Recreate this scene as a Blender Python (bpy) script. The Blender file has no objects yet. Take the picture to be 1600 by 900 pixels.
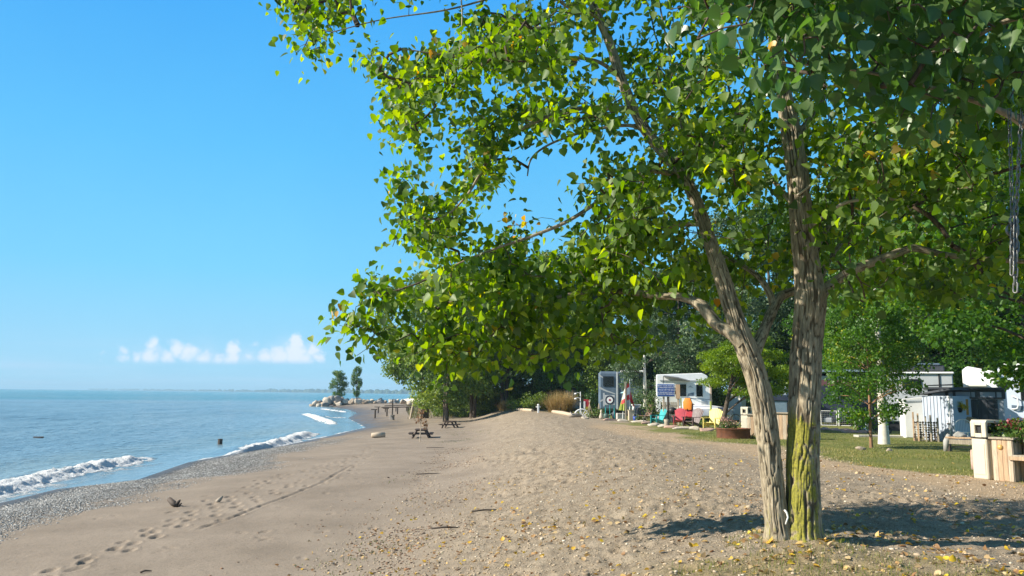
import bpy, math, random
import numpy as np
from mathutils import Vector, Matrix

R = math.radians
scene = bpy.context.scene
COL = scene.collection
rng = np.random.default_rng(7)
random.seed(7)

# ------------------------------------------------------------------ camera
FPX = 1232.0                      # focal length in pixels of the 1600 px wide photograph
EYE = 1.6
PITCH, ROLL = math.atan(166/FPX), R(0.65)
fwd = np.array([0, math.cos(PITCH), math.sin(PITCH)])
rt0 = np.array([1.0, 0, 0]); up0 = np.array([0, -math.sin(PITCH), math.cos(PITCH)])
rt = rt0*math.cos(ROLL) + up0*math.sin(ROLL)
up = up0*math.cos(ROLL) - rt0*math.sin(ROLL)
cam_d = bpy.data.cameras.new('camera'); cam = bpy.data.objects.new('camera', cam_d); COL.objects.link(cam)
cam_d.sensor_width = 36; cam_d.lens = 36*FPX/1600
cam_d.clip_start = 0.05; cam_d.clip_end = 40000
cam.matrix_world = Matrix(((rt[0], up[0], -fwd[0], 0), (rt[1], up[1], -fwd[1], 0), (rt[2], up[2], -fwd[2], EYE), (0, 0, 0, 1)))
scene.camera = cam

def ray(px, py):
    d = fwd*FPX + rt*(px-800) - up*(py-450)
    return d/d[1]
def P(px, py, Y):                 # world point seen at a pixel, at distance Y
    d = ray(px, py); return np.array([d[0]*Y, Y, EYE + d[2]*Y])
def horizon(px): return 606.8 + 0.01134*px
def flat(px, py, z=0.0):          # where a pixel's ray meets height z
    d = ray(px, py); return P(px, py, (z-EYE)/d[2])

# ------------------------------------------------------------------ noise
def _h(ix, iy, seed):
    n = (ix.astype(np.int64)*374761393 + iy.astype(np.int64)*668265263 + seed*974711) & 0x7fffffff
    n = ((n ^ (n >> 13))*1274126177) & 0x7fffffff
    return ((n ^ (n >> 16)) & 0xffff)/65535.0
def vnoise(x, y, seed=0):
    x = np.asarray(x, float); y = np.asarray(y, float)
    ix = np.floor(x); iy = np.floor(y); fx = x-ix; fy = y-iy
    fx = fx*fx*fx*(fx*(fx*6-15)+10); fy = fy*fy*fy*(fy*(fy*6-15)+10)
    a = _h(ix, iy, seed); b = _h(ix+1, iy, seed); c = _h(ix, iy+1, seed); d = _h(ix+1, iy+1, seed)
    return (a*(1-fx)+b*fx)*(1-fy) + (c*(1-fx)+d*fx)*fy - 0.5
def fbm(x, y, seed=0, o=4, g=0.5):
    s = 0; a = 1.0
    for k in range(o):
        s = s + a*vnoise(x*2**k + 17.3*k, y*2**k - 9.1*k, seed+k); a *= g
    return s
def sstep(a, b, x):
    t = np.clip((np.asarray(x, float)-a)/(b-a), 0, 1); return t*t*(3-2*t)
def dist_poly(x, y, pts):
    """distance to a polyline and the parameter 0..1 along it, signed side"""
    pts = np.asarray(pts, float)[:, :2]; best = np.full(np.shape(x), 1e9); par = np.zeros(np.shape(x)); side = np.zeros(np.shape(x))
    seg = np.linalg.norm(np.diff(pts, axis=0), axis=1); cum = np.concatenate([[0], np.cumsum(seg)])
    for i in range(len(pts)-1):
        ax, ay = pts[i]; dx, dy = pts[i+1]-pts[i]; L2 = dx*dx+dy*dy
        t = np.clip(((x-ax)*dx+(y-ay)*dy)/L2, 0, 1)
        d = np.hypot(x-ax-t*dx, y-ay-t*dy); m = d < best
        best = np.where(m, d, best); par = np.where(m, (cum[i]+t*seg[i])/cum[-1], par)
        side = np.where(m, (x-ax)*dy-(y-ay)*dx, side)
    return best, par, np.sign(side)

# ------------------------------------------------------------------ objects
def link(name, mesh, mat=None, parent=None, smooth=True):
    o = bpy.data.objects.new(name, mesh); COL.objects.link(o)
    if mat: mesh.materials.append(mat)
    if smooth and len(mesh.polygons): mesh.polygons.foreach_set('use_smooth', np.ones(len(mesh.polygons), bool))
    if parent is not None: o.parent = parent
    return o
def mesh_np(name, V, F, attrs=None):
    """V (n,3); F list of (m,k) int arrays of equal or mixed k; attrs: name -> (domain, values)"""
    me = bpy.data.meshes.new(name)
    V = np.ascontiguousarray(V, np.float32)
    if not isinstance(F, (list, tuple)): F = [F]
    F = [np.asarray(f, np.int32) for f in F if len(f)]
    nl = sum(f.size for f in F); npoly = sum(len(f) for f in F)
    me.vertices.add(len(V)); me.vertices.foreach_set('co', V.ravel())
    me.loops.add(nl); me.loops.foreach_set('vertex_index', np.concatenate([f.ravel() for f in F]))
    me.polygons.add(npoly)
    tot = np.concatenate([np.full(len(f), f.shape[1], np.int32) for f in F])
    st = np.concatenate([[0], np.cumsum(tot)[:-1]]).astype(np.int32)
    me.polygons.foreach_set('loop_start', st)
    try: me.polygons.foreach_set('loop_total', tot)
    except Exception: pass
    for k, (dom, vals) in (attrs or {}).items():
        a = me.attributes.new(k, 'FLOAT', dom); a.data.foreach_set('value', np.ascontiguousarray(vals, np.float32))
    me.update(calc_edges=True); me.validate()
    return me
def tag(o, label, cat, group=None, kind=None):
    o['label'] = label; o['category'] = cat
    if group: o['group'] = group
    if kind: o['kind'] = kind
    return o
def thing(name, label, cat, loc=(0, 0, 0), rz=0.0, group=None, scale=1.0):
    o = bpy.data.objects.new(name, None); COL.objects.link(o); o.empty_display_size = 0.1
    o.location = loc; o.rotation_euler = (0, 0, rz); o.scale = (scale,)*3
    return tag(o, label, cat, group)
KIDS = {}
def copy_thing(root, label=None, group=None, loc=None, rz=None, scale=None):
    r = root.copy(); COL.objects.link(r)
    if label: r['label'] = label
    if group: r['group'] = group
    if loc is not None: r.location = loc
    if rz is not None: r.rotation_euler = (r.rotation_euler[0], r.rotation_euler[1], rz)
    if scale is not None: r.scale = scale if hasattr(scale, '__len__') else (scale,)*3
    def rec(a, b):
        for ch in [o for o in a.children]:
            c = ch.copy(); COL.objects.link(c); c.parent = b; rec(ch, c)
    rec(root, r)
    return r
def struct(o):
    o['kind'] = 'structure'; return o

class MB:
    """collects simple shapes into one mesh"""
    def __init__(s): s.v = []; s.f = []
    def add(s, vs, fs, mat=None):
        n = len(s.v)
        for p in vs:
            p = Vector(p)
            s.v.append(tuple(mat @ p) if mat is not None else tuple(p))
        s.f += [tuple(i+n for i in f) for f in fs]; return s
    def box(s, c, d, rz=0.0, rx=0.0, ry=0.0, b=0.0):
        x, y, z = d[0]/2, d[1]/2, d[2]/2
        m = Matrix.Translation(c) @ Matrix.Rotation(rz, 4, 'Z') @ Matrix.Rotation(ry, 4, 'Y') @ Matrix.Rotation(rx, 4, 'X')
        b = min(b, 0.49*min(d))
        if b <= 0:
            vs = [(a*x, q*y, w*z) for a in (-1, 1) for q in (-1, 1) for w in (-1, 1)]
            fs = [(0, 1, 3, 2), (4, 6, 7, 5), (0, 4, 5, 1), (2, 3, 7, 6), (0, 2, 6, 4), (1, 5, 7, 3)]
            return s.add(vs, fs, m)
        idx = {}; vs = []
        for a in (-1, 1):
            for q in (-1, 1):
                for w in (-1, 1):
                    for k, p in enumerate(((a*x, q*(y-b), w*(z-b)), (a*(x-b), q*y, w*(z-b)), (a*(x-b), q*(y-b), w*z))):
                        idx[a, q, w, k] = len(vs); vs.append(p)
        fs = []
        S = (-1, 1)
        for a in S:
            f = [idx[a, -1, -1, 0], idx[a, 1, -1, 0], idx[a, 1, 1, 0], idx[a, -1, 1, 0]]; fs.append(f if a > 0 else f[::-1])
            f = [idx[-1, a, -1, 1], idx[1, a, -1, 1], idx[1, a, 1, 1], idx[-1, a, 1, 1]]; fs.append(f[::-1] if a > 0 else f)
            f = [idx[-1, -1, a, 2], idx[1, -1, a, 2], idx[1, 1, a, 2], idx[-1, 1, a, 2]]; fs.append(f if a > 0 else f[::-1])
        for q in S:
            for w in S:
                f = [idx[-1, q, w, 1], idx[1, q, w, 1], idx[1, q, w, 2], idx[-1, q, w, 2]]; fs.append(f if q*w < 0 else f[::-1])
                f = [idx[q, -1, w, 0], idx[q, 1, w, 0], idx[q, 1, w, 2], idx[q, -1, w, 2]]; fs.append(f if q*w > 0 else f[::-1])
                f = [idx[q, w, -1, 0], idx[q, w, 1, 0], idx[q, w, 1, 1], idx[q, w, -1, 1]]; fs.append(f[::-1] if q*w > 0 else f)
        for a in S:
            for q in S:
                for w in S:
                    f = [idx[a, q, w, 0], idx[a, q, w, 1], idx[a, q, w, 2]]; fs.append(f if a*q*w > 0 else f[::-1])
        return s.add(vs, fs, m)
    def tube(s, path, rad, n=8, caps=True, flat=1.0):
        path = [Vector(p) for p in path]
        if not hasattr(rad, '__len__'): rad = [rad]*len(path)
        ref = None; rings = []
        base = len(s.v)
        for i, p in enumerate(path):
            t = (path[min(i+1, len(path)-1)] - path[max(i-1, 0)])
            if t.length < 1e-9: t = Vector((0, 0, 1))
            t.normalize()
            if ref is None:
                ref = Vector((1, 0, 0)) if abs(t.x) < 0.8 else Vector((0, 1, 0))
            a = (ref - t*ref.dot(t)); a.normalize(); b = t.cross(a); ref = a
            for k in range(n):
                an = 2*math.pi*k/n
                s.v.append(tuple(p + a*(math.cos(an)*rad[i]) + b*(math.sin(an)*rad[i]*flat)))
        for i in range(len(path)-1):
            for k in range(n):
                q = base+i*n
                s.f.append((q+k, q+(k+1) % n, q+n+(k+1) % n, q+n+k))
        if caps:
            s.f.append(tuple(base+k for k in range(n))[::-1]); e = base+(len(path)-1)*n
            s.f.append(tuple(e+k for k in range(n)))
        return s
    def lathe(s, prof, n=24, c=(0, 0, 0), sx=1.0, sy=1.0, caps=True):
        base = len(s.v)
        for (r, z) in prof:
            for k in range(n):
                an = 2*math.pi*k/n; s.v.append((c[0]+r*sx*math.cos(an), c[1]+r*sy*math.sin(an), c[2]+z))
        for i in range(len(prof)-1):
            for k in range(n):
                q = base+i*n; s.f.append((q+k, q+(k+1) % n, q+n+(k+1) % n, q+n+k))
        if caps:
            s.f.append(tuple(base+k for k in range(n))[::-1]); e = base+(len(prof)-1)*n
            s.f.append(tuple(e+k for k in range(n)))
        return s
    def prism(s, poly, axis, a, b):
        """poly of 2D points extruded along axis ('x','y','z') from a to b"""
        def pt(u, v, w): return {'x': (w, u, v), 'y': (u, w, v), 'z': (u, v, w)}[axis]
        n = len(poly)
        vs = [pt(u, v, a) for u, v in poly]+[pt(u, v, b) for u, v in poly]
        fs = [tuple(range(n))[::-1], tuple(range(n, 2*n))]+[(i, (i+1) % n, n+(i+1) % n, n+i) for i in range(n)]
        return s.add(vs, fs)
    def torus(s, c, Rr, r, n=20, m=8, axis='y', arc=(0, 2*math.pi)):
        full = abs(arc[1]-arc[0]-2*math.pi) < 1e-6
        pts = []
        for i in range(n+(0 if full else 1)):
            an = arc[0]+(arc[1]-arc[0])*i/n
            u, v = Rr*math.cos(an), Rr*math.sin(an)
            pts.append({'y': (c[0]+u, c[1], c[2]+v), 'z': (c[0]+u, c[1]+v, c[2]), 'x': (c[0], c[1]+u, c[2]+v)}[axis])
        if full: pts += pts[:2]
        return s.tube(pts, r, m, caps=not full)
    def build(s, name, mat=None, parent=None, smooth=False, bevel=0.0):
        me = bpy.data.meshes.new(name); me.from_pydata(s.v, [], s.f); me.validate(); me.update()
        import bmesh
        bm = bmesh.new(); bm.from_mesh(me); bmesh.ops.recalc_face_normals(bm, faces=bm.faces); bm.to_mesh(me); bm.free()
        o = link(name, me, mat, parent, smooth)
        if bevel > 0:
            b = o.modifiers.new('bevel', 'BEVEL'); b.width = bevel; b.segments = 2; b.limit_method = 'ANGLE'
        return o

# ------------------------------------------------------------------ materials
MATS = {}
def nodes_of(m):
    m.use_nodes = True; nt = m.node_tree; return nt, nt.nodes, nt.links, nt.nodes['Principled BSDF']
def ramp(nt, stops, interp='LINEAR'):
    r = nt.nodes.new('ShaderNodeValToRGB'); r.color_ramp.interpolation = interp
    els = r.color_ramp.elements
    while len(els) < len(stops): els.new(0.5)
    for e, (p, c) in zip(els, stops): e.position = p; e.color = (*c, 1)
    return r
def math_n(nt, op, a, b=None, c=None, clamp=False):
    n = nt.nodes.new('ShaderNodeMath'); n.operation = op; n.use_clamp = clamp
    for i, v in enumerate((a, b, c)):
        if v is None: continue
        if isinstance(v, (int, float)): n.inputs[i].default_value = v
        else: nt.links.new(v, n.inputs[i])
    return n.outputs[0]
def mix_c(nt, fac, a, b, blend='MIX'):
    n = nt.nodes.new('ShaderNodeMix'); n.data_type = 'RGBA'; n.blend_type = blend
    for i, v in ((0, fac), (6, a), (7, b)):
        if isinstance(v, (int, float)): n.inputs[i].default_value = v
        elif isinstance(v, tuple): n.inputs[i].default_value = (*v, 1)
        else: nt.links.new(v, n.inputs[i])
    return n.outputs[2]
def noise_n(nt, vec, scale, detail=4, rough=0.55, dist=0.0, out=0):
    n = nt.nodes.new('ShaderNodeTexNoise'); n.inputs['Scale'].default_value = scale; n.inputs['Detail'].default_value = detail
    n.inputs['Roughness'].default_value = rough; n.inputs['Distortion'].default_value = dist
    if vec is not None: nt.links.new(vec, n.inputs['Vector'])
    return n.outputs[out]
def attr(nt, name):
    a = nt.nodes.new('ShaderNodeAttribute'); a.attribute_name = name; return a.outputs['Fac']
def mapped(nt, src, scale):
    m = nt.nodes.new('ShaderNodeMapping'); m.inputs['Scale'].default_value = scale; nt.links.new(src, m.inputs['Vector']); return m.outputs[0]
def M(name, col, rough=0.55, var=0.18, scale=6.0, bump=0.15, bscale=30.0, metallic=0.0, stretch=(1, 1, 1), dirt=0.0, dirtcol=(0.12, 0.09, 0.06), bdist=0.01, coat=0.0):
    if name in MATS: return MATS[name]
    m = bpy.data.materials.new(name); nt, N, L, b = nodes_of(m)
    tc = N.new('ShaderNodeTexCoord').outputs['Object']
    v = mapped(nt, tc, stretch)
    f = noise_n(nt, v, scale, 5, 0.6)
    lo = tuple(max(0, c*(1-var)) for c in col); hi = tuple(min(1, c*(1+var)) for c in col)
    r = ramp(nt, [(0.3, lo), (0.7, hi)]); L.new(f, r.inputs[0]); c = r.outputs[0]
    if dirt > 0:
        d = noise_n(nt, v, scale*0.35, 6, 0.7); dr = ramp(nt, [(0.5, (0, 0, 0)), (0.75, (dirt,)*3)]); L.new(d, dr.inputs[0])
        c = mix_c(nt, dr.outputs[0], c, dirtcol)
    L.new(c, b.inputs['Base Color'])
    rr = math_n(nt, 'MULTIPLY_ADD', f, 0.25, rough-0.12, clamp=True); L.new(rr, b.inputs['Roughness'])
    b.inputs['Metallic'].default_value = metallic; b.inputs['Coat Weight'].default_value = coat
    if bump > 0:
        bn = N.new('ShaderNodeBump'); bn.inputs['Strength'].default_value = bump; bn.inputs['Distance'].default_value = bdist
        L.new(noise_n(nt, v, bscale, 5, 0.6), bn.inputs['Height']); L.new(bn.outputs[0], b.inputs['Normal'])
    MATS[name] = m; return m
def wood(name, col, grain=(14, 14, 1.2), rough=0.75, var=0.35, bump=0.5, scale=4.0):
    return M(name, col, rough, var, scale, bump, 6.0, stretch=grain, dirt=0.6, dirtcol=tuple(c*0.45 for c in col))
def leafmat(name, stops, trans=0.35, tcol=1.9, rough=0.45, spec=0.4, pale=0.0):
    """stops over the per-leaf 'tint' attribute"""
    if name in MATS: return MATS[name]
    m = bpy.data.materials.new(name); nt, N, L, b = nodes_of(m)
    r = ramp(nt, stops); L.new(attr(nt, 'tint'), r.inputs[0])
    base = r.outputs[0]
    if pale:                       # the matt underside of a poplar leaf is paler than its glossy upper face
        geo = N.new('ShaderNodeNewGeometry'); base = mix_c(nt, math_n(nt, 'MULTIPLY', geo.outputs['Backfacing'], pale), base, (0.20, 0.27, 0.115))
    L.new(base, b.inputs['Base Color']); b.inputs['Roughness'].default_value = rough
    b.inputs['Specular IOR Level'].default_value = spec
    t = N.new('ShaderNodeBsdfTranslucent')
    hs = N.new('ShaderNodeHueSaturation'); hs.inputs['Value'].default_value = tcol; hs.inputs['Hue'].default_value = 0.484; hs.inputs['Saturation'].default_value = 1.1
    L.new(r.outputs[0], hs.inputs['Color']); L.new(hs.outputs[0], t.inputs['Color'])
    mx = N.new('ShaderNodeMixShader'); mx.inputs[0].default_value = trans
    L.new(b.outputs[0], mx.inputs[1]); L.new(t.outputs[0], mx.inputs[2]); L.new(mx.outputs[0], N['Material Output'].inputs['Surface'])
    MATS[name] = m; return m
# ------------------------------------------------------------------ light and sky
SUN_EL, SUN_AZ = R(31), R(-98)           # azimuth measured from +Y towards +X
sun_dir = Vector((math.sin(SUN_AZ)*math.cos(SUN_EL), math.cos(SUN_AZ)*math.cos(SUN_EL), math.sin(SUN_EL)))
sl = bpy.data.lights.new('sun', 'SUN'); so = bpy.data.objects.new('sun', sl); COL.objects.link(so)
sl.energy = 5.0; sl.angle = R(0.55); sl.color = (1.0, 0.92, 0.78)
so.rotation_euler = sun_dir.to_track_quat('Z', 'Y').to_euler(); so.location = (-40, -10, 40)
scene.view_settings.view_transform = 'Standard'; scene.view_settings.look = 'None'
scene.view_settings.gamma = 1; scene.view_settings.use_curve_mapping = False
scene.view_settings.exposure = 0.80

world = bpy.data.worlds.new('World'); scene.world = world; world.use_nodes = True
nt = world.node_tree; N = nt.nodes; L = nt.links
bg = N['Background']; bg.inputs['Strength'].default_value = 0.14
sky = N.new('ShaderNodeTexSky'); sky.sky_type = 'NISHITA'; sky.sun_disc = False
sky.sun_elevation = SUN_EL; sky.sun_rotation = SUN_AZ % (2*math.pi)
sky.air_density = 1.0; sky.dust_density = 0.3; sky.ozone_density = 2.2; sky.altitude = 0
hs = N.new('ShaderNodeHueSaturation'); hs.inputs['Saturation'].default_value = 0.80; hs.inputs['Hue'].default_value = 0.488; hs.inputs['Value'].default_value = 1.0
L.new(sky.outputs[0], hs.inputs['Color'])
hs.inputs['Value'].default_value = 0.50
# the lower sky is a clean, bright cyan morning blue that pales towards the lake
tc0 = N.new('ShaderNodeTexCoord'); sp0 = N.new('ShaderNodeSeparateXYZ'); L.new(tc0.outputs['Generated'], sp0.inputs[0])
mr0 = N.new('ShaderNodeMapRange'); mr0.inputs[1].default_value = 0.0; mr0.inputs[2].default_value = 0.56; L.new(sp0.outputs[2], mr0.inputs[0])
low = ramp(nt, [(0.0, (1.60, 3.05, 4.1)), (0.10, (1.32, 2.95, 4.2)), (0.26, (0.80, 2.75, 4.3)), (0.52, (0.46, 2.32, 4.3)), (0.85, (0.20, 1.75, 4.2)), (1.0, (0.15, 1.45, 3.8))]); L.new(mr0.outputs[0], low.inputs[0])
hi0 = N.new('ShaderNodeMapRange'); hi0.interpolation_type = 'SMOOTHSTEP'; hi0.inputs[1].default_value = 0.46; hi0.inputs[2].default_value = 0.68; L.new(sp0.outputs[2], hi0.inputs[0])
graded = mix_c(nt, hi0.outputs[0], mix_c(nt, 0.92, hs.outputs[0], low.outputs[0]), hs.outputs[0])
# low fair-weather cumulus far out over the lake, given as directions (tangent of azimuth and of elevation)
tc = N.new('ShaderNodeTexCoord'); sp = N.new('ShaderNodeSeparateXYZ'); L.new(tc.outputs['Generated'], sp.inputs[0])
ay = math_n(nt, 'MAXIMUM', sp.outputs[1], 0.02)
u = math_n(nt, 'DIVIDE', sp.outputs[0], ay); w = math_n(nt, 'DIVIDE', sp.outputs[2], ay)
cb = N.new('ShaderNodeCombineXYZ'); L.new(u, cb.inputs[0]); L.new(w, cb.inputs[1])
n1 = noise_n(nt, cb.outputs[0], 55, 6, 0.62, 0.3, out=1)
vs = N.new('ShaderNodeVectorMath'); vs.operation = 'SUBTRACT'; L.new(n1, vs.inputs[0]); vs.inputs[1].default_value = (0.5, 0.5, 0.5)
vm = N.new('ShaderNodeVectorMath'); vm.operation = 'MULTIPLY_ADD'; L.new(vs.outputs[0], vm.inputs[0]); vm.inputs[1].default_value = (0.026, 0.026, 0); L.new(cb.outputs[0], vm.inputs[2])
PUFFS = [(160, 548, 7, .35), (160, 560, 7, .25), (191, 548, 11, .6), (192, 562, 12, .55), (214, 562, 15, .7), (237, 539, 13, .8), (236, 557, 20, .8), (262, 558, 15, .8), (277, 546, 15, 1.), (295, 553, 18, .9),
         (318, 561, 17, .8), (342, 563, 15, .8), (363, 548, 15, 1.1), (362, 562, 18, 1.), (397, 537, 9, .4), (392, 560, 14, .6), (416, 556, 17, .9), (436, 556, 20, 1.), (462, 536, 14, 1.2), (460, 554, 22, 1.2),
         (490, 548, 15, 1.), (500, 561, 13, .8), (476, 563, 18, .9), (225, 567, 34, .38), (318, 567, 44, .40), (385, 566, 36, .38), (445, 565, 50, .5), (480, 556, 26, .6)]
fld = None
for px, py, rad, wt in PUFFS:
    d = ray(px, py); c = (d[0], d[2], 0)
    dn = N.new('ShaderNodeVectorMath'); dn.operation = 'DISTANCE'; L.new(vm.outputs[0], dn.inputs[0]); dn.inputs[1].default_value = c
    k = math_n(nt, 'MULTIPLY_ADD', dn.outputs['Value'], -wt*FPX/rad/1.25, wt, clamp=True)
    fld = k if fld is None else math_n(nt, 'SMOOTH_MAX', fld, k, 0.12)
base_v = ray(330, 570)[2]
slope = (ray(500, 570)[2]-ray(160, 570)[2])/(ray(500, 570)[0]-ray(160, 570)[0])
hb = math_n(nt, 'SUBTRACT', math_n(nt, 'MULTIPLY_ADD', u, -slope, w), base_v - slope*ray(330, 570)[0])
gate = N.new('ShaderNodeMapRange'); gate.interpolation_type = 'SMOOTHSTEP'; gate.inputs[1].default_value = -0.002; gate.inputs[2].default_value = 0.008; L.new(hb, gate.inputs[0])
cf = N.new('ShaderNodeMapRange'); cf.interpolation_type = 'SMOOTHSTEP'; cf.inputs[1].default_value = 0.06; cf.inputs[2].default_value = 0.80; L.new(fld, cf.inputs[0])
cm = math_n(nt, 'MULTIPLY', math_n(nt, 'MULTIPLY', cf.outputs[0], gate.outputs[0]), math_n(nt, 'GREATER_THAN', sp.outputs[1], 0.1))
cm = math_n(nt, 'MULTIPLY', cm, 0.78)
# thin pale streaks of vapour low over the water and a hint of unevenness higher up
st_ = noise_n(nt, mapped(nt, cb.outputs[0], (1.6, 26, 1)), 2.2, 5, .6); sr = ramp(nt, [(.46, (0, 0, 0)), (.72, (1, 1, 1))]); L.new(st_, sr.inputs[0])
lowm = N.new('ShaderNodeMapRange'); lowm.interpolation_type = 'SMOOTHSTEP'; lowm.inputs[1].default_value = .012; lowm.inputs[2].default_value = .075; lowm.inputs[3].default_value = 1; lowm.inputs[4].default_value = 0; L.new(sp.outputs[2], lowm.inputs[0])
graded = mix_c(nt, math_n(nt, 'MULTIPLY', math_n(nt, 'MULTIPLY', sr.outputs[0], lowm.outputs[0]), .38), graded, (2.6, 3.25, 4.2))
uv = noise_n(nt, tc.outputs['Generated'], 3.0, 4, .55); ur = ramp(nt, [(.3, (.965, .97, .985)), (.7, (1.04, 1.03, 1.01))]); L.new(uv, ur.inputs[0]); graded = mix_c(nt, 1, graded, ur.outputs[0], 'MULTIPLY')
skyc = mix_c(nt, cm, graded, (4.0, 4.1, 4.7))
L.new(skyc, bg.inputs['Color'])

# ------------------------------------------------------------------ terrain
ZW = -1.8                                           # lake level
_sh = [flat(px, py, ZW)[:2] for px, py in ((0, 788), (100, 763), (220, 750), (300, 722), (400, 703), (440, 697), (514, 682), (575, 667.5),
                                           (546, 653), (560, 645.5), (546, 640), (519, 635), (486, 632.8))]
_sh = [(-15.2, -60), (-15.0, 8)] + [tuple(p) for p in _sh]
_yt = _sh[-1][1]
_sh += [(_sh[-1][0]-1.5, _yt+3), (_sh[-1][0]+2, _yt+7), (-32, _yt+16), (-25, _yt+26), (-22, _yt+60), (-25, 600), (-60, 9000)]
_shY = np.array([p[1] for p in _sh]); _shX = np.array([p[0] for p in _sh])
assert np.all(np.diff(_shY) > 0), _shY
def shoreX(y): return np.interp(y, _shY, _shX)
_lw = [flat(px, py)[:2] for px, py in ((1000, 673), (1060, 684), (1120, 690), (1180, 695), (1280, 713), (1340, 728), (1420, 739), (1500, 744), (1540, 752), (1620, 768))]
_lw = [(4.2, 90), (5.2, 70), (6.4, 55), (6.3, 45)] + [tuple(p) for p in _lw] + [(10.5, 10), (14, 4), (18, -8)]
_lw = sorted(_lw, key=lambda p: p[1]); _lwY = np.array([p[1] for p in _lw]); _lwX = np.array([p[0] for p in _lw])
def lawnX(y): return np.interp(y, _lwY, _lwX)
_bf = [(-3.0, -20), (-2.6, 4), (-2.0, 8), (-1.7, 14), (-1.6, 25), (-1.8, 37), (-2.2, 50), (-2.8, 75), (-4.5, 100), (-9, 140), (-14, 230), (-14, 9000)]
def footX(y): return np.interp(y, [p[1] for p in _bf], [p[0] for p in _bf])

def macro(x, y):
    s = x - shoreX(y); f = footX(y)
    wob = 0.8*fbm(x*0.22, y*0.16, 3, 3)
    zb = ZW + np.where(s > 0, 0.86*(1-np.exp(-np.maximum(s, 0)/7.5)), 0.10*np.maximum(s, -40))
    zb = np.where(s > 0, zb, np.maximum(zb, -6.0))
    t = sstep(-1.4, 5.4, x - f + wob)
    z = zb*(1-t) + 0.0*t
    far = sstep(120, 200, y)
    z = z + 0.12*fbm(x*0.12, y*0.12, 11, 3)*t*(1-sstep(3, 9, x))*(1-far)
    # a low crest of heaped sand further along
    z = z + 0.27*np.exp(-((x-f-2.6)/2.8)**2)*sstep(45, 85, y)*(1-far)
    # a little mound round the twin trunks
    z = z + 0.10*np.exp(-((x-TRX)**2+(y-TRY)**2)/0.9)
    return z
TRX, TRY, _ = flat(1240, 856)
# footprints and a drag mark in the damp sand
PRINTS = []
def _trail(pts, step, wob, seed, size=1.0):
    r = np.random.default_rng(seed)
    g = np.array([flat(px, py, -1.1)[:2] for px, py in pts])
    seg = np.linalg.norm(np.diff(g, axis=0), axis=1); cum = np.concatenate([[0], np.cumsum(seg)]); d = 0.2; k = 0
    while d < cum[-1]:
        x = np.interp(d, cum, g[:, 0]); y = np.interp(d, cum, g[:, 1]); x2 = np.interp(d+0.1, cum, g[:, 0]); y2 = np.interp(d+0.1, cum, g[:, 1])
        a = math.atan2(y2-y, x2-x); o = (0.13 if k % 2 else -0.13)+r.normal(0, wob)
        PRINTS.append((x-math.sin(a)*o, y+math.cos(a)*o, a+r.normal(0, .15), size*r.uniform(.85, 1.15), r.uniform(.6, 1.1)))
        d += step*r.uniform(.85, 1.2); k += 1
_trail([(55, 895), (200, 832), (330, 782), (450, 735), (560, 708), (586, 690)], .62, .06, 1)
_trail([(95, 880), (190, 853), (262, 818), (352, 790), (480, 742), (545, 716)], .7, .08, 2)
_trail([(330, 815), (420, 775), (500, 750), (560, 722), (592, 700)], .75, .12, 3, .9)
_trail([(250, 790), (350, 762), (420, 740), (520, 715)], .95, .1, 4, .9)
_rp = np.random.default_rng(8)
for _ in range(150):
    _y = _rp.uniform(9, 48); _x = footX(np.array(_y))-_rp.uniform(.5, 8.5)*min(1, 7/_y+.55); PRINTS.append((float(_x), _y, _rp.uniform(0, 6.28), _rp.uniform(.6, 1.0), _rp.uniform(.2, .6)))
for _ in range(46):
    _y = _rp.uniform(6, 30); _x = footX(np.array(_y))+_rp.uniform(1, 9); PRINTS.append((float(_x), _y, _rp.uniform(0, 6.28), _rp.uniform(.8, 1.2), _rp.uniform(.5, 1.1)))
GROOVE = [flat(px, py, -1.1)[:2] for px, py in ((300, 822), (352, 806), (400, 787), (452, 769), (505, 749), (530, 734), (548, 722))]
def micro(x, y):
    f = footX(y); t = sstep(-0.6, 2.0, x - f + 0.8*fbm(x*0.22, y*0.16, 3, 3)); s = x-shoreX(y)
    lx = lawnX(y); pathm = sstep(-3.0, -1.6, x-lx)
    r = np.hypot(x, y)
    amp = t*(1-0.75*pathm)*(1-0.4*sstep(60, 120, y))*np.clip(.85+1.5*fbm(x*.33, y*.25, 25, 2), .3, 1.5)
    a1 = fbm(x*1.6+0.4*y, y*1.6, 21, 3, .55)
    a2 = fbm(x*5.2, y*4.4, 31, 3, .6)
    pit = -np.clip(vnoise(x*3.1, y*2.6, 77)-0.16, 0, 1)*0.22
    pit2 = -np.clip(vnoise(x*6.1, y*5.0, 78)-0.18, 0, 1)*0.12
    z = amp*(0.030*a1 + 0.032*a2 + pit*0.45 + pit2*.9 + 0.022*vnoise(x*11, y*9, 36))
    z = z + (1-t)*sstep(0, 3, s)*(0.012*fbm(x*1.1, y*1.1, 41, 3) + 0.006*vnoise(x*7, y*7, 43))
    b = (1-t)*(s > 1)
    for (px, py, a, sz, dep) in PRINTS:
        m = (np.abs(x-px) < .4) & (np.abs(y-py) < .4)
        if not m.any(): continue
        dx = x[m]-px; dy = y[m]-py; uu = (dx*math.cos(a)+dy*math.sin(a))/(.17*sz); vv = (-dx*math.sin(a)+dy*math.cos(a))/(.085*sz)
        q = uu*uu+vv*vv
        z[m] += dep*(-0.05*np.exp(-q**1.5)+0.018*np.exp(-((np.sqrt(q)-1.5)/.35)**2))
    d, par, side = dist_poly(x, y, GROOVE)
    z = z + np.where(b, -0.032*np.exp(-(d/.045)**2)+0.010*np.exp(-((d-.11)/.05)**2), 0)*sstep(0, .05, par)*(1-sstep(.95, 1, par))
    # swash ridge of pebbles
    z = z + 0.05*np.exp(-((s-2.6)/1.0)**2)*(1-sstep(45, 60, y))
    return z
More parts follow.
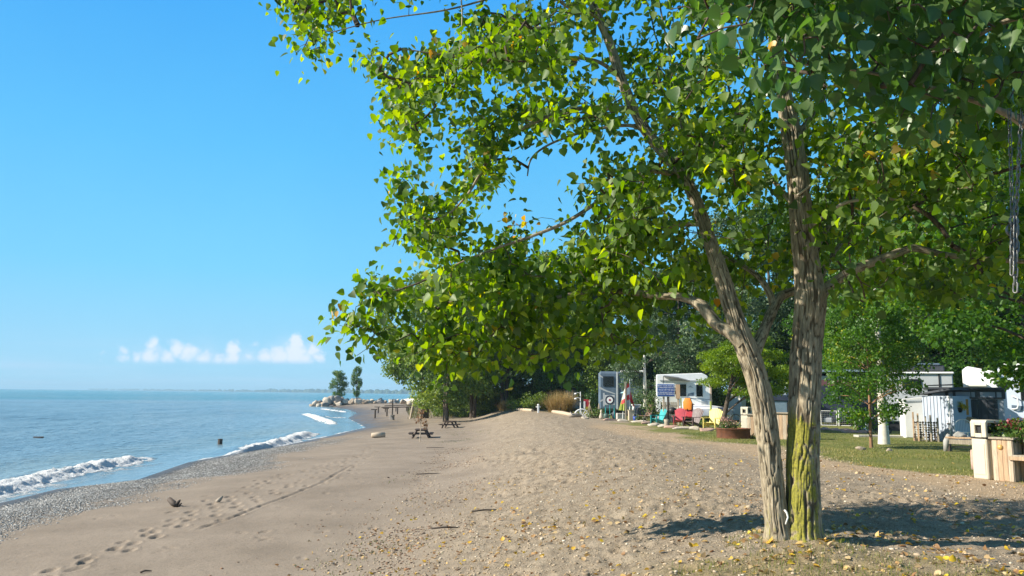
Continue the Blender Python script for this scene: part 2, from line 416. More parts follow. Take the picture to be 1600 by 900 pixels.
def hz(x, y):
    x = np.atleast_1d(np.asarray(x, float)); y = np.atleast_1d(np.asarray(y, float))
    return macro(x, y)+micro(x, y)
def gz(x, y): return float(hz(x, y)[0])
def gmac(x, y): return float(macro(np.array([float(x)]), np.array([float(y)]))[0])
def G(px, py):
    """where a pixel's ray meets the ground"""
    z = 0.0
    for _ in range(40):
        p = flat(px, py, z); z = 0.5*z+0.5*gmac(p[0], p[1])
    p = flat(px, py, z); return np.array([p[0], p[1], gz(p[0], p[1])])

def polar(angles, radii):
    A, Rr = np.meshgrid(angles, radii)
    x = Rr*np.sin(A); y = Rr*np.cos(A); nr, na = A.shape
    i = np.arange(nr-1)[:, None]*na + np.arange(na-1)[None, :]
    F = np.stack([i, i+1, i+na+1, i+na], -1).reshape(-1, 4)
    return x.ravel(), y.ravel(), F
def radii(segs):
    out = [segs[0][0]]
    for a, b, k in segs:
        while out[-1]*k < b: out.append(out[-1]*k)
    out.append(segs[-1][1]); return np.array(out)
ang = np.concatenate([np.radians(np.arange(-180, -44, 4)), np.radians(np.arange(-44, 44, 0.125)), np.radians(np.arange(44, 181, 4))])
gx, gy, gF = polar(ang, radii([(0.4, 4.6, 1.12), (4.6, 60, 1.0055), (60, 420, 1.016), (420, 12000, 1.12)]))
gzv = hz(gx, gy)
s_ = gx-shoreX(gy); f_ = footX(gy)
A_berm = sstep(-0.6, 2.4, gx-f_+0.8*fbm(gx*0.22, gy*0.16, 3, 3))
nz = fbm(gx*0.9, gy*0.5, 55, 4)
nearm = 1-sstep(40, 62, gy)
A_gravel = sstep(-0.5, 0.7, s_+nz*0.8)*(1-sstep(3.0, 5.2, s_+nz*1.6))*nearm
A_wet = (1-sstep(0.3, 1.7, s_+nz*1.0))*1.0
farwet = sstep(55, 75, gy)*(1-sstep(1.0, 6.0, s_+nz*2.5))*(1-sstep(225, 260, gy))
A_wet = np.maximum(A_wet, 0.8*farwet)
lx = lawnX(gy)
gn = fbm(gx*0.7, gy*0.45, 66, 4)
A_grass = sstep(-0.1, 1.0, gx-lx+gn*1.7)*sstep(9, 13, gy)
d1, _, _ = dist_poly(gx, gy, [(2.2, 6.9), (4.5, 6.6), (8, 6.4), (12, 7)])
A_dry = (1-sstep(0.5, 1.9, d1+fbm(gx*1.5, gy*1.5, 88, 4)*1.7))*0.9
bk = sstep(-3, 4, gx-np.interp(gy, [0, 60, 90, 140, 230, 400], [30, 6, 1, -12, -18, -24]))*sstep(60, 80, gy)
A_grass = np.maximum(A_grass, bk)
A_path = sstep(-2.2, -1.2, gx-lx+gn*0.6)*(1-A_grass)*sstep(9, 12, gy)*(1-sstep(40, 50, gy))
me = mesh_np('beach', np.stack([gx, gy, gzv], -1), [gF], dict(berm=('POINT', A_berm), gravel=('POINT', A_gravel), wet=('POINT', A_wet), grass=('POINT', A_grass), dry=('POINT', A_dry), trodden=('POINT', A_path)))

m = bpy.data.materials.new('sand'); nt, N, L, b = nodes_of(m)
tc = N.new('ShaderNodeTexCoord').outputs['Object']
nb = noise_n(nt, tc, 0.55, 5, 0.6); nf = noise_n(nt, tc, 22, 5, 0.65); nm = noise_n(nt, tc, 3.2, 5, 0.6)
nff = noise_n(nt, tc, 75, 4, 0.7)
r1 = ramp(nt, [(0.32, (0.245, 0.197, 0.150)), (0.68, (0.330, 0.268, 0.208))]); L.new(nb, r1.inputs[0])     # damp beach
r2 = ramp(nt, [(0.30, (0.285, 0.225, 0.160)), (0.5, (0.370, 0.298, 0.217)), (0.72, (0.45, 0.37, 0.275))]); L.new(nm, r2.inputs[0])     # loose dry sand
c = mix_c(nt, attr(nt, 'berm'), r1.outputs[0], r2.outputs[0])
# grains, chips and dark specks
g1 = ramp(nt, [(0.36, (0.42, 0.40, 0.38)), (0.5, (1, 1, 1)), (0.66, (1.22, 1.2, 1.16))]); L.new(nff, g1.inputs[0])
c = mix_c(nt, math_n(nt, 'MULTIPLY_ADD', attr(nt, 'berm'), 0.4, 0.55), c, g1.outputs[0], 'MULTIPLY')
g2 = ramp(nt, [(0.34, (0.62, 0.6, 0.58)), (0.48, (1, 1, 1))]); L.new(nf, g2.inputs[0])
c = mix_c(nt, 0.6, c, g2.outputs[0], 'MULTIPLY')
# pebble bank
vo = N.new('ShaderNodeTexVoronoi'); vo.inputs['Scale'].default_value = 17; L.new(mapped(nt, tc, (1, 1, 0.2)), vo.inputs['Vector'])
sc = N.new('ShaderNodeSeparateColor'); L.new(vo.outputs['Color'], sc.inputs[0])
pr = ramp(nt, [(0.0, (0.10, 0.095, 0.09)), (0.35, (0.27, 0.26, 0.245)), (0.7, (0.40, 0.38, 0.35)), (1.0, (0.60, 0.58, 0.54))]); L.new(sc.outputs[0], pr.inputs[0])
vd = ramp(nt, [(0.3, (1, 1, 1)), (0.62, (0.3, 0.28, 0.26))]); L.new(vo.outputs['Distance'], vd.inputs[0])
peb = mix_c(nt, 1.0, pr.outputs[0], vd.outputs[0], 'MULTIPLY')
gm = math_n(nt, 'MULTIPLY', attr(nt, 'gravel'), math_n(nt, 'MULTIPLY_ADD', nm, 1.2, 0.35, clamp=True), clamp=True)
c = mix_c(nt, gm, c, peb)
# trodden path, lawn soil and dry grass thatch
rp = ramp(nt, [(0.35, (0.40, 0.285, 0.175)), (0.65, (0.49, 0.36, 0.23))]); L.new(nm, rp.inputs[0])
c = mix_c(nt, math_n(nt, 'MULTIPLY', attr(nt, 'trodden'), 0.85), c, rp.outputs[0])
rg = ramp(nt, [(0.3, (0.075, 0.105, 0.018)), (0.5, (0.17, 0.185, 0.038)), (0.7, (0.31, 0.26, 0.085))])
L.new(math_n(nt, 'ADD', math_n(nt, 'MULTIPLY', nb, 0.6), math_n(nt, 'MULTIPLY', nf, 0.4)), rg.inputs[0])
c = mix_c(nt, math_n(nt, 'MULTIPLY', attr(nt, 'grass'), 0.92), c, rg.outputs[0])
rd = ramp(nt, [(0.35, (0.17, 0.14, 0.05)), (0.6, (0.36, 0.27, 0.13))]); L.new(nf, rd.inputs[0])
c = mix_c(nt, math_n(nt, 'MULTIPLY', attr(nt, 'dry'), 0.6), c, rd.outputs[0])
# wet margin
wet = attr(nt, 'wet')
dk = mix_c(nt, math_n(nt, 'MULTIPLY', wet, 0.85), (1, 1, 1), (0.34, 0.30, 0.29))
c = mix_c(nt, 1.0, c, dk, 'MULTIPLY')
L.new(c, b.inputs['Base Color'])
L.new(math_n(nt, 'MULTIPLY_ADD', wet, -0.55, 0.92), b.inputs['Roughness']); b.inputs['Specular IOR Level'].default_value = 0.25
hgt = math_n(nt, 'ADD', math_n(nt, 'MULTIPLY', nf, 0.9), math_n(nt, 'MULTIPLY', nff, 0.45))
hgt = math_n(nt, 'MULTIPLY', hgt, math_n(nt, 'MULTIPLY_ADD', attr(nt, 'berm'), 1.0, 0.35))
hgt = math_n(nt, 'ADD', hgt, math_n(nt, 'MULTIPLY', math_n(nt, 'MULTIPLY', vo.outputs['Distance'], -2.2), attr(nt, 'gravel')))
bn = N.new('ShaderNodeBump'); bn.inputs['Strength'].default_value = 0.8; bn.inputs['Distance'].default_value = 0.045; L.new(hgt, bn.inputs['Height']); L.new(bn.outputs[0], b.inputs['Normal'])
beach = struct(link('beach', me, m))

# ------------------------------------------------------------------ lake
ang = np.concatenate([np.radians(np.arange(-179, -52, 3)), np.radians(np.arange(-52, 1, 0.13)), np.radians(np.arange(1.5, 60, 3))])
wx, wy, wF = polar(ang, radii([(6, 17, 1.08), (17, 75, 1.0048), (75, 145, 1.0055), (145, 260, 1.009), (260, 14000, 1.09)]))
ws = wx-shoreX(wy); off = np.maximum(-ws, 0)
WAVES = [([(-90, 779), (0, 762), (60, 744), (120, 732), (180, 721), (234, 709)], 0.27, 0.62, 1.05),
         ([(362, 707), (405, 697), (440, 689), (468, 680), (490, 673)], 0.30, 0.68, 1.0),
         ([(474, 645), (490, 649), (505, 655), (528, 662.5)], 0.26, 0.6, 0.85),
         ([(500, 637.5), (520, 640), (545, 643.5)], 0.16, 0.5, 0.7),
         ([(505, 652), (545, 651)], 0.10, 0.4, 0.6)]
deep = sstep(2, 40, off)
z = 0.05*deep*np.sin((wx*0.93+wy*0.12)*1.35+1.6*fbm(wx*.05, wy*.05, 5, 2)*6)*sstep(1, 8, off)
z = z + 0.10*deep*fbm(wx*0.5, wy*0.22, 9, 3) + 0.05*sstep(0, 4, off)*fbm(wx*1.7, wy*0.9, 13, 3) + 0.02*fbm(wx*4.5, wy*2.6, 19, 2)*sstep(0, 2, off)
foam = np.zeros_like(wx)
for pts, hgt_, wid, st in WAVES:
    g = np.array([flat(px, py, ZW+0.15)[:2] for px, py in pts])
    d, par, side = dist_poly(wx, wy, g)
    sd = d*side                                      # > 0 on the shore side
    end = sstep(0, .16, par)*(1-sstep(.82, 1, par)) if pts[0][0] >= 0 else (1-sstep(.8, 1, par))
    lump = 0.75+1.5*fbm(wx*2.0, wy*1.5, 91, 4, .6)
    crest = np.where(sd > 0, np.exp(-(sd/(wid*.75))**2), np.exp(-(sd/(wid*2.6))**2))
    z = z + hgt_*end*crest*np.clip(0.75+0.5*lump*.5, .4, 1.3)
    fr = np.where(sd > 0, np.exp(-(sd/(wid*1.25))**4), np.exp(-(sd/(wid*.75))**2))
    foam = np.maximum(foam, st*end**.5*fr*np.clip(lump+.45, 0, 1.2)*(d < 6))
    z = z + 0.10*foam*fbm(wx*6.5, wy*5.0, 95, 3)*(fr > .05)
    # spent foam trailing in front of the roller
    foam = np.maximum(foam, 0.62*st*end*np.where((sd > 0) & (sd < 3.2), 1-sd/3.2, 0)*sstep(-.05, .25, fbm(wx*2.2, wy*1.2, 97, 4)))
# the thin edge of the run-up
edge = np.exp(-((ws+0.25+0.35*fbm(wx*.8, wy*.5, 71, 3))/.16)**2)
foam = np.maximum(foam, edge*0.75*sstep(30, 44, wy)*(1-sstep(90, 120, wy))*sstep(-.25, .1, fbm(wx*1.2, wy*.6, 73, 3)))
z = z*np.where(ws < 0, 1, 0) - 0.02
plume = sstep(-330, -250, -(wy+0.4*np.abs(wx)-40))   # muddy inshore water gives way to clear deep water
silt = np.exp(-((off-5.5)/3.5)**2)*(0.6+0.8*fbm(wx*.12, wy*.06, 61, 3))*(1-sstep(80, 120, wy)) + 0.45*sstep(.0, .35, fbm(wx*.03, wy*.018, 63, 3))
me = mesh_np('lake', np.stack([wx, wy, ZW+z], -1), [wF], dict(foam=('POINT', np.clip(foam, 0, 1)), plume=('POINT', plume), silt=('POINT', np.clip(silt, 0, 1)), off=('POINT', np.clip(off/20, 0, 1))))
m = bpy.data.materials.new('lake_water'); nt, N, L, b = nodes_of(m)
tc = N.new('ShaderNodeTexCoord').outputs['Object']
c = mix_c(nt, attr(nt, 'plume'), (0.030, 0.16, 0.19), (0.17, 0.250, 0.305))
c = mix_c(nt, math_n(nt, 'MULTIPLY', attr(nt, 'silt'), 0.75), c, (0.25, 0.27, 0.215))
lf = noise_n(nt, mapped(nt, tc, (0.12, 0.03, 1)), 1.0, 4, 0.6); lr = ramp(nt, [(0.35, (0.78, 0.82, 0.86)), (0.65, (1.15, 1.12, 1.1))]); L.new(lf, lr.inputs[0])
c = mix_c(nt, 1.0, c, lr.outputs[0], 'MULTIPLY')
fo = attr(nt, 'foam'); fn = noise_n(nt, tc, 9, 6, 0.7)
fm = N.new('ShaderNodeMapRange'); fm.interpolation_type = 'SMOOTHSTEP'; fm.inputs[1].default_value = 0.46; fm.inputs[2].default_value = 0.66
L.new(math_n(nt, 'MULTIPLY_ADD', fn, 0.5, math_n(nt, 'MULTIPLY', fo, 0.72)), fm.inputs[0])
fg = math_n(nt, 'MULTIPLY', fm.outputs[0], math_n(nt, 'GREATER_THAN', fo, 0.03))
fcol = ramp(nt, [(0.3, (0.74, 0.77, 0.78)), (0.6, (0.92, 0.92, 0.91))]); L.new(fn, fcol.inputs[0])
L.new(mix_c(nt, fg, c, fcol.outputs[0]), b.inputs['Base Color'])
L.new(math_n(nt, 'MULTIPLY_ADD', fg, 0.7, 0.17), b.inputs['Roughness']); b.inputs['IOR'].default_value = 1.33
h1 = noise_n(nt, mapped(nt, tc, (1.0, 0.45, 1)), 1.3, 5, 0.62); h2 = noise_n(nt, mapped(nt, tc, (1.0, 0.5, 1)), 6.0, 4, 0.6)
hh = math_n(nt, 'ADD', h1, math_n(nt, 'MULTIPLY', h2, 0.3))
hh = math_n(nt, 'ADD', math_n(nt, 'MULTIPLY', hh, math_n(nt, 'MULTIPLY_ADD', attr(nt, 'off'), 0.9, 0.18)), math_n(nt, 'MULTIPLY', math_n(nt, 'MULTIPLY', fn, fg), 0.6))
bn = N.new('ShaderNodeBump'); bn.inputs['Strength'].default_value = 0.75; bn.inputs['Distance'].default_value = 0.55; L.new(hh, bn.inputs['Height']); L.new(bn.outputs[0], b.inputs['Normal'])
lake = struct(link('lake', me, m))

# ------------------------------------------------------------------ far shore across the bay: one mass of trees
V = []; F = []
def lump_mesh(c, r, rz, seed, nu=7, nv=4):
    base = len(V); r_ = np.random.default_rng(seed)
    for j in range(nv+1):
        th = (j/nv)*math.pi/2
        for i in range(nu):
            k = r_.uniform(.75, 1.2)
            V.append((c[0]+r*k*math.cos(th)*math.cos(2*math.pi*i/nu), c[1]+r*k*math.cos(th)*math.sin(2*math.pi*i/nu), c[2]+rz*k*math.sin(th)))
    for j in range(nv):
        for i in range(nu):
            q = base+j*nu; F.append((q+i, q+(i+1) % nu, q+nu+(i+1) % nu, q+nu+i))
rr = np.random.default_rng(5)
for i in range(520):
    px = rr.uniform(146, 720); t = (px-146)/(700-146)
    Y = 7600*(1-t)**1.2 + 2600*t + rr.uniform(0, 500)
    X = (px-800)/FPX*Y
    hgt_ = rr.uniform(9, 17)*(1.0 if rr.random() < .85 else 1.35)*(1.0-0.25*(t < .5))
    lump_mesh((X, Y, ZW-1), hgt_*rr.uniform(.6, 1.2), hgt_+1, i)
me = mesh_np('far_treeline', np.array(V), [np.array(F)])
fs = link('far_treeline', me, M('far_foliage', (0.045, 0.075, 0.03), .8, .4, .02, 0)); fs['kind'] = 'stuff'; fs['label'] = 'low wooded shore across the bay, faded to blue'; fs['category'] = 'treeline'
# low land under that treeline
land = MB(); pl = []
for px in range(140, 760, 20):
    t = (px-146)/(700-146); t = min(max(t, 0), 1.1); Y = 7600*(1-t if t < 1 else 0)**1.2+2600*t-60; pl.append(((px-800)/FPX*Y, Y))
pl2 = [(x-300, y+900) for x, y in pl][::-1]
land.prism(pl+pl2, 'z', ZW-2, ZW+.6)
struct(land.build('far_shore', M('far_soil', (0.05, 0.07, 0.035), .9, .3, .01, 0)))

# ------------------------------------------------------------------ haze
hzb = MB(); hzb.box((0, 0, 18.0), (30000, 30000, 51.0))
hm = bpy.data.materials.new('haze'); hm.use_nodes = True; hn = hm.node_tree; hn.nodes.clear()
ho = hn.nodes.new('ShaderNodeOutputMaterial'); hv = hn.nodes.new('ShaderNodeVolumePrincipled')
hv.inputs['Color'].default_value = (0.52, 0.80, 1.0, 1); hv.inputs['Density'].default_value = 0.00022; hv.inputs['Anisotropy'].default_value = 0.0
hn.links.new(hv.outputs[0], ho.inputs['Volume'])
hb_ = hzb.build('haze', hm); hb_['kind'] = 'stuff'
# ------------------------------------------------------------------ leaves and bark
def unit(v): return v/np.maximum(np.linalg.norm(v, axis=-1, keepdims=True), 1e-9)
def leaf_mesh(name, C, T, Nn, S, tint, shape='heart', fold=0.22, wide=1.0):
    """C base points, T tip directions, Nn blade normals, S lengths"""
    n = len(C); T = unit(T); Nn = unit(Nn - T*np.sum(T*Nn, -1, keepdims=True)); B = np.cross(Nn, T)
    if shape == 'heart':
        prof = [(0, 0, 0), (-.34, .03, .8), (-.47, .24, 1.1), (-.36, .56, .9), (0, 1.03, -.45), (.36, .56, .9), (.47, .24, 1.1), (.34, .03, .8), (0, .46, 0)]
        q4 = [(0, 8, 2, 1), (8, 4, 3, 2), (0, 7, 6, 8), (8, 6, 5, 4)]; q3 = []
    elif shape == 'fine':
        half_ = [(-.24, -.01, .5), (-.42, .10, .9), (-.47, .28, 1.1), (-.41, .48, 1.0), (-.27, .70, .7), (-.11, .89, .1)]
        prof = [(0, 0, 0)]+half_+[(0, 1.08, -.7)]+[(-a, t_, f) for a, t_, f in half_[::-1]]+[(0, .28, 0), (0, .55, -.1), (0, .80, -.3)]
        q4 = [(0, 14, 2, 1), (14, 15, 4, 3), (15, 16, 5, 4), (16, 7, 6, 5), (0, 13, 12, 14), (14, 11, 10, 15), (15, 10, 9, 16), (16, 9, 8, 7)]; q3 = [(14, 3, 2), (14, 12, 11)]
    else:
        prof = [(0, 0, 0), (-.38, .5, .6), (0, 1.0, -.2), (.38, .5, .6)]; q4 = [(0, 3, 2, 1)]; q3 = []
    k = len(prof); V = np.zeros((n, k, 3))
    for i, (a, t, f) in enumerate(prof):
        V[:, i] = C + S[:, None]*(B*(a*wide) + T*t + Nn*(f*fold*0.5))
    base = (np.arange(n)*k)[:, None]
    F4 = np.concatenate([base+np.array(q)[None, :] for q in q4]); F = [F4]; tt = [np.tile(tint, len(q4))]
    if q3: F.append(np.concatenate([base+np.array(q)[None, :] for q in q3])); tt.append(np.tile(tint, len(q3)))
    return mesh_np(name, V.reshape(-1, 3), F, dict(tint=('FACE', np.concatenate(tt))))
def rand_dirs(n, r, zbias=0.0, amp=1.0):
    v = r.normal(size=(n, 3)); v = unit(v)*amp; v[:, 2] += zbias; return v

GREEN = leafmat('cottonwood_leaf', [(0.0, (0.024, 0.070, 0.007)), (0.35, (0.080, 0.175, 0.010)), (0.62, (0.170, 0.290, 0.016)), (0.86, (0.31, 0.41, 0.030)), (0.955, (0.38, 0.40, 0.03)), (0.968, (0.50, 0.38, 0.02)), (1.0, (0.46, 0.22, 0.02))], .55, 1.85, pale=.55)
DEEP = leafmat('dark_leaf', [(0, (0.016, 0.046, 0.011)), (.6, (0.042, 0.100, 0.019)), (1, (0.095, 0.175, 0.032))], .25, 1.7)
MIDG = leafmat('mid_green_leaf', [(0, (0.026, 0.068, 0.010)), (.6, (0.070, 0.145, 0.017)), (.95, (0.15, 0.24, 0.030)), (1, (0.32, 0.29, 0.04))], .35, 1.9)
SILV = leafmat('silver_poplar_leaf', [(0, (0.035, 0.075, 0.030)), (.6, (0.085, 0.145, 0.06)), (1, (0.20, 0.27, 0.13))], .28, 1.5)
LOCU = leafmat('locust_leaf', [(0, (0.050, 0.105, 0.008)), (.5, (0.115, 0.200, 0.010)), (1, (0.22, 0.32, 0.016))], .45, 1.9)
YOUNG = leafmat('young_tree_leaf', [(0, (0.028, 0.085, 0.012)), (.6, (0.065, 0.16, 0.016)), (.94, (0.14, 0.25, 0.03)), (1, (0.36, 0.38, 0.03))], .42, 2.0)
OLIVE = leafmat('olive_leaf', [(0, (0.055, 0.105, 0.013)), (.6, (0.135, 0.215, 0.026)), (1, (0.26, 0.33, 0.05))], .3, 1.7)

def barkmat(name, lo, hi, moss=None, scale=1.0):
    m = bpy.data.materials.new(name); nt, N, L, b = nodes_of(m)
    tc = N.new('ShaderNodeTexCoord').outputs['Object']
    n1 = noise_n(nt, mapped(nt, tc, (1, 1, .25)), 26*scale, 6, .65, .4); n2 = noise_n(nt, tc, 3.5, 4, .6)
    r = ramp(nt, [(.33, tuple(c*.6 for c in lo)), (.5, lo), (.72, hi)]); L.new(n1, r.inputs[0]); c = r.outputs[0]
    r2 = ramp(nt, [(.3, (.75, .75, .75)), (.7, (1.12, 1.1, 1.06))]); L.new(n2, r2.inputs[0]); c = mix_c(nt, 1, c, r2.outputs[0], 'MULTIPLY')
    cr = ramp(nt, [(0.0, (.20, .17, .14)), (.30, (.62, .60, .58)), (.55, (1, 1, 1)), (1, (1.15, 1.15, 1.15))]); L.new(attr(nt, 'ridge'), cr.inputs[0]); c = mix_c(nt, .85, c, cr.outputs[0], 'MULTIPLY')
    if moss:
        mn = noise_n(nt, mapped(nt, tc, (1, 1, .5)), 9, 5, .65)
        mk = N.new('ShaderNodeMapRange'); mk.interpolation_type = 'SMOOTHSTEP'; mk.inputs[1].default_value = .92; mk.inputs[2].default_value = 1.25
        L.new(math_n(nt, 'ADD', math_n(nt, 'MULTIPLY_ADD', attr(nt, 'ridge'), .38, attr(nt, 'moss')), math_n(nt, 'MULTIPLY_ADD', mn, 1.5, -.45)), mk.inputs[0])
        mr = ramp(nt, [(.3, (0.12, 0.115, 0.02)), (.55, moss), (.75, (0.41, 0.365, 0.03))]); L.new(noise_n(nt, tc, 40, 4, .6), mr.inputs[0])
        c = mix_c(nt, math_n(nt, 'MULTIPLY', mk.outputs[0], .9), c, mr.outputs[0])
    L.new(c, b.inputs['Base Color']); b.inputs['Roughness'].default_value = .9; b.inputs['Specular IOR Level'].default_value = .2
    bn = N.new('ShaderNodeBump'); bn.inputs['Strength'].default_value = .6; bn.inputs['Distance'].default_value = .012; L.new(n1, bn.inputs['Height']); L.new(bn.outputs[0], b.inputs['Normal'])
    MATS[name] = m; return m
BARK = barkmat('cottonwood_bark', (0.31, 0.262, 0.188), (0.48, 0.42, 0.315), moss=(0.26, 0.245, 0.03))
BARKD = barkmat('dark_bark', (0.11, 0.085, 0.065), (0.22, 0.175, 0.13))
BIRCH = M('white_bark', (0.66, 0.62, 0.54), .8, .12, 3, .4, 30, dirt=.75, dirtcol=(0.06, 0.05, 0.045), stretch=(1, 1, 2.2))
REDB = M('reddish_bark', (0.26, 0.14, 0.075), .85, .35, 9, .5, 40, stretch=(1, 1, .3))
PALETWIG = M('pale_twig', (0.42, 0.37, 0.29), .8, .2, 20, .2, 60)

def smooth_path(pts, step):
    """Catmull-Rom through points (k, d); last columns may hold radius"""
    p = np.asarray(pts, float); p = np.vstack([2*p[0]-p[1], p, 2*p[-1]-p[-2]]); out = []
    for i in range(1, len(p)-2):
        n = max(2, int(np.linalg.norm(p[i+1][:3]-p[i][:3])/step)); t = np.arange(n)/n
        a, b, c, d = p[i-1], p[i], p[i+1], p[i+2]; t = t[:, None]
        out.append(.5*((2*b)+(c-a)*t+(2*a-5*b+4*c-d)*t*t+(3*b-a-3*c+d)*t**3))
    out.append(p[-2][None, :]); return np.vstack(out)
def frames(path):
    T = np.gradient(path, axis=0); T = unit(T); A = np.zeros_like(T); ref = np.array([1.0, 0, 0]) if abs(T[0][0]) < .8 else np.array([0, 1.0, 0])
    for i, t in enumerate(T):
        a = ref-t*ref.dot(t); a /= np.linalg.norm(a); A[i] = a; ref = a
    return T, A, np.cross(T, A)
def bark_sweep(paths, n=48, relief=0.03, k_round=15.0):
    """tapered limbs with furrowed bark; paths: list of (m,4) arrays x,y,z,r"""
    VV, FF, RG, MS = [], [], [], []; base = 0
    for pi, (path, nn, rel) in enumerate(paths):
        c = path[:, :3]; r = path[:, 3]; T, A, B = frames(c); m = len(c)
        s = np.concatenate([[0], np.cumsum(np.linalg.norm(np.diff(c, axis=0), axis=1))])
        th = np.linspace(0, 2*np.pi, nn, endpoint=False)[None, :]; S = s[:, None]
        circ = th*np.maximum(.12, r.mean())/0.15
        w = fbm(circ*1.2+0*S, S*4.0+0*th, 200+pi, 3)*.55
        # seam-free: mix two shifted noises round the limb
        def ring(f, q):
            x = q*np.cos(th)+0*S; y = q*np.sin(th)+0*S
            return fbm(x*f+S*f*.18+13, y*f-S*f*.13+7, 300+pi, 3)+0
        rid = np.abs(vnoise((th/(2*np.pi))*k_round*2.6+w*1.3, S*6.0+w*1.4, 400+pi)*2)
        rid2 = np.abs(vnoise((th/(2*np.pi))*k_round*6.0+w*1.5, S*9+w*2, 410+pi)*2)
        rid = sstep(.02, .42, rid*1.0); rid2 = sstep(.0, .5, rid2)
        rid = np.where(th > 2*np.pi-.35, rid*(2*np.pi-th)/.35+.3*(1-(2*np.pi-th)/.35), rid); rid = np.where(th < .35, rid*th/.35+.3*(1-th/.35), rid)
        h = np.clip(rid, 0, 1)*(.72+.28*np.clip(rid2, 0, 1))
        rad = r[:, None]*(1+.05*ring(1.2, 1.0)) + rel*(h-.6)*np.minimum(1, r[:, None]/.1)
        P3 = c[:, None, :]+A[:, None, :]*(np.cos(th)*rad)[..., None]+B[:, None, :]*(np.sin(th)*rad)[..., None]
        VV.append(P3.reshape(-1, 3)); RG.append(h.ravel())
        nrm = A[:, None, :]*np.cos(th)[..., None]+B[:, None, :]*np.sin(th)[..., None]
        zrel = P3[..., 2]-c[0][2]
        MS.append((nrm, zrel, pi))
        i = np.arange(m-1)[:, None]*nn+np.arange(nn)[None, :]; j = np.arange(m-1)[:, None]*nn+(np.arange(nn)[None, :]+1) % nn
        FF.append(np.stack([i, j, j+nn, i+nn], -1).reshape(-1, 4)+base); base += m*nn
    return np.vstack(VV), np.vstack(FF), np.concatenate(RG), MS
def thin_branches(segs, n=5):
    """segs: list of (path(m,3), radii(m)) -> V, F"""
    VV, FF = [], []; base = 0; th = np.linspace(0, 2*np.pi, n, endpoint=False)[None, :]
    for c, r in segs:
        T, A, B = frames(c); rad = r[:, None]
        P3 = c[:, None, :]+A[:, None, :]*(np.cos(th)*rad)[..., None]+B[:, None, :]*(np.sin(th)*rad)[..., None]
        m = len(c); VV.append(P3.reshape(-1, 3))
        i = np.arange(m-1)[:, None]*n+np.arange(n)[None, :]; j = np.arange(m-1)[:, None]*n+(np.arange(n)[None, :]+1) % n
        FF.append(np.stack([i, j, j+n, i+n], -1).reshape(-1, 4)+base); base += m*n
    return np.vstack(VV), np.vstack(FF)

def grow(limb_pts, limb_r, targets, r, sag=.06, r_end=.0035):
    """greedy branching: every target joins the nearest node of the growing tree. Returns twig polylines with radii and each target's end direction"""
    nodes = [np.array(limb_pts)]; allp = np.array(limb_pts); parent = -np.ones(len(allp), int); ctr = allp.mean(0)
    d0 = np.array([np.min(np.linalg.norm(allp-t, axis=1)) for t in targets]); order = np.argsort(d0)
    P_ = [tuple(p) for p in allp]; par = [-1]*len(P_); cnt = [0]*len(P_); nl = len(P_)
    buf = np.zeros((len(P_)+len(targets)*14, 3)); buf[:len(P_)] = allp; nb = len(P_); ends = {}
    chains = []
    for ti in order:
        t = targets[ti]; d = np.linalg.norm(buf[:nb]-t, axis=1)
        k = int(np.argmin(d)); dd = d[k]; a = buf[k].copy()
        n = int(np.clip(dd/.16, 2, 12)); q = np.linspace(0, 1, n+1)[1:, None]
        perp = r.normal(size=3)*dd*.10
        path = a+(t-a)*q + perp*np.sin(q*np.pi) + np.array([0, 0, 1])*sag*dd*np.sin(q*np.pi)
        prev = k; idx = [k]
        for p in path:
            buf[nb] = p; par.append(prev); cnt.append(0); prev = nb; idx.append(nb); nb += 1
        ends[ti] = (path[-1], unit((path[-1]-path[-2])[None])[0]); chains.append(idx)
    par = np.array(par); cnt = np.zeros(nb)
    for ti, idx in zip(order, chains):
        j = idx[-1]
        while j >= 0: cnt[j] += 1; j = par[j]
    segs = []
    for idx in chains:
        pts = buf[idx].copy(); rr_ = r_end*np.maximum(cnt[idx], 1)**.48
        if idx[0] < nl: rr_[0] = rr_[1]*1.15
        else: rr_[0] = min(rr_[0], rr_[1]*1.3)
        segs.append((pts, rr_))
    return segs, ends

def shoot_leaves(ends, targets, r, nper, length, size, spread=.16, droop=.75, up=.5, sun=.5):
    C, T, Nn, S = [], [], [], []
    n = len(targets)
    pos = np.array([ends[i][0] for i in range(n)]); dr = np.array([ends[i][1] for i in range(n)])
    k = r.poisson(nper, n); idx = np.repeat(np.arange(n), k); m = len(idx)
    t = r.uniform(-1, .25, m)[:, None]
    base = pos[idx]+dr[idx]*t*length+r.normal(size=(m, 3))*spread*np.array([1, 1, .8])
    tip = r.normal(size=(m, 3))*.55+dr[idx]*.35; tip[:, 2] -= droop
    nn = r.normal(size=(m, 3))*.75; nn[:, 2] += up; nn += np.array(sun_dir)*sun
    return base, tip, nn, size*(.55+.75*r.beta(2.2, 2.0, m)), idx

def inside(poly, x, y):
    poly = np.asarray(poly, float); c = np.zeros(np.shape(x), bool); n = len(poly)
    for i in range(n):
        x1, y1 = poly[i]; x2, y2 = poly[(i+1) % n]
        c ^= ((y1 > y) != (y2 > y)) & (x < (x2-x1)*(y-y1)/(y2-y1+1e-12)+x1)
    return c

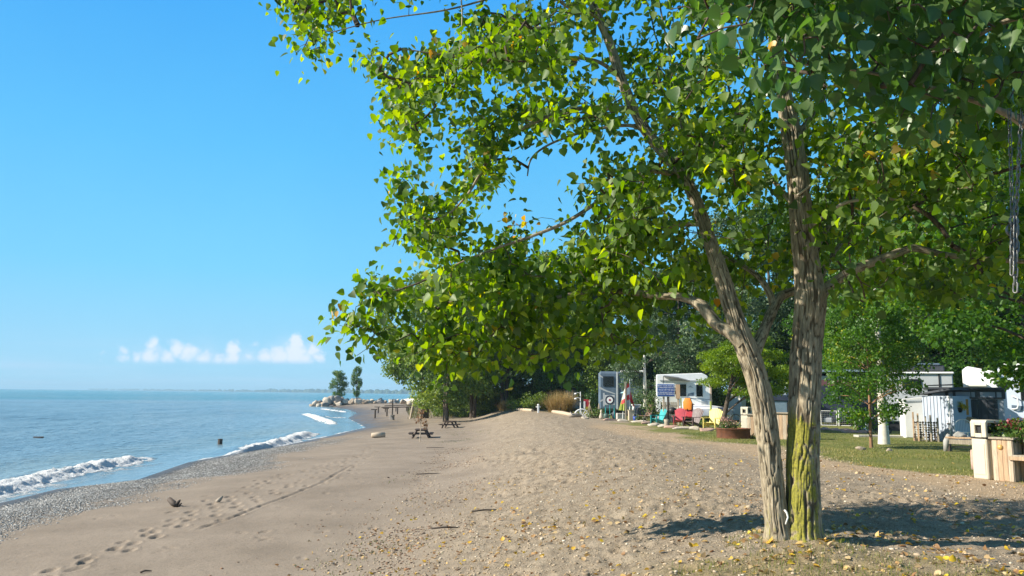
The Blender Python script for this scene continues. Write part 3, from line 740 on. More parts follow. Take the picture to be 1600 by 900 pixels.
# ------------------------------------------------------------------ the twin-trunked cottonwood
D0 = TRY
def limb(pts, step=.05):
    """pts: (px, py, width px, extra distance)"""
    out = []
    for px, py, w_, dy in pts:
        p = P(px, py, D0+dy); out.append((*p, w_*(D0+dy)/FPX/2))
    return smooth_path(out, step)
T1 = limb([(1257, 874, 108, 0), (1257, 854, 74, 0), (1255, 828, 55, 0), (1255, 795, 50, 0), (1254, 740, 47.5, 0), (1255, 680, 46.5, 0), (1257, 620, 46, .0), (1259, 560, 46, .02), (1264, 500, 45, .03), (1266, 470, 46, .03), (1262, 425, 40, .05), (1255, 375, 35, .07),
           (1250, 320, 33, .1), (1245, 265, 32, .12), (1235, 200, 29, .15), (1224, 140, 23, .2), (1212, 70, 20, .3), (1206, 0, 19, .4), (1200, -90, 16, .5), (1194, -200, 12, .6), (1192, -330, 7, .7)], .022)
T2 = limb([(1221, 874, 92, .05), (1219, 852, 56, .05), (1216, 825, 38, .04), (1212, 795, 33, .03), (1207, 750, 32, .02), (1202, 700, 32, 0), (1194, 640, 33, -.03), (1184, 595, 32.5, -.05), (1171, 555, 33, -.07), (1158, 525, 31, -.08), (1148, 495, 27, -.06),
           (1136, 458, 25, 0), (1126, 425, 24, .05), (1112, 385, 21, .15), (1100, 348, 19.5, .25), (1086, 310, 18, .35), (1062, 268, 18, .5), (1036, 238, 17.5, .6), (1010, 205, 17, .7), (988, 165, 16, .8), (968, 115, 15, .9), (950, 60, 14, 1.0),
           (925, 5, 13, 1.1), (895, -70, 10, 1.2), (870, -170, 7, 1.3), (860, -260, 4, 1.3)], .022)
T2b = limb([(1174, 556, 24, -.05), (1187, 532, 19, .05), (1197, 508, 16, .15), (1211, 478, 15, .3), (1222, 462, 14, .45), (1245, 453, 13, .7), (1275, 440, 11, 1.0), (1300, 400, 8, 1.4), (1330, 360, 5, 1.8)], .03)
T2b2 = limb([(1211, 480, 13, .3), (1202, 458, 11, .4), (1188, 436, 9, .55), (1165, 418, 7, .8), (1130, 400, 5, 1.2)], .03)
T2c = limb([(1160, 535, 26, -.1), (1142, 520, 21, -.08), (1122, 508, 19, -.03), (1108, 492, 18.5, .03), (1096, 478, 18, .1), (1078, 468, 13, .2), (1055, 463, 12, .3), (1025, 462, 11, .4), (990, 457, 10, .5), (950, 454, 8, .6),
            (900, 458, 7, .7), (850, 470, 5, .8), (800, 480, 4, .85)], .03)
T1b = limb([(1272, 482, 22, .03), (1288, 455, 17, .02), (1305, 440, 15, 0), (1330, 424, 15, -.03), (1360, 411, 13.5, -.05), (1393, 399, 13, -.1), (1424, 388, 12, -.15), (1445, 391, 11, -.2), (1475, 398, 9.5, -.3), (1515, 403, 9, -.4), (1560, 406, 8.5, -.5), (1610, 408, 7, -.6), (1660, 400, 5, -.7)], .03)
B = [limb(b_, .05) for b_ in (
    [(985, 168, 10, .8), (960, 170, 8, .75), (930, 168, 8, .7), (884, 173, 7.5, .6), (840, 189, 7, .5), (797, 213, 6, .4), (768, 244, 5, .3), (750, 272, 4.5, .25), (732, 302, 4, .2), (706, 330, 3, .2), (680, 345, 2, .15)],
    [(1012, 208, 8, .7), (984, 196, 6, .9), (929, 202, 5, 1.0), (884, 215, 4, 1.0), (849, 231, 3.5, 1.0), (829, 250, 3, 1.0), (824, 275, 2, 1.0)],
    [(1066, 276, 10, .5), (1020, 268, 8, .2), (973, 285, 7, 0), (930, 318, 6.5, .1), (884, 347, 6, .2), (831, 369, 5, .3), (778, 387, 4, .4), (720, 410, 3, .5), (660, 440, 2, .6)],
    [(950, 62, 9, 1.0), (930, 25, 7, .9), (890, 12, 6, .7), (860, -5, 5, .6), (800, -10, 4, .5), (700, 15, 3, .3), (600, 30, 2, .2), (520, 50, 2, .1)],
    [(968, 118, 8, .9), (930, 95, 6, .6), (870, 90, 5, .4), (800, 100, 4, .2), (720, 90, 3, .1), (620, 75, 2, 0)],
    [(1100, 350, 9, .25), (1060, 352, 7, .4), (1010, 365, 6, .6), (950, 395, 5, .8), (880, 430, 4, 1.0), (800, 430, 3, 1.1), (720, 440, 2, 1.2)],
    [(1088, 312, 8, .35), (1070, 240, 6, .6), (1062, 170, 5, .8), (1050, 100, 4, 1.0), (1035, 30, 3, 1.1), (1020, -60, 2, 1.2)],
    [(1238, 225, 12, .15), (1262, 190, 10, .3), (1285, 155, 8, .5), (1330, 110, 6, .7), (1390, 60, 4, .9), (1450, 20, 3, 1.0)],
    [(1250, 330, 10, .1), (1215, 290, 8, .6), (1180, 240, 6, 1.0), (1150, 180, 4, 1.3), (1130, 100, 3, 1.5)],
    [(1262, 425, 12, .05), (1290, 360, 9, .9), (1340, 300, 7, 1.6), (1400, 240, 5, 2.2), (1470, 190, 3, 2.6)],
    [(1225, 140, 10, .2), (1190, 90, 7, .1), (1160, 40, 5, 0), (1130, -20, 4, 0)])]
BARE = [limb(b_, .04) for b_ in (
    [(1268, 352, 7, .05), (1290, 336, 6, -.1), (1318, 318, 5.5, -.2), (1345, 312, 5, -.25), (1380, 310, 5, -.3), (1412, 311, 4, -.35), (1432, 298, 3, -.4), (1441, 284, 2.2, -.4)],
    [(1412, 311, 4, -.35), (1424, 330, 3.2, -.35), (1432, 352, 2.8, -.35), (1428, 372, 2, -.35)],
    [(1246, 305, 4, 0), (1268, 288, 3.5, -.1), (1284, 268, 2, -.15)],
    [(930, -20, 7, .6), (915, 5, 6.5, .55), (884, 27, 6, .5), (855, 40, 5.5, .45), (827, 44, 5, .4), (808, 36, 4, .4), (794, 20, 2.5, .4)],
    [(720, -10, 3, .2), (722, 30, 2.5, .2), (718, 80, 2, .2)])]
SK = [(T1, 170, .020), (T2, 150, .018), (T2b, 28, .012), (T2b2, 20, .008), (T2c, 32, .014), (T1b, 28, .012)] + [(b_, 12, .004) for b_ in B]
V1, F1, RG, MS = bark_sweep(SK)
moss = []
for nrm, zr, pi in MS:
    if pi > 1: moss.append(np.zeros(nrm.shape[:2]).ravel()-.6); continue
    face = np.clip(nrm @ unit(np.array([[-.75, -.66, 0]]))[0], -1, 1)
    hgt_ = (1-sstep(1.35, 1.95, zr)) if pi == 0 else .55*(1-sstep(.6, 1.7, zr))
    moss.append((hgt_*(.42+.26*face)-.25*(1-hgt_)).ravel())
cot = thing('cottonwood_tree', 'big twin-trunked cottonwood with mossy furrowed bark standing at the edge of the sand', 'tree', (TRX, TRY, gz(TRX, TRY)))
def rebase(Vx, o): return Vx-np.array(o.location)
me = mesh_np('trunk', rebase(V1, cot), [F1], dict(ridge=('POINT', RG), moss=('POINT', np.concatenate(moss))))
link('trunk', me, BARK, cot)
BARE[0] = BARE[0]
for grp in (BARE[0:2], BARE[2:3], BARE[3:4], BARE[4:5]):
    Vb, Fb = thin_branches([(b_[:, :3], b_[:, 3]) for b_ in grp], 7); link('bare_branch', mesh_np('bare_branch', rebase(Vb, cot), [Fb]), PALETWIG, cot)

CROWN = [(468, -40), (449, 40), (455, 84), (490, 98), (525, 96), (548, 150), (575, 152), (604, 138), (598, 168), (612, 200), (640, 205), (616, 240), (603, 280), (628, 300), (650, 280), (690, 300), (668, 322), (640, 318), (604, 350), (592, 388),
         (622, 396), (608, 440), (560, 445), (547, 462), (575, 490), (528, 498), (532, 522), (560, 540), (545, 560), (575, 592), (600, 578), (640, 600), (668, 592), (700, 612), (740, 604), (765, 634), (782, 640), (800, 600), (830, 606), (870, 576), (920, 566), (960, 545),
         (1010, 552), (1050, 520), (1090, 540), (1130, 500), (1180, 470), (1230, 460), (1290, 440), (1340, 470), (1400, 440), (1480, 470), (1560, 440), (1700, 470), (1720, -300), (468, -300)]
HOLES = [(850, 215, 62, 20, .12), (885, 260, 55, 34, .10), (930, 225, 30, 22, .2), (835, 300, 25, 28, .3), (700, 250, 28, 18, .25), (650, 255, 30, 30, .2), (760, 335, 30, 14, .35), (905, 60, 40, 22, .3), (1060, 90, 32, 34, .15), (1040, 160, 28, 26, .25), (960, 130, 22, 22, .3), (1020, 10, 50, 16, .2), (640, 12, 50, 14, .4),
         (520, 105, 60, 10, .2), (690, 140, 40, 20, .5), (1210, 250, 18, 40, .3), (1215, 330, 14, 30, .2), (580, 425, 40, 14, .15), (700, 370, 20, 14, .5)]
def crown_targets(n, r):
    out = []
    while len(out) < n:
        px = r.uniform(440, 1700, 4000); py = r.uniform(-290, 645, 4000)
        ok = inside(CROWN, px, py)
        w_ = np.ones_like(px)
        for hx, hy, ha, hb, k in HOLES: w_ = np.where(((px-hx)/ha)**2+((py-hy)/hb)**2 < 1, w_*k, w_)
        w_ *= np.where(px > 1180, .8, 1.0)*np.where((px > 940) & (py > 60) & (py < 520), 1.25, 1)*np.where(py < -20, .55, 1.0)
        w_ *= np.clip(.52+2.3*vnoise(px/58., py/46., 501)+.5*vnoise(px/24., py/20., 502), .05, 1)
        low = sstep(380, 470, py)*(1-sstep(900, 1000, px)); w_ *= 1-.30*low; w_ *= 1-.72*(1-sstep(900, 1000, px))*sstep(540, 580, py)
        ok &= r.uniform(0, 1.5, 4000) < w_
        for x, y in zip(px[ok], py[ok]):
            e = np.hypot((x-1150)/720, (y-120)/520); half = 2.5*math.sqrt(max(.03, 1-min(1, e)**2))+.25
            lo_ = float(sstep(330, 520, np.array(y))*(1-sstep(850, 1150, np.array(x))))
            cen = D0+.75+.0007*(1150-x)
            d = cen+r.uniform(-1, 1)*half*(1-.5*lo_)
            # keep the trunks in view: few shoots straight in front of them
            if d < D0+.1+(float(np.interp(y, [0, 200, 350, 480], [1.2, .75, .3, 0])) if x < 1160 else .1):
                tx = np.interp(y, [60, 200, 350, 470, 560], [955, 1005, 1102, 1140, 1172])
                if abs(x-tx) < 46 and y > -20 and r.random() < .88: continue
                if abs(x-np.interp(y, [60, 200, 350], [1212, 1236, 1252])) < 58 and y > 90 and r.random() < .93: continue
                if 1080 < x < 1300 and y > 430 and r.random() < .8: continue
                if y > 370 and 1270 < x < 1560 and abs(y-405) < 40 and r.random() < .6: continue
            q_ = P(x, y, d); kx = math.cos(SUN_EL)/math.sin(SUN_EL); gx_ = q_[0]+q_[2]*kx*-math.sin(SUN_AZ); gy_ = q_[1]-q_[2]*kx*math.cos(SUN_AZ)
            # the foot of the trunks and the sand before them lie in the sun
            if gx_ < 6.6 and gy_ < 9.15 and r.random() < .95: continue
            dxt = TRX-q_[0]
            if dxt > 0:
                zt = q_[2]-dxt/-math.sin(SUN_AZ)/kx; yt = q_[1]+dxt/math.tan(SUN_AZ)
                if -.2 < zt < 1.9 and abs(yt-TRY) < .5 and r.random() < .9: continue
            out.append(q_)
    return np.array(out[:n])
r = np.random.default_rng(21)
tg = crown_targets(2350, r)
limb_pts = np.vstack([x_[::3, :3] for x_, _, _ in SK[2:]]+[T1[len(T1)//2::4, :3], T2[len(T2)*5//12::4, :3]])
segs, ends = grow(limb_pts, None, tg, r)
Vb, Fb = thin_branches(segs, 5)
link('twigs', mesh_np('twigs', rebase(Vb, cot), [Fb], dict(ridge=('POINT', np.full(len(Vb), .45)), moss=('POINT', np.full(len(Vb), -.6)))), BARKD, cot)
C, T, Nn, S, idx = shoot_leaves(ends, tg, r, 18.5, .32, .094, .15)
S = S*(1+.18*(C[:, 2] < 3.2)*(C[:, 0] < 1.0)); tint = np.clip(r.beta(2.2, 2.2, len(C))*.86+r.normal(0, .12, len(tg))[idx], 0, .94); yl = (r.random(len(C)) < .004) | ((r.random(len(tg)) < .007)[idx] & (r.random(len(C)) < .6)); tint = np.where(yl, r.uniform(.955, 1, len(C)), tint)
link('leaves', leaf_mesh('leaves', rebase(C, cot), T, Nn, S, tint), GREEN, cot)

# ------------------------------------------------------------------ the second cottonwood: only its lowest boughs reach into view
fx, fy = 5.4, 4.9
ct2 = thing('overhanging_cottonwood_tree', 'cottonwood whose large dark glossy leaves hang down close overhead above the chain', 'tree', (fx, fy, gz(fx, fy)))
tr = smooth_path([(fx, fy, -.1, .24), (fx, fy, .6, .19), (fx-.1, fy, 1.8, .17), (fx-.15, fy-.05, 3.0, .15), (fx-.1, fy-.1, 4.4, .12), (fx, fy-.1, 6.2, .07), (fx, fy, 8, .03)], .05)
def limb2(pts, step=.04): return smooth_path([(*P(a, b_, d), w_*d/FPX/2) for a, b_, w_, d in pts], step)
bq = [np.vstack([smooth_path([(fx-.1, fy-.02, 2.2, .075), (4.3, fy-.5, 2.75, .062), (3.4, 4.2, 2.98, .05), (*P(1600, 190, 4.15), .036)], .05), limb2([(1600, 190, 18, 4.15), (1560, 172, 10, 4.2), (1500, 150, 8, 4.3), (1430, 130, 6, 4.4), (1340, 110, 5, 4.5), (1250, 100, 4, 4.5), (1150, 90, 3, 4.5)])[1:]]),
      smooth_path([(fx-.15, fy, 3.0, .06), (4.2, 4.6, 3.7, .05), (*P(1500, -120, 4.7), .03), (*P(1350, -60, 4.6), .018), (*P(1200, 0, 4.5), .010), (*P(1100, 30, 4.5), .005)], .05),
      smooth_path([(fx-.15, fy, 3.3, .05), (4.4, 4.2, 3.7, .03), (*P(1640, 20, 4.3), .018), (*P(1500, 70, 4.4), .010), (*P(1420, 90, 4.4), .005)], .05)]
V1, F1, RG, MS = bark_sweep([(tr, 48, .022)]+[(q, 14, .005) for q in bq])
V_t, F_t, RG_t = V1, F1, RG
C2 = [(1075, -60), (1040, 20), (1075, 60), (1150, 90), (1180, 150), (1215, 150), (1240, 190), (1290, 170), (1330, 160), (1370, 190), (1410, 200), (1450, 240), (1490, 250), (1530, 215), (1560, 150), (1640, 190), (1700, 150), (1700, -200), (1100, -200)]
out = []
r = np.random.default_rng(33)
while len(out) < 340:
    px, py = r.uniform(1030, 1700), r.uniform(-200, 260)
    if abs(px-np.interp(py, [60, 200, 300], [1212, 1236, 1246])) < 40 and py > 105 and r.random() < .85: continue
    if inside(C2, np.array(px), np.array(py)) and r.random() < (1.0 if py < 120 else .8): out.append(P(px, py, 3.75+1.9*r.random()**1.2))
# crown beyond the frame, so that the tree is whole
out += [np.array([fx, fy, 5.6])+v*np.array([2.2, 2.0, 2.0])*r.uniform(.5, 1) for v in rand_dirs(160, r)]
tg = np.array(out)
segs, ends = grow(np.vstack([q[::3, :3] for q in bq]+[tr[60::4, :3]]), None, tg, r)
Vb, Fb = thin_branches(segs, 5)
me = mesh_np('trunk', rebase(np.vstack([V_t, Vb]), ct2), [F_t, Fb+len(V_t)], dict(ridge=('POINT', np.concatenate([RG_t, np.full(len(Vb), .45)])), moss=('POINT', np.full(len(V_t)+len(Vb), -.6))))
o = link('trunk', me, BARK, ct2); me.materials.append(BARKD); me.polygons.foreach_set('material_index', np.concatenate([np.zeros(len(F_t), np.int32), np.ones(len(Fb), np.int32)]))
C, T, Nn, S, idx = shoot_leaves(ends, tg, r, 11, .28, .086, spread=.13, droop=1.1, up=.35)
tint = np.clip(r.beta(2, 3, len(C))*.7, 0, .9); tint = np.where(r.random(len(C)) < .006, .98, tint)
LEAFB = leafmat('overhanging_leaf', [(0.0, (0.026, 0.080, 0.016)), (0.45, (0.066, 0.155, 0.026)), (0.9, (0.16, 0.27, 0.045)), (0.95, (0.6, 0.42, 0.02)), (1, (0.6, 0.3, 0.02))], .5, 1.9, .34, .55, pale=.3)
link('leaves', leaf_mesh('leaves', rebase(C, ct2), T, Nn, S, tint, 'fine', .2), LEAFB, ct2)

# ------------------------------------------------------------------ trees standing farther back
def crown_clumps(r, H, z0, rx, ry, k, shape):
    C = []; Rd = []
    while len(C) < k:
        t = r.uniform(0, 1); z = z0+(H-z0)*t
        prof = {'oval': math.sqrt(max(0, 1-(2*t-1)**2))**.8, 'cone': (1-t)**.75*min(1, t*8+.45), 'spread': (1-t**2.2)**.5*min(1, .55+t*2), 'column': (1-abs(2*t-1)**3)**.6}[shape]
        a = r.uniform(0, 2*math.pi); q = r.uniform(.25, 1)**.5*prof
        C.append((math.cos(a)*rx*q, math.sin(a)*ry*q, z)); Rd.append(r.uniform(.6, 1.25))
    return np.array(C), np.array(Rd)
def make_tree(name, seed, H, z0, rx, ry, mat, bark, n, size, clump, k=46, shape='oval', tr_r=.22, lean=0.0, cx=0.0, flatz=.65, stems=1, twig=.5, part='crown', wide=1.0):
    r = np.random.default_rng(seed)
    C, Rd = crown_clumps(r, H, z0, rx, ry, k, shape); C[:, 0] += cx
    root = bpy.data.objects.new(name, None); COL.objects.link(root); root.empty_display_size = .3
    # trunk and limbs
    segs = []
    tops = []
    for s_i in range(stems):
        ox = (s_i-(stems-1)/2)*.35
        m = 9; zz = np.linspace(-.25, z0+(H-z0)*.8, m); wob = np.cumsum(r.normal(0, .012*H/8, (m, 2)), axis=0)
        path = np.stack([ox*(1+zz*.25)+wob[:, 0]+lean*zz/H, wob[:, 1], zz], -1); rad = tr_r*np.linspace(1.12, .25, m); rad[0] *= 1.25
        segs.append((path, rad)); tops.append((path, rad))
    stems_ = list(segs); segs = []
    for c in C[:26]:
        path, rad = tops[r.integers(len(tops))]; j = np.searchsorted(path[:, 2], c[2]-(.35*np.hypot(c[0], c[1])+.3)); j = int(np.clip(j, 2, len(path)-1))
        a = path[j]; q = np.linspace(0, 1, 6)[:, None]; p = a+(c-a)*q; p[:, 2] += np.sin(q[:, 0]*np.pi)*.12*np.linalg.norm(c-a)+0
        segs.append((p, np.linspace(min(rad[j]*.4, .06), .010, 6)))
    Va, Fa = thin_branches(stems_, 12); Vb, Fb = thin_branches(segs, 6)
    me = mesh_np('trunk', np.vstack([Va, Vb]), [Fa, Fb+len(Va)], dict(ridge=('POINT', np.full(len(Va)+len(Vb), .5))))
    o = link('trunk', me, bark, root); me.materials.append(REDB if bark is REDB else BARKD); me.polygons.foreach_set('material_index', np.concatenate([np.zeros(len(Fa), np.int32), np.ones(len(Fb), np.int32)]))
    per = r.multinomial(n, Rd**2/np.sum(Rd**2)); idx = np.repeat(np.arange(k), per); m = len(idx)
    d = unit(r.normal(size=(m, 3)))*(r.uniform(0, 1, m)**.45)[:, None]*np.array([1, 1, flatz])
    pos = C[idx]+d*(Rd[idx]*clump)[:, None]
    T = unit(r.normal(size=(m, 3)))*.7; T[:, 2] -= .45; Nn = r.normal(size=(m, 3))*.7+unit(d)*.45; Nn[:, 2] += .45
    tint = np.clip(.5+r.normal(0, .18, m)+r.normal(0, .13, k)[idx], 0, 1)
    link(part, leaf_mesh(part, pos, T, Nn, size*r.uniform(.6, 1.3, m), tint, 'card', wide=wide), mat, root)
    return root
USED = {}
def plant(proto, label, x, y, rz, s=1.0, cat='tree', group=None, sz=None):
    if proto.name not in USED: USED[proto.name] = 1; o = proto
    else: o = copy_thing(proto)
    o.location = (x, y, gmac(x, y)-.05); o.rotation_euler = (0, 0, rz); o.scale = (s, s, sz or s); tag(o, label, cat, group); return o
def at(px, Y): return (px-800)/FPX*Y
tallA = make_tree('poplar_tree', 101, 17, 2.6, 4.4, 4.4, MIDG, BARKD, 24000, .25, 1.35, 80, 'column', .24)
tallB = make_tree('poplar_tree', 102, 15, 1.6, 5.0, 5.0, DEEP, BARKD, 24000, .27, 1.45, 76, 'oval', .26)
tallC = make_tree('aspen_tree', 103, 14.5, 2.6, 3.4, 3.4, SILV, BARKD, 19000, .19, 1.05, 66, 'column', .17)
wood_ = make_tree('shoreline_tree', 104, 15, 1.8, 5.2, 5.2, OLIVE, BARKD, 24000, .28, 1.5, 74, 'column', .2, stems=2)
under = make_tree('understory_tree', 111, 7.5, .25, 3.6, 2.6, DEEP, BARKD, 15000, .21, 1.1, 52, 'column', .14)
locust = make_tree('honey_locust_tree', 105, 4.6, 1.85, 2.4, 2.6, LOCU, BARKD, 30000, .125, .55, 90, 'spread', .13, lean=1.1, cx=1.4, flatz=.42, wide=.6)
young = make_tree('young_tree', 106, 5.4, .95, 1.65, 1.5, YOUNG, REDB, 15000, .10, .45, 110, 'column', .055, flatz=.7)
birch = make_tree('white_birch_tree', 107, 7.8, 2.3, 2.2, 2.2, MIDG, BIRCH, 14000, .11, .62, 60, 'oval', .165)
maple = make_tree('bright_maple_tree', 108, 9.0, 1.75, 3.2, 3.2, YOUNG, BARKD, 24000, .13, .72, 90, 'column', .15)
silver = make_tree('silver_poplar_tree', 109, 7.2, 1.7, 2.3, 2.2, SILV, BIRCH, 14000, .125, .62, 54, 'oval', .15)
point = make_tree('shore_sapling', 110, 8.0, 1.6, 2.5, 2.5, MIDG, BARKD, 5200, .30, 1.05, 44, 'oval', .13, stems=2)

plant(wood_, 'olive green tree nearest the open beach in the line of shoreline trees', at(668, 92), 92, .4, 1.1)
plant(tallA, 'tall mid green poplar rising directly behind the shoreline thicket', at(726, 98), 98, 1.1, 1.08)
plant(wood_, 'olive thicket tree with bare stems showing under it beside the dune crest', at(742, 86), 86, 2.6, .95)
plant(tallA, 'mid green poplar between the shoreline thicket and the dark green trees', at(800, 104), 104, 2.2, 1.1)
plant(wood_, 'broad sunlit olive tree leaning out over the dune crest ahead of the shoreline trees', at(700, 80), 80, 5.2, .98)
plant(wood_, 'sunlit olive tree beside the dune crest, in front of the dark green trees', at(790, 84), 84, 3.4, 1.0)
plant(tallA, 'mid green poplar over the olive bushes at the back of the sand', at(860, 82), 82, 4.4, .95)
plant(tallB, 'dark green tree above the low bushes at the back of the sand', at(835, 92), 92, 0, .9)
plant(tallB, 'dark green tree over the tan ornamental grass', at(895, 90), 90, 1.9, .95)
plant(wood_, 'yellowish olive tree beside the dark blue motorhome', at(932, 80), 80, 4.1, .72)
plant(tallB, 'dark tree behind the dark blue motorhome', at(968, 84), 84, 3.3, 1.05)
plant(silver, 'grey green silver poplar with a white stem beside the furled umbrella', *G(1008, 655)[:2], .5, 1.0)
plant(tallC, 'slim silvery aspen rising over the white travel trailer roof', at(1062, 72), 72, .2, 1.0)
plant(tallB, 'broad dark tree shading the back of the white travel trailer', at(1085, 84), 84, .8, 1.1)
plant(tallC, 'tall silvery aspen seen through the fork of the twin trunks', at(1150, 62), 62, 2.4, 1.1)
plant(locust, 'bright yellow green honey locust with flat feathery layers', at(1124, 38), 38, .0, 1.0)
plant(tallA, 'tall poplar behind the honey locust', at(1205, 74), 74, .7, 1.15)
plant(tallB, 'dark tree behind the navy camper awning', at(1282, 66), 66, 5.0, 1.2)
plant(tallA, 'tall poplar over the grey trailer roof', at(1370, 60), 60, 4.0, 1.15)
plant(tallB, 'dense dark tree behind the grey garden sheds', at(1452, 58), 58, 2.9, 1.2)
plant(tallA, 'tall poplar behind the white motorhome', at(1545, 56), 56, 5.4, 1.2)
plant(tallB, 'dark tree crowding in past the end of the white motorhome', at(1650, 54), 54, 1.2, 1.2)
plant(young, 'young tree with thin reddish trunk and bright leaves on the lawn', *G(1362, 700)[:2], .3, .93)
plant(birch, 'white-barked birch standing just behind the young reddish tree', *G(1382, 694)[:2], 1.0, 1.0)
plant(maple, 'bright green maple whose boughs hang over the sheds and white motorhome', at(1640, 21), 21, 1.7, 1.2, sz=1.1)
plant(maple, 'tall leafy maple behind the white motorhome roof', at(1600, 50), 50, 3.9, 1.5)
plant(maple, 'bright maple behind the birch filling the gap over the grey trailer', at(1335, 52), 52, .3, 1.35)
plant(maple, 'bright maple rising behind the grey trailer and the white shed', at(1440, 49), 49, 2.3, 1.4)
brush = make_tree('underbrush', 112, 3.4, .05, 2.3, 1.8, OLIVE, BARKD, 6000, .17, .8, 34, 'column', .06)
r = np.random.default_rng(12)
for px, Y, s in ((700, 97, 1.0), (733, 93, .9), (756, 88, .95), (781, 88, .9), (812, 87, .85), (842, 86, 1.0), (868, 85, .8)):
    plant(brush, 'sunlit olive bush filling the ground under the shoreline trees', at(px, Y), Y, r.uniform(0, 6.28), s, 'bush', 'bushes under the shoreline trees', s*r.uniform(.7, 1.0))
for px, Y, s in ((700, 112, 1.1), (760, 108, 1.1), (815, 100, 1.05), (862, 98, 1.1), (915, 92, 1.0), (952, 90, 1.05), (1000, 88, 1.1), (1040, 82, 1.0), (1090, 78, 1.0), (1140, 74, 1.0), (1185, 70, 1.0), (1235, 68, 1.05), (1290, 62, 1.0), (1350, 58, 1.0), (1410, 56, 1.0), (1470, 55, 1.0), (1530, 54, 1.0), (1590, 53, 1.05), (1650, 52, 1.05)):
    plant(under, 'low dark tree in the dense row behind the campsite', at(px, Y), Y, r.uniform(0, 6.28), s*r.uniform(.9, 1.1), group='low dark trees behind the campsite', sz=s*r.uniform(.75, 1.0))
for q, (px, Y, s, lb, n_) in enumerate(((533, 205, .88, 'small rounded dark green tree on the boulder point', 0), (561, 200, .95, 'sparse leaning sapling next to the rounded tree on the boulder point', 1))):
    o = plant(point, lb, at(px, Y), Y, q*2.0, s, sz=s*(1.0 if q == 0 else 1.12))
    o.scale = (.84, .84, .98) if q == 0 else (.5, .5, 1.10)
    o.location.z = ZW+1.0
# ------------------------------------------------------------------ paints and woods
WHITE = M('white_paint', (0.78, 0.78, 0.76), .4, .05, 3, .05, 20, dirt=.18, dirtcol=(.45, .42, .36))
CREAM = M('cream_gelcoat', (0.66, 0.64, 0.57), .42, .06, 3, .05, 20, dirt=.15, dirtcol=(.42, .38, .30))
BLACKG = M('dark_window_glass', (0.012, 0.014, 0.016), .12, .1, 3, 0)
NAVY = M('navy_vinyl', (0.018, 0.026, 0.05), .5, .15, 4, .05)
SLATE = M('slate_blue_gelcoat', (0.10, 0.14, 0.19), .35, .12, 2, .03)
GREYP = M('grey_siding', (0.34, 0.37, 0.42), .6, .08, 3, .1, 12, dirt=.15)
GREYL = M('light_grey_gelcoat', (0.42, 0.44, 0.45), .4, .06, 2, .03)
CHAR = M('charcoal_panel', (0.045, 0.05, 0.06), .55, .12, 4, .1)
BLACK = M('black_trim', (0.02, 0.02, 0.022), .5, .15, 5, .05)
STEEL = M('galvanised_steel', (0.52, 0.52, 0.52), .38, .12, 20, .1, 60, metallic=.85)
RUST = M('rusted_steel', (0.165, 0.062, 0.03), .85, .4, 5, .3, 30, dirt=.5, dirtcol=(.06, .028, .018))
DRIFT = wood('driftwood', (0.36, 0.30, 0.235)); PALEW = wood('pale_weathered_wood', (0.50, 0.40, 0.29)); DARKW = wood('dark_wet_wood', (0.075, 0.055, 0.042)); TABLEW = wood('brown_stained_wood', (0.085, 0.055, 0.042), rough=.7)
CEDAR = wood('cedar_planks', (0.46, 0.31, 0.19), grain=(9, 9, .8), var=.3); GREYW = wood('grey_weathered_wood', (0.33, 0.28, 0.21)); CUTW = M('cut_wood_face', (0.60, 0.49, 0.33), .8, .15, 14, .2)
BLEACH = wood('bleached_driftwood', (0.62, 0.57, 0.50), grain=(2, 8, 8), var=.15)
BEIGE = M('beige_plastic', (0.56, 0.50, 0.385), .55, .06, 6, .12, 60, dirt=.22, dirtcol=(.36, .31, .23)); BEIGEP = M('beige_speckled_panel', (0.50, 0.47, 0.38), .8, .18, 120, .3, 160)
TEAL = M('teal_paint', (0.03, 0.36, 0.36), .45, .12, 6, .05); RED = M('red_paint', (0.42, 0.025, 0.035), .45, .15, 6, .05); PINKR = M('faded_red_plastic', (0.50, 0.07, 0.09), .5, .15, 6, .05); YEL = M('yellow_paint', (0.78, 0.63, 0.17), .5, .08, 6, .05)
BROWNP = M('dark_brown_resin', (0.075, 0.038, 0.04), .5, .2, 6, .05); BROWNF = M('brown_sling_fabric', (0.19, 0.10, 0.075), .8, .2, 12, .2)
ORANGE = M('orange_nylon', (0.80, 0.24, 0.02), .6, .12, 8, .2); SIGNB = M('sign_blue', (0.018, 0.085, 0.36), .4, .05, 4, 0); SIGNW = M('sign_white', (0.80, 0.82, 0.84), .5, .03, 4, 0)
FLAGR = M('flag_red_nylon', (0.62, 0.02, 0.025), .6, .1, 8, .1); FLAGW = M('flag_white_nylon', (0.82, 0.78, 0.76), .6, .05, 8, .1); CYAN = M('cyan_canopy_fabric', (0.03, 0.52, 0.62), .6, .08, 6, .1); LIME = M('lime_fabric', (0.42, 0.47, 0.10), .7, .15, 6, .1); IVORY = M('ivory_fabric', (0.74, 0.74, 0.60), .7, .08, 6, .1)
STONE = M('pale_limestone', (0.52, 0.45, 0.36), .9, .2, 5, .6, 18, dirt=.3, bdist=.03); STONE2 = M('tan_stone', (0.40, 0.32, 0.24), .9, .25, 4, .6, 14, dirt=.4, bdist=.05); STONE3 = M('grey_stone', (0.25, 0.235, 0.22), .9, .3, 4, .6, 14, dirt=.4, bdist=.05)
PINKST = M('pinkish_stone', (0.46, 0.30, 0.24), .9, .2, 5, .5, 16, bdist=.03)
SOIL = M('potting_soil', (0.05, 0.035, 0.025), .95, .3, 20, .5)
FLEAF = leafmat('garden_leaf', [(0, (0.03, 0.07, 0.012)), (.6, (0.075, 0.14, 0.022)), (1, (0.20, 0.26, 0.04))], .3)
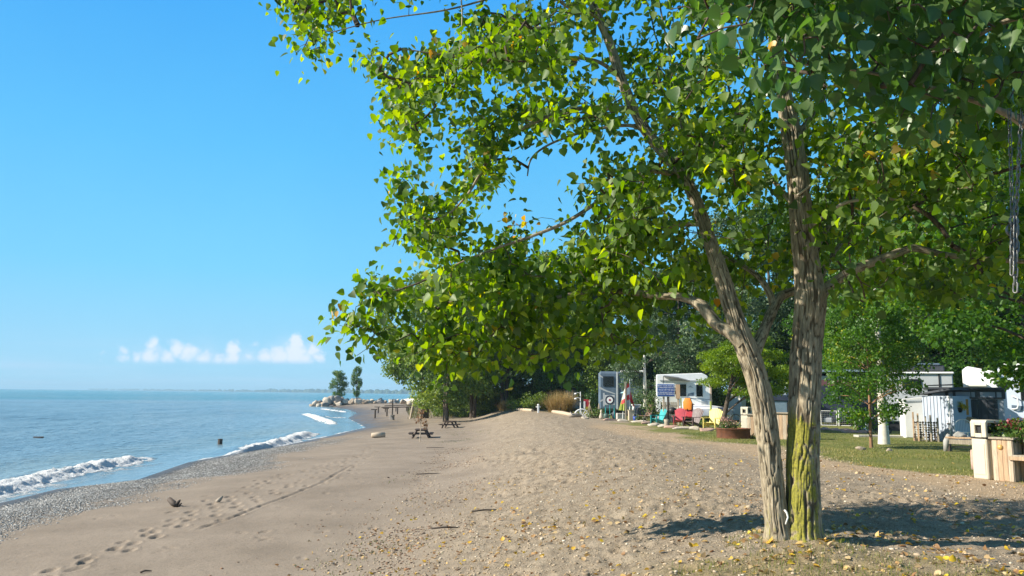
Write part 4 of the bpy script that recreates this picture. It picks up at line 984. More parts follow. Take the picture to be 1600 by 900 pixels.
MUM = leafmat('dusty_pink_petal', [(0, (0.36, 0.16, 0.13)), (1, (0.62, 0.40, 0.31))], .2, 1.3); DKRED = leafmat('dark_red_petal', [(0, (0.16, 0.02, 0.03)), (.7, (0.36, 0.04, 0.055)), (1, (0.55, 0.25, 0.22))], .2, 1.3); YBLOOM = leafmat('yellow_green_leaf', [(0, (0.16, 0.20, 0.02)), (1, (0.50, 0.47, 0.05))], .35, 1.5)
TANG = leafmat('tan_grass_blade', [(0, (0.20, 0.19, 0.06)), (.5, (0.42, 0.31, 0.12)), (1, (0.58, 0.43, 0.22))], .3, 1.3); GRN_G = leafmat('grass_blade', [(0, (0.045, 0.085, 0.014)), (.5, (0.11, 0.16, 0.025)), (.8, (0.26, 0.25, 0.06)), (1, (0.45, 0.36, 0.16))], .3, 1.5)
YLEAF = leafmat('fallen_leaf', [(0, (0.20, 0.10, 0.045)), (.3, (0.42, 0.25, 0.11)), (.55, (0.56, 0.42, 0.23)), (.8, (0.62, 0.38, 0.05)), (1, (0.72, 0.54, 0.04))], .2, 1.2, .6)

def base(px, py): p = G(px, py); return float(p[0]), float(p[1]), float(p[2])
def rock_mesh(name, seed, sx, sy, sz, mat=None, sub=3, parent=None, rough=.22):
    import bmesh
    bm = bmesh.new(); bmesh.ops.create_icosphere(bm, subdivisions=sub, radius=1); r = np.random.default_rng(seed)
    co = np.array([v.co[:] for v in bm.verts])
    # chop by random planes for an angular look
    for k in range(15):
        n = unit(r.normal(size=(1, 3)))[0]; d = r.uniform(.5, .88); over = np.maximum(co @ n-d, 0); co = co-over[:, None]*n*.92
    co = co*(1+rough*fbm(co[:, 0]*1.7+co[:, 2]*1.3+seed, co[:, 1]*1.7-co[:, 2], seed % 97, 3)[:, None])
    for v, c in zip(bm.verts, co): v.co = (c[0]*sx, c[1]*sy, c[2]*sz)
    me = bpy.data.meshes.new(name); bm.to_mesh(me); bm.free(); return link(name, me, mat, parent, True)
def foliage(name, r, centers, rad, n, size, mat, parent, shape='card', zf=.8, droop=.2, up=.5):
    centers = np.atleast_2d(centers); k = len(centers); idx = r.integers(0, k, n)
    d = unit(r.normal(size=(n, 3)))*(r.uniform(0, 1, n)**.45)[:, None]*np.array([1, 1, zf])
    pos = centers[idx]+d*rad; T = r.normal(size=(n, 3))*.7+d*.5; T[:, 2] -= droop; Nn = r.normal(size=(n, 3))*.6+d*.4; Nn[:, 2] += up
    return link(name, leaf_mesh(name, pos, T, Nn, size*r.uniform(.6, 1.3, n), np.clip(r.normal(.5, .22, n), 0, 1), shape), mat, parent)
def blades(name, r, pos, h, lean, wid, mat, parent=None, tint=None, kind=None):
    n = len(pos); a = r.uniform(0, 2*math.pi, n); h = h*r.uniform(.5, 1.25, n); ln = np.abs(r.normal(0, lean, n))
    dirx = np.stack([np.cos(a), np.sin(a), np.zeros(n)], -1); side = np.stack([-np.sin(a), np.cos(a), np.zeros(n)], -1)
    V = np.zeros((n, 5, 3)); w_ = (wid*r.uniform(.6, 1.3, n))[:, None]; hh = h[:, None]; l_ = (ln*h)[:, None]; up_ = np.array([[0, 0, 1.0]])
    V[:, 0] = pos-side*w_; V[:, 1] = pos+side*w_; V[:, 2] = pos+dirx*l_*.35+up_*hh*.55+side*w_*.75; V[:, 3] = pos+dirx*l_*.35+up_*hh*.55-side*w_*.75; V[:, 4] = pos+dirx*l_+up_*hh*np.sqrt(np.maximum(.2, 1-ln[:, None]**2*.5))
    b_ = (np.arange(n)*5)[:, None]; tint = np.clip(r.normal(.5, .22, n), 0, 1) if tint is None else tint
    return link(name, mesh_np(name, V.reshape(-1, 3), [b_+np.array([[0, 1, 2, 3]]), b_+np.array([[3, 2, 4]])], dict(tint=('FACE', np.concatenate([tint, tint])))), mat, parent)
def text_obj(name, body, size, mat, parent, loc, rot, align='CENTER', ext=.002):
    cu = bpy.data.curves.new(name, 'FONT'); cu.body = body; cu.size = size; cu.extrude = ext; cu.align_x = align; cu.align_y = 'CENTER'; cu.resolution_u = 2
    o = bpy.data.objects.new(name, cu); COL.objects.link(o); o.location = loc; o.rotation_euler = rot; o.parent = parent; cu.materials.append(mat); return o
def face(px): return math.atan2(px-800, FPX)*-1    # turn so that local -Y looks back along the ray

# ------------------------------------------------------------------ on the open beach
def picnic(name, label, px, py, rz):
    x, y, z = base(px, py); t = thing(name, label, 'picnic table', (x, y, z), rz, 'picnic tables on the beach')
    for k in range(5): MB().box(((k-2)*.155, 0, .745), (.14, 1.75, .04), b=.006).build('tabletop_board', TABLEW, t)
    for s in (-1, 1):
        MB().box((s*.66, 0, .44), (.25, 1.75, .04), b=.006).build('seat', TABLEW, t)
        for e in (-1, 1):
            MB().tube([(s*.62, e*.62, -.12), (s*.26, e*.62, .73)], .075, 4).build('leg', TABLEW, t)
    t.scale = (1, 1, .76); t.location.z = z-.03
    for e in (-1, 1):
        MB().box((0, e*.575, .39), (1.5, .04, .1)).box((0, e*.575, .68), (.7, .04, .09)).build('cross_brace', TABLEW, t)
    return t
picnic('picnic_table', 'brown picnic table half hidden by the withered sapling', 658, 684, R(4))
picnic('picnic_table', 'brown picnic table on the slope past the one with the sapling', 703, 668.5, R(-8))
# withered sapling on a stake
x, y, z = base(656, 690); sp_ = thing('withered_sapling', 'dead sapling with curled brown leaves on a thin pale stem', 'sapling', (x, y, z))
r = np.random.default_rng(3)
MB().tube([(0, 0, -.1), (.02, 0, .7), (-.03, 0, 1.3), (.02, .02, 1.75)], [.03, .025, .02, .012], 6).tube([(-.02, 0, 1.0), (.12, 0, 1.2), (.3, .05, 1.25)], .01, 5).tube([(-.02, 0, 1.1), (-.15, 0, 1.3)], .01, 5).build('stem', PALEW, sp_)
foliage('leaves', r, [(0, 0, 1.45), (.2, 0, 1.15), (-.15, 0, 1.3), (.3, 0, .85), (.05, 0, 1.75)], .24, 110, .15, leafmat('withered_leaf', [(0, (.12, .06, .03)), (.5, (.30, .17, .08)), (1, (.52, .38, .22))], .2, 1.2), sp_)
# T-shaped posts and rails
def tpost(label, px, py, h, w_, rz=0, lean=0, gap=True):
    x, y, z = base(px, py); t = thing('timber_post', label, 'post', (x, y, z), rz, 'weathered timber posts in the sand'); t.rotation_euler[1] = lean
    MB().box((0, 0, h/2-.2), (.17, .17, h+.4), b=.02).build('post', DARKW, t)
    if w_: MB().box((-.15, 0, h+.07), (w_, .2, .12), b=.02).build('cross_beam', DARKW, t)
    return t
tpost('T-shaped dark post standing closest to the water in the weathered post group', 586, 653.5, 1.0, .75)
tpost('T-shaped dark post just behind the split boulder', 604.5, 650.5, .95, .75)
tpost('tallest dark upright post in the group beyond the split boulder', 613, 648, 2.1, 0)
tpost('short T-shaped post between the tall dark post and the leaning pole', 621, 647, .85, .8)
tpost('dark T-shaped post in the back row of the weathered posts', 591, 645.5, .85, .9)
tpost('short dark post under the middle of the long timber rail', 637.5, 645.5, .75, .5)
tpost('short dark post just past the leaning pole', 645, 648.0, .9, .5)
x, y, z = base(641, 654.5); t = thing('leaning_pole', 'pale yellowish pole leaning in the sand beside the timber posts', 'pole', (x, y, z)); t.rotation_euler[1] = R(9)
MB().tube([(0, 0, -.3), (0, 0, 2.05)], [.12, .10], 8).build('pole', PALEW, t)
x0, y0, z0 = base(596, 644.0); x1, y1, z1 = base(672, 642.0)
t = thing('timber_rail', 'long low rail of dark weathered timber on short legs across the sand', 'rail', (x0, y0, z0)); dv = np.array([x1-x0, y1-y0, z1-z0])
MB().tube([(0, 0, .75), tuple(dv*.5+np.array([0, 0, .72])), tuple(dv+np.array([0, 0, .78]))], .11, 6).build('rail', DARKW, t)
MB().tube([(.4, .5, 1.0), tuple(dv*.6+np.array([0, .6, 1.02]))], .09, 6).build('rail', DARKW, t)
for q in (.08, .3, .52, .75, .97): MB().box(tuple(dv*q+np.array([0, 0, .3])), (.14, .14, .95)).build('leg', DARKW, t)
r = np.random.default_rng(17)
for i, (px, py, s) in enumerate(((664, 641, 1.0), (670, 639, .9), (660, 645, .7))):
    x, y, z = base(px, py); t = thing('driftwood_branch', ['tangled dark driftwood branch at the end of the timber rail', 'forked driftwood branch behind the timber rail', 'small driftwood branch in front of the timber rail end'][i], 'driftwood', (x, y, z))
    mb = MB()
    for k in range(5):
        a = r.uniform(0, 6.28); p0 = np.array([r.uniform(-.6, .6), r.uniform(-.3, .3), .1]); d_ = np.array([math.cos(a)*1.1, math.sin(a)*.7, r.uniform(.2, .8)])*s
        mb.tube([p0-d_*.3+np.array([0, 0, .1]), p0+d_*.4+r.normal(size=3)*.1, p0+d_], [.1*s, .08*s, .03], 6)
    mb.build('branch', DARKW, t)
x, y, z = base(691, 640); t = thing('timber_post', 'slim grey post near the end of the white driftwood trunk', 'post', (x, y, z)); MB().box((0, 0, .8), (.16, .16, 2.2)).build('post', GREYW, t)
x, y, z = base(679, 625+16); 
# great bleached trunk lying along the shore
Yt = 165; p0 = P(628, 626.5, Yt); p1 = P(693, 624.5, Yt-22)
t = thing('bleached_driftwood_trunk', 'huge white bleached driftwood trunk lying along the boulders', 'driftwood', tuple(p0)); dv = p1-p0
MB().tube([(0, 0, 0), tuple(dv*.3+np.array([0, 0, .05])), tuple(dv*.7+np.array([0, 0, -.05])), tuple(dv)], [.32, .5, .62, .4], 14).build('trunk', BLEACH, t, True)
MB().tube([tuple(dv*.55+np.array([0, -.3, -.3])), tuple(dv*.75+np.array([0, -.8, -.7])), tuple(dv*.92+np.array([0, -1.0, -1.0]))], [.35, .3, .1], 8).build('branch_stub', DRIFT, t, True)
zg = gmac(*(p0[:2]+dv[:2]*.5))
# boulders of the point
r = np.random.default_rng(29)
bl = [(488, 631.8, 1.0, 1), (494, 630.5, 1.5, 0), (500, 628.5, 1.7, 2), (506, 630.5, 1.9, 1), (512, 626, 1.9, 0), (516, 630, 2.0, 1), (521, 624.5, 2.0, 2), (525, 629, 1.6, 1), (529, 624, 1.9, 0), (533, 628, 1.9, 1), (539, 627, 1.5, 0), (543, 625.5, 1.4, 2),
      (549, 626.5, 1.6, 1), (555, 625, 1.4, 2), (560, 625.5, 1.3, 0), (563, 625.5, 1.8, 0), (570, 626, 1.2, 1), (576, 626, 1.1, 1), (582, 626, 1.3, 0), (589, 626.3, 1.1, 0), (595, 625.5, 1.4, 2), (602, 626, 1.1, 1), (610, 626, 1.0, 0), (617, 625, 1.1, 2), (622, 626, 1.0, 0),
      (630, 626, 1.0, 1), (640, 629, 1.1, 0), (652, 629.5, 1.2, 0), (662, 629.5, 1.2, 0), (508, 624, 1.4, 0), (537, 623.5, 1.2, 2), (491, 632.6, .9, 2), (498, 631.8, 1.1, 0), (504, 631.5, 1.2, 1), (509, 630.8, 1.2, 2), (519, 627.5, 1.5, 0), (524, 630.6, 1.2, 2), (530, 630, 1.2, 0), (536, 629.8, 1.1, 1), (515, 623.8, 1.4, 0), (528, 621.8, 1.5, 2), (534, 623.2, 1.3, 1), (546, 627.8, 1.0, 0), (552, 627.5, 1.0, 1), (566, 627.4, .9, 0), (573, 627.4, .9, 2), (586, 627.6, .8, 1), (599, 627.6, .9, 0)]
kinds = [('pale', STONE), ('tan', STONE2), ('grey', STONE3)]
LBL = {0: 'pale angular boulder in the riprap line along the point', 1: 'tan angular boulder in the riprap line along the point', 2: 'dark grey boulder in the riprap line along the point'}
for i, (px, py, w_, k) in enumerate(bl):
    Y = 196+r.uniform(-5, 8)+(px-500)*.05 if px < 625 else 158+r.uniform(-3, 3)
    p = P(px, py+1.0, Y); s = w_*.78
    o = rock_mesh('boulder', 900+i, s*r.uniform(.8, 1.15), s*r.uniform(.8, 1.1), s*r.uniform(.6, .95), kinds[k][1], 3); o.location = (p[0], p[1], p[2]-s*.1); o.rotation_euler = (r.uniform(-.4, .4), r.uniform(-.4, .4), r.uniform(0, 6))
    tag(o, LBL[k], 'boulder', 'boulders along the point')
o = rock_mesh('split_boulder', 77, .42, .38, .62, STONE3, 3); x, y, z = base(613, 656.5); o.location = (x, y, z+.25); o.rotation_euler = (.2, -.3, .4); tag(o, 'lone wedge-shaped grey boulder in front of the timber posts', 'boulder')
# cut log
x, y, z = base(591, 684); t = thing('cut_log', 'short pale barkless log with a dark sawn end on the beach', 'log', (x, y, z+.15), R(18)); MB().tube([(-.45, 0, 0), (0, 0, .02), (.42, 0, 0)], [.15, .19, .19], 14, caps=True).build('log', PALEW, t, True)
MB().tube([(.421, 0, 0), (.44, 0, 0)], [.175, .165], 14).build('sawn_end', DARKW, t)
# driftwood bits in the foreground sand
x, y, z = base(270, 792); t = thing('driftwood_stump', 'dark chunk of driftwood with an upturned splinter near the pebble bank', 'driftwood', (x, y, z+.03), R(-25))
MB().tube([(-.17, .03, .13), (.02, 0, .04), (.16, 0, -.01)], [.062, .075, .05], 8).build('log', DARKW, t, True); MB().tube([(.10, 0, 0), (.17, .02, .10), (.21, .03, .14)], [.05, .04, .015], 7).tube([(.17, .02, .0), (.26, .03, .06)], [.035, .015], 6).build('splinter', DARKW, t, True)
x, y, z = base(342, 785); t = thing('driftwood_chip', 'small pale driftwood chip standing up in the sand', 'driftwood', (x, y, z+.02), R(30)); MB().tube([(-.06, 0, -.02), (.02, 0, .05), (.09, .02, .12)], [.05, .055, .02], 8).build('chip', DRIFT, t, True)
p = flat(343.5, 693, ZW); t = thing('water_post', 'dark broken pile standing in the shallow water', 'post', tuple(p)); MB().tube([(0, 0, -.8), (.02, 0, .3)], [.16, .15], 9).build('pile', DARKW, t)
p = flat(60, 684, ZW); t = thing('floating_log', 'small dark log floating offshore of the breaking wave', 'log', tuple(p)); MB().tube([(-.35, 0, 0), (.3, .1, .03)], [.08, .06], 8).build('log', DARKW, t)
STK = [(228, 895, 18, .16, 'thin dark stick close to the lower footprints'), (700, 828, 9, .6, 'long dark stick lying across the foot of the sand slope'), (672, 741, 12, .95, 'thin brown stick on the flat sand below the slope'), (760, 800, 20, .6, 'dark stick half buried higher on the sand slope'), (680, 700, 3, .9, 'thin stick lying near the picnic tables')]
for px, py, a, ln, lb in STK:
    x, y, z = base(px, py); t = thing('stick', lb, 'stick', (x, y, z+.015), R(a)); MB().tube([(-ln/2, 0, .0), (-ln*.1, .03, .015), (ln/2, 0, .01)], [.018, .016, .008], 6).build('stick', DARKW, t, True)

# ------------------------------------------------------------------ plants and garden pieces at the back of the sand
def clump(name, label, px, py, w_, h, n, mat, lean=.6, wid=.012, cat='ornamental grass', seed=1):
    x, y, z = base(px, py); r = np.random.default_rng(seed); a = r.uniform(0, 6.28, n); q = r.uniform(0, 1, n)**.6*w_*.33
    pos = np.stack([np.cos(a)*q, np.sin(a)*q, np.full(n, -.03)], -1)
    t = thing(name, label, cat, (x, y, z)); blades('blades', r, pos, h, lean, wid, mat, t); return t
clump('ornamental_grass', 'large rounded clump of tan ornamental grass beside the white lamp post', 876, 644.5, 3.2, 1.75, 1900, TANG, .9, .018, seed=1)
clump('ornamental_grass', 'lower straw-coloured grass clump where the dune crest meets the trees', 793, 641, 2.6, 1.0, 1500, TANG, .8, .02, seed=2)
def shrub(label, px, py, w_, h, mat, seed, n=1400, size=.13, cat='shrub'):
    x, y, z = base(px, py); r = np.random.default_rng(seed); t = thing('shrub', label, cat, (x, y, z)); c = np.stack([r.uniform(-w_/2, w_/2, 14)*.75, r.uniform(-w_/2, w_/2, 14)*.5, r.uniform(.2, .75, 14)*h], -1)
    mb = MB(); [mb.tube([(0, 0, -.1), tuple(q*.6), tuple(q)], [.03, .02, .008], 5) for q in c]; mb.build('stems', BARKD and DARKW, t)
    foliage('foliage', r, c, max(w_, h)*.24, n, size, mat, t); return t
shrub('low olive green bush just past the dune crest', 812, 641, 2.4, 1.3, OLIVE, 5); shrub('dull green bush between the olive bush and the tan grass clump', 838, 642, 2.6, 1.9, OLIVE, 6); shrub('brownish thicket bush at the shoreline trees', 768, 634, 4.0, 3.2, OLIVE, 7, 1800, .2); shrub('dark green shrub between the black-topped trailer and the dark blue motorhome', 929, 646, 1.6, 2.3, DEEP, 8); shrub('leafy green plant at the base of the roundel sign', 931, 653.5, 1.1, .75, FLEAF, 9, 700, .09); shrub('yellowish garden plant beside the white pole tripod', 918, 651, .5, .9, YBLOOM, 10, 300, .07)
def simple(name, label, cat, px, py, rz=0): x, y, z = base(px, py); return thing(name, label, cat, (x, y, z), rz)
t = simple('white_garden_post', 'short white post with a crossbar and small cap among the bushes', 'post', 841, 645)
MB().box((0, 0, .28), (.16, .16, .7), b=.02).build('post', WHITE, t); MB().box((0, 0, .5), (.42, .1, .09), b=.02).build('crossbar', WHITE, t); MB().lathe([(.1, .63), (.12, .66), (.05, .74), (.0, .76)], 12).build('cap', WHITE, t)
# edging logs
for a_, b_, lb in (((864, 645), (896, 651), 'long pale log edging the sand below the tan grass'), ((803, 641), (832, 643), 'grey log edging the sand under the olive bushes')):
    p0 = np.array(base(*a_)); p1 = np.array(base(*b_)); o = MB().tube([p0+[0, 0, .1], (p0+p1)/2+[0, 0, .12], p1+[0, 0, .1]], [.14, .16, .13], 9).build('edging_log', PALEW); tag(o, lb, 'log')
# black-topped trailer
Y = 82; x = at(899, Y); z = gmac(x, Y); t = thing('park_trailer', 'grey trailer with a black roof band and white nameplate behind the tan grass', 'trailer', (x, Y, z), face(899))
MB().box((0, 1.5, 1.15), (1.9, 3.0, 1.9), b=.06).build('body', GREYL, t); MB().box((-.05, 1.45, 2.35), (2.3, 3.3, .5), b=.05).build('roof_band', NAVY, t)
pl = MB().box((-.2, -.22, 2.42), (1.15, .04, .24), b=.04).build('nameplate', WHITE, t); q = MB(); [q.box((-.2+dx, -.245, 2.42+dz), (wd, .02, .07), ry=a) for dx, dz, wd, a in ((-.36, 0, .14, .5), (-.2, .01, .12, -.4), (-.04, -.01, .18, .3), (.16, .01, .16, -.3), (.34, 0, .12, .4))]; q.build('script', BLACK, pl)
MB().box((.5, -.015, 1.1), (.5, .03, 1.5)).build('door', GREYP, t)
# twin-headed white lamp post
t = simple('lamp_post', 'white garden lamp post with two small heads by the tan grass', 'lamp post', 907, 648)
MB().tube([(0, 0, -.1), (0, 0, 1.85)], [.045, .035], 10).build('pole', WHITE, t)
for s, zz in ((-1, 1.7), (-1, 1.3)): h_ = MB().tube([(0, 0, zz), (s*.18, 0, zz+.08), (s*.38, 0, zz+.03)], .02, 6).build('arm', WHITE, t); MB().lathe([(.03, .06), (.11, -.02), (.12, -.05)], 12, (s*.4, 0, zz)).build('lamp_head', WHITE, h_)
# half wagon wheel
t = simple('half_wagon_wheel', 'white half wagon wheel standing on the ground beside the lamp post', 'wagon wheel', 909, 651.5)
MB().torus((0, 0, 0), .55, .05, 18, 7, 'y', (0, math.pi)).build('rim', WHITE, t, True); MB().torus((0, 0, 0), .12, .05, 10, 6, 'y', (0, math.pi)).build('hub', WHITE, t)
for k in range(7): a = math.pi*(k+.5)/7; MB().tube([(math.cos(a)*.12, 0, math.sin(a)*.12), (math.cos(a)*.53, 0, math.sin(a)*.53)], .025, 5).build('spoke', WHITE, t)
t = simple('driftwood_log', 'grey and white driftwood chunk lying against the half wagon wheel', 'driftwood', 896, 652, R(10)); MB().tube([(-.35, 0, .1), (.1, -.05, .16), (.6, 0, .12)], [.12, .15, .08], 8).build('log', DRIFT, t, True); MB().tube([(-.1, -.1, .15), (-.25, -.15, .38)], [.06, .03], 6).build('branch_stub', BLEACH, t)
# beach towel on a rack
t = simple('towel_rack', 'dark towel rack draped with a dark red and white towel', 'rack', 916, 650)
for s in (-.2, .2): MB().tube([(s, 0, -.1), (s, 0, 1.2)], .03, 6).build('leg', BLACK, t)
MB().tube([(-.25, 0, 1.2), (.25, 0, 1.2)], .025, 6).build('bar', BLACK, t)
o = MB().prism([(-.06, 1.15), (-.04, 1.24), (.04, 1.24), (.06, 1.15), (.09, .75), (.05, .75), (.03, 1.15), (-.03, 1.15), (-.07, .6), (-.11, .6)], 'x', -.19, .2).build('draped_towel', RED); o.location = t.location; tag(o, 'dark red towel hanging over the dark rack', 'towel')
o2 = MB().prism([(-.13, .55), (-.09, 1.1), (-.075, 1.1), (-.115, .55)], 'x', -.21, -.08).build('white_towel', WHITE); o2.location = t.location; tag(o2, 'narrow white towel hanging beside the dark red towel', 'towel')
# pole tripod and small ornaments
t = simple('pole_tripod', 'tripod of three thin yellowish poles over a garden plant', 'garden tripod', 921, 652.5)
for a in (.3, 2.4, 4.5): MB().tube([(math.cos(a)*.3, math.sin(a)*.3, -.05), (0, 0, 1.0), (-math.cos(a)*.06, -math.sin(a)*.06, 1.2)], .02, 5).build('pole', PALEW, t)
t = simple('garden_gnome_ornament', 'small white and tan stone ornament by the roundel easel', 'ornament', 939.5, 654); MB().lathe([(.14, 0), (.16, .1), (.1, .3), (.05, .42), (.09, .5), (.02, .62)], 12).build('figure', STONE, t, True)
t = simple('small_wooden_cone', 'pointed pale wooden obelisk between the green plant and the motorhome', 'ornament', 936, 653); MB().prism([(-.16, 0), (.16, 0), (.02, 1.0), (-.02, 1.0)], 'y', -.08, .08).build('obelisk', PALEW, t)
# roundel sign on an easel
t = simple('roundel_sign', 'square navy sign with a white ring and red centre on a teal easel', 'sign', 953, 655, face(953))
for s in (-.27, .27): MB().tube([(s*1.15, .05, -.05), (s, 0, 1.6)], .025, 6).build('leg', TEAL, t)
MB().tube([(0, .5, -.05), (0, .05, 1.55)], .025, 6).build('leg', TEAL, t); MB().box((-.40, 0, 1.3), (.1, .05, .9)).build('side_board', GREYL, t)
pn = MB().box((0, -.06, 1.28), (.66, .04, .66), b=.01).build('panel', GREYL, t)
for rr_, yy, mt in ((.31, -.085, NAVY), (.205, -.095, WHITE), (.075, -.105, M('roundel_red', (.35, .03, .06), .6))): 
    q = MB().lathe([(rr_, 0), (rr_, .01)], 32); q.v = [(a, yy-c, 1.28+b_) for a, b_, c in q.v]; q.build('ring' if rr_ > .1 else 'centre', mt, pn)
t = simple('planter_pot', 'dark bottle-shaped urn beside the roundel easel', 'urn', 960, 655); MB().lathe([(.1, 0), (.17, .15), (.17, .4), (.08, .55), (.07, .7), (.1, .74)], 14).build('urn', NAVY, t, True)
t = simple('watering_can', 'dull green watering can at the foot of the roundel easel', 'watering can', 947, 655); MB().lathe([(.16, 0), (.17, .3), (.12, .38)], 14).build('can', M('dull_green_paint', (.08, .13, .11), .5), t, True); MB().tube([(.1, 0, .08), (.3, 0, .3), (.38, 0, .42)], [.04, .03, .025], 7).build('spout', MATS['dull_green_paint'], t); MB().torus((-.1, 0, .3), .13, .018, 14, 6, 'y').build('handle', MATS['dull_green_paint'], t)
# stone block, post, flag and umbrellas
t = simple('concrete_block', 'grey concrete block seat beside the furled umbrella', 'block', 970, 655.5, .1); MB().box((0, 0, .2), (.58, .4, .45), b=.03).build('block', M('concrete', (.42, .39, .36), .9, .15, 6, .3), t)
def furled(name, label, px, py, h, mats):
    t = simple(name, label, 'umbrella', px, py); MB().tube([(0, 0, -.1), (0, 0, h)], .025, 8).build('pole', WHITE, t)
    n = 20; q = MB(); prof = [(.02, h-.02), (.06, h*.9), (.13, h*.62), (.21, h*.36), (.23, h*.30)]; V = []; 
    for i, (rd, zz) in enumerate(prof):
        for k in range(n): a = 2*math.pi*k/n; f = 1+.28*(1 if k % 2 else -1)*min(1, i/2); V.append((rd*f*math.cos(a), rd*f*math.sin(a), zz))
    F = [(i*n+k, i*n+(k+1) % n, (i+1)*n+(k+1) % n, (i+1)*n+k) for i in range(len(prof)-1) for k in range(n)]
    up_ = [f for f in F if f[0] // n < 2]; lo_ = [f for f in F if f[0] // n >= 2]
    for nm, ff, mt in (('canopy', up_, mats[0]), ('canopy_hem', lo_, mats[1])): q = MB(); q.add(V, ff); q.build(nm, mt, t)
    return t
furled('furled_umbrella', 'furled ivory and lime umbrella leaning beside the flag', 972.5, 656, 2.05, (IVORY, LIME)).rotation_euler[1] = R(5)
t = simple('wooden_post', 'slender brown wooden post right beside the red and white flag', 'post', 978, 656.5); MB().box((0, 0, 1.2), (.1, .1, 2.6), b=.01).build('post', GREYW, t)
t = simple('flag', 'red and white maple leaf flag hanging limp from a white pole', 'flag', 984, 656.5, face(984)); MB().tube([(0, 0, -.1), (.02, 0, 2.75)], [.035, .025], 8).build('pole', WHITE, t)
nx, nz = 15, 18; V = []; 
for j in range(nz):
    for i in range(nx):
        uu = i/(nx-1); vv = j/(nz-1); wv = .55*(1-.35*vv)
        V.append((-.03-.5*uu*(0.35+.65*vv)+.10*math.sin(uu*9+vv*2)*.5, -.05+.09*math.sin(uu*11+vv*3), 2.6-vv*1.25-uu*.55*(1-vv*.4)))
Fs = [[], [], []]
for j in range(nz-1):
    for i in range(nx-1):
        f = (j*nx+i, j*nx+i+1, (j+1)*nx+i+1, (j+1)*nx+i); Fs[0 if (vv := (j+.5)/(nz-1)) < .28 or vv > .72 else 1].append(f)
leafm = []
for j, i in ((7, 7), (8, 6), (8, 7), (8, 8), (9, 5), (9, 6), (9, 7), (9, 8), (9, 9), (10, 7), (10, 6), (10, 8)): leafm.append((j*nx+i, j*nx+i+1, (j+1)*nx+i+1, (j+1)*nx+i))
for nm, ff, mt in (('red_band', Fs[0], FLAGR), ('white_band', [f for f in Fs[1] if f not in leafm], FLAGW), ('maple_leaf', leafm, FLAGR)):
    q = MB(); q.add(V, ff); q.build(nm, mt, t, True)
flag2 = MB(); flag2.prism([(.02, 1.25), (.06, 1.9), (.12, 1.1), (.34, .75), (.30, .95), (.14, 1.4)], 'y', -.03, .02).build('flag_fold', FLAGR, t)
t = simple('pale_cabinet', 'pale pinkish wooden box at the foot of the flag pole', 'box', 986, 657, .05); MB().box((0, 0, .3), (.34, .34, .68), b=.015).build('box', PALEW, t); MB().box((0, 0, .66), (.4, .4, .04)).build('lid', PALEW, t)
t = simple('patio_umbrella', 'open bright cyan patio umbrella behind the flag', 'umbrella', 970, 651)
t.location.y += 3; t.location.x = at(973, t.location.y); MB().tube([(0, 0, -.1), (0, 0, 2.35)], .03, 8).build('pole', WHITE, t)
MB().lathe([(.9, 1.92), (.55, 2.14), (.02, 2.36)], 8, caps=False).build('canopy', CYAN, t); MB().lathe([(1.0, 1.78), (.9, 1.92)], 8, caps=False).build('valance', M('pale_cyan_fabric', (.35, .58, .62), .6), t)
t = simple('grey_barrel', 'light grey plastic barrel with a pale rim behind the flag', 'barrel', 994.5, 656); MB().lathe([(.25, 0), (.29, .3), (.29, .75), (.26, .95)], 16).build('barrel', GREYL, t, True); MB().torus((0, 0, .98), .29, .05, 18, 7, 'z').build('rim', WHITE, t, True)
t = simple('blue_bucket', 'small bright blue bucket in front of the grey barrel', 'bucket', 993, 658); MB().lathe([(.12, 0), (.16, .3), (.15, .3), (.11, .02)], 14).build('bucket', M('bucket_blue', (.02, .06, .4), .4), t, True); MB().torus((0, 0, .3), .16, .012, 16, 6, 'y', (0, math.pi)).build('handle', STEEL, t)
t = simple('garden_wheelbarrow', 'dark wheelbarrow tipped up against the white birch-like trunk', 'wheelbarrow', 1001, 656.5, .3); MB().prism([(-.35, .25), (.35, .35), (.25, .85), (-.2, .8)], 'y', -.25, .25).build('tray', BLACK, t); MB().torus((-.35, 0, .16), .15, .04, 16, 6, 'y').build('wheel', BLACK, t)
for s in (-.2, .2): MB().tube([(-.35, s, .18), (.3, s, .75), (.45, s, 1.25)], .02, 6).build('handle', GREYW, t)
# ------------------------------------------------------------------ motorhomes and trailers
def wpanel(mb, c, d): return mb.box(c, d, b=.02)
# dark slate motorhome, seen from its front corner
Y = 63; t = thing('motorhome', 'dark slate blue motorhome with pale swooshes behind the cyan umbrella', 'motorhome', (at(972, Y), Y, gmac(at(972, Y), Y)), face(972))
MB().box((0, 4.0, 1.95), (3.7, 8.0, 3.1), b=.18).build('body', SLATE, t, bevel=.0)
MB().box((-1.05, -.03, 2.7), (.85, .05, .8), b=.02).build('window', BLACKG, t); MB().box((1.2, -.03, 2.75), (.7, .05, .7), b=.02).build('window', BLACKG, t)
MB().box((.9, -.12, 3.5), (2.0, .5, .16), b=.05).build('roof_cap', WHITE, t); MB().box((-.35, -.04, 2.0), (.14, .06, 3.0), b=.02).build('corner_trim', GREYL, t)
q = MB(); q.prism([(-1.8, 2.3), (-1.2, 2.0), (-.5, 1.75), (-.5, 1.68), (-1.2, 1.88), (-1.8, 2.12)], 'y', -.012, .02); q.prism([(-1.8, 3.3), (-1.5, 3.05), (-1.45, 2.95), (-1.8, 3.1)], 'y', -.012, .02); q.prism([(-1.7, 1.2), (-1.2, 1.45), (-1.15, 1.38), (-1.7, 1.05)], 'y', -.012, .02); q.build('swoosh', GREYL, t)
MB().box((0, 1.0, .35), (3.2, .4, .5)).build('skirt', BLACK, t)
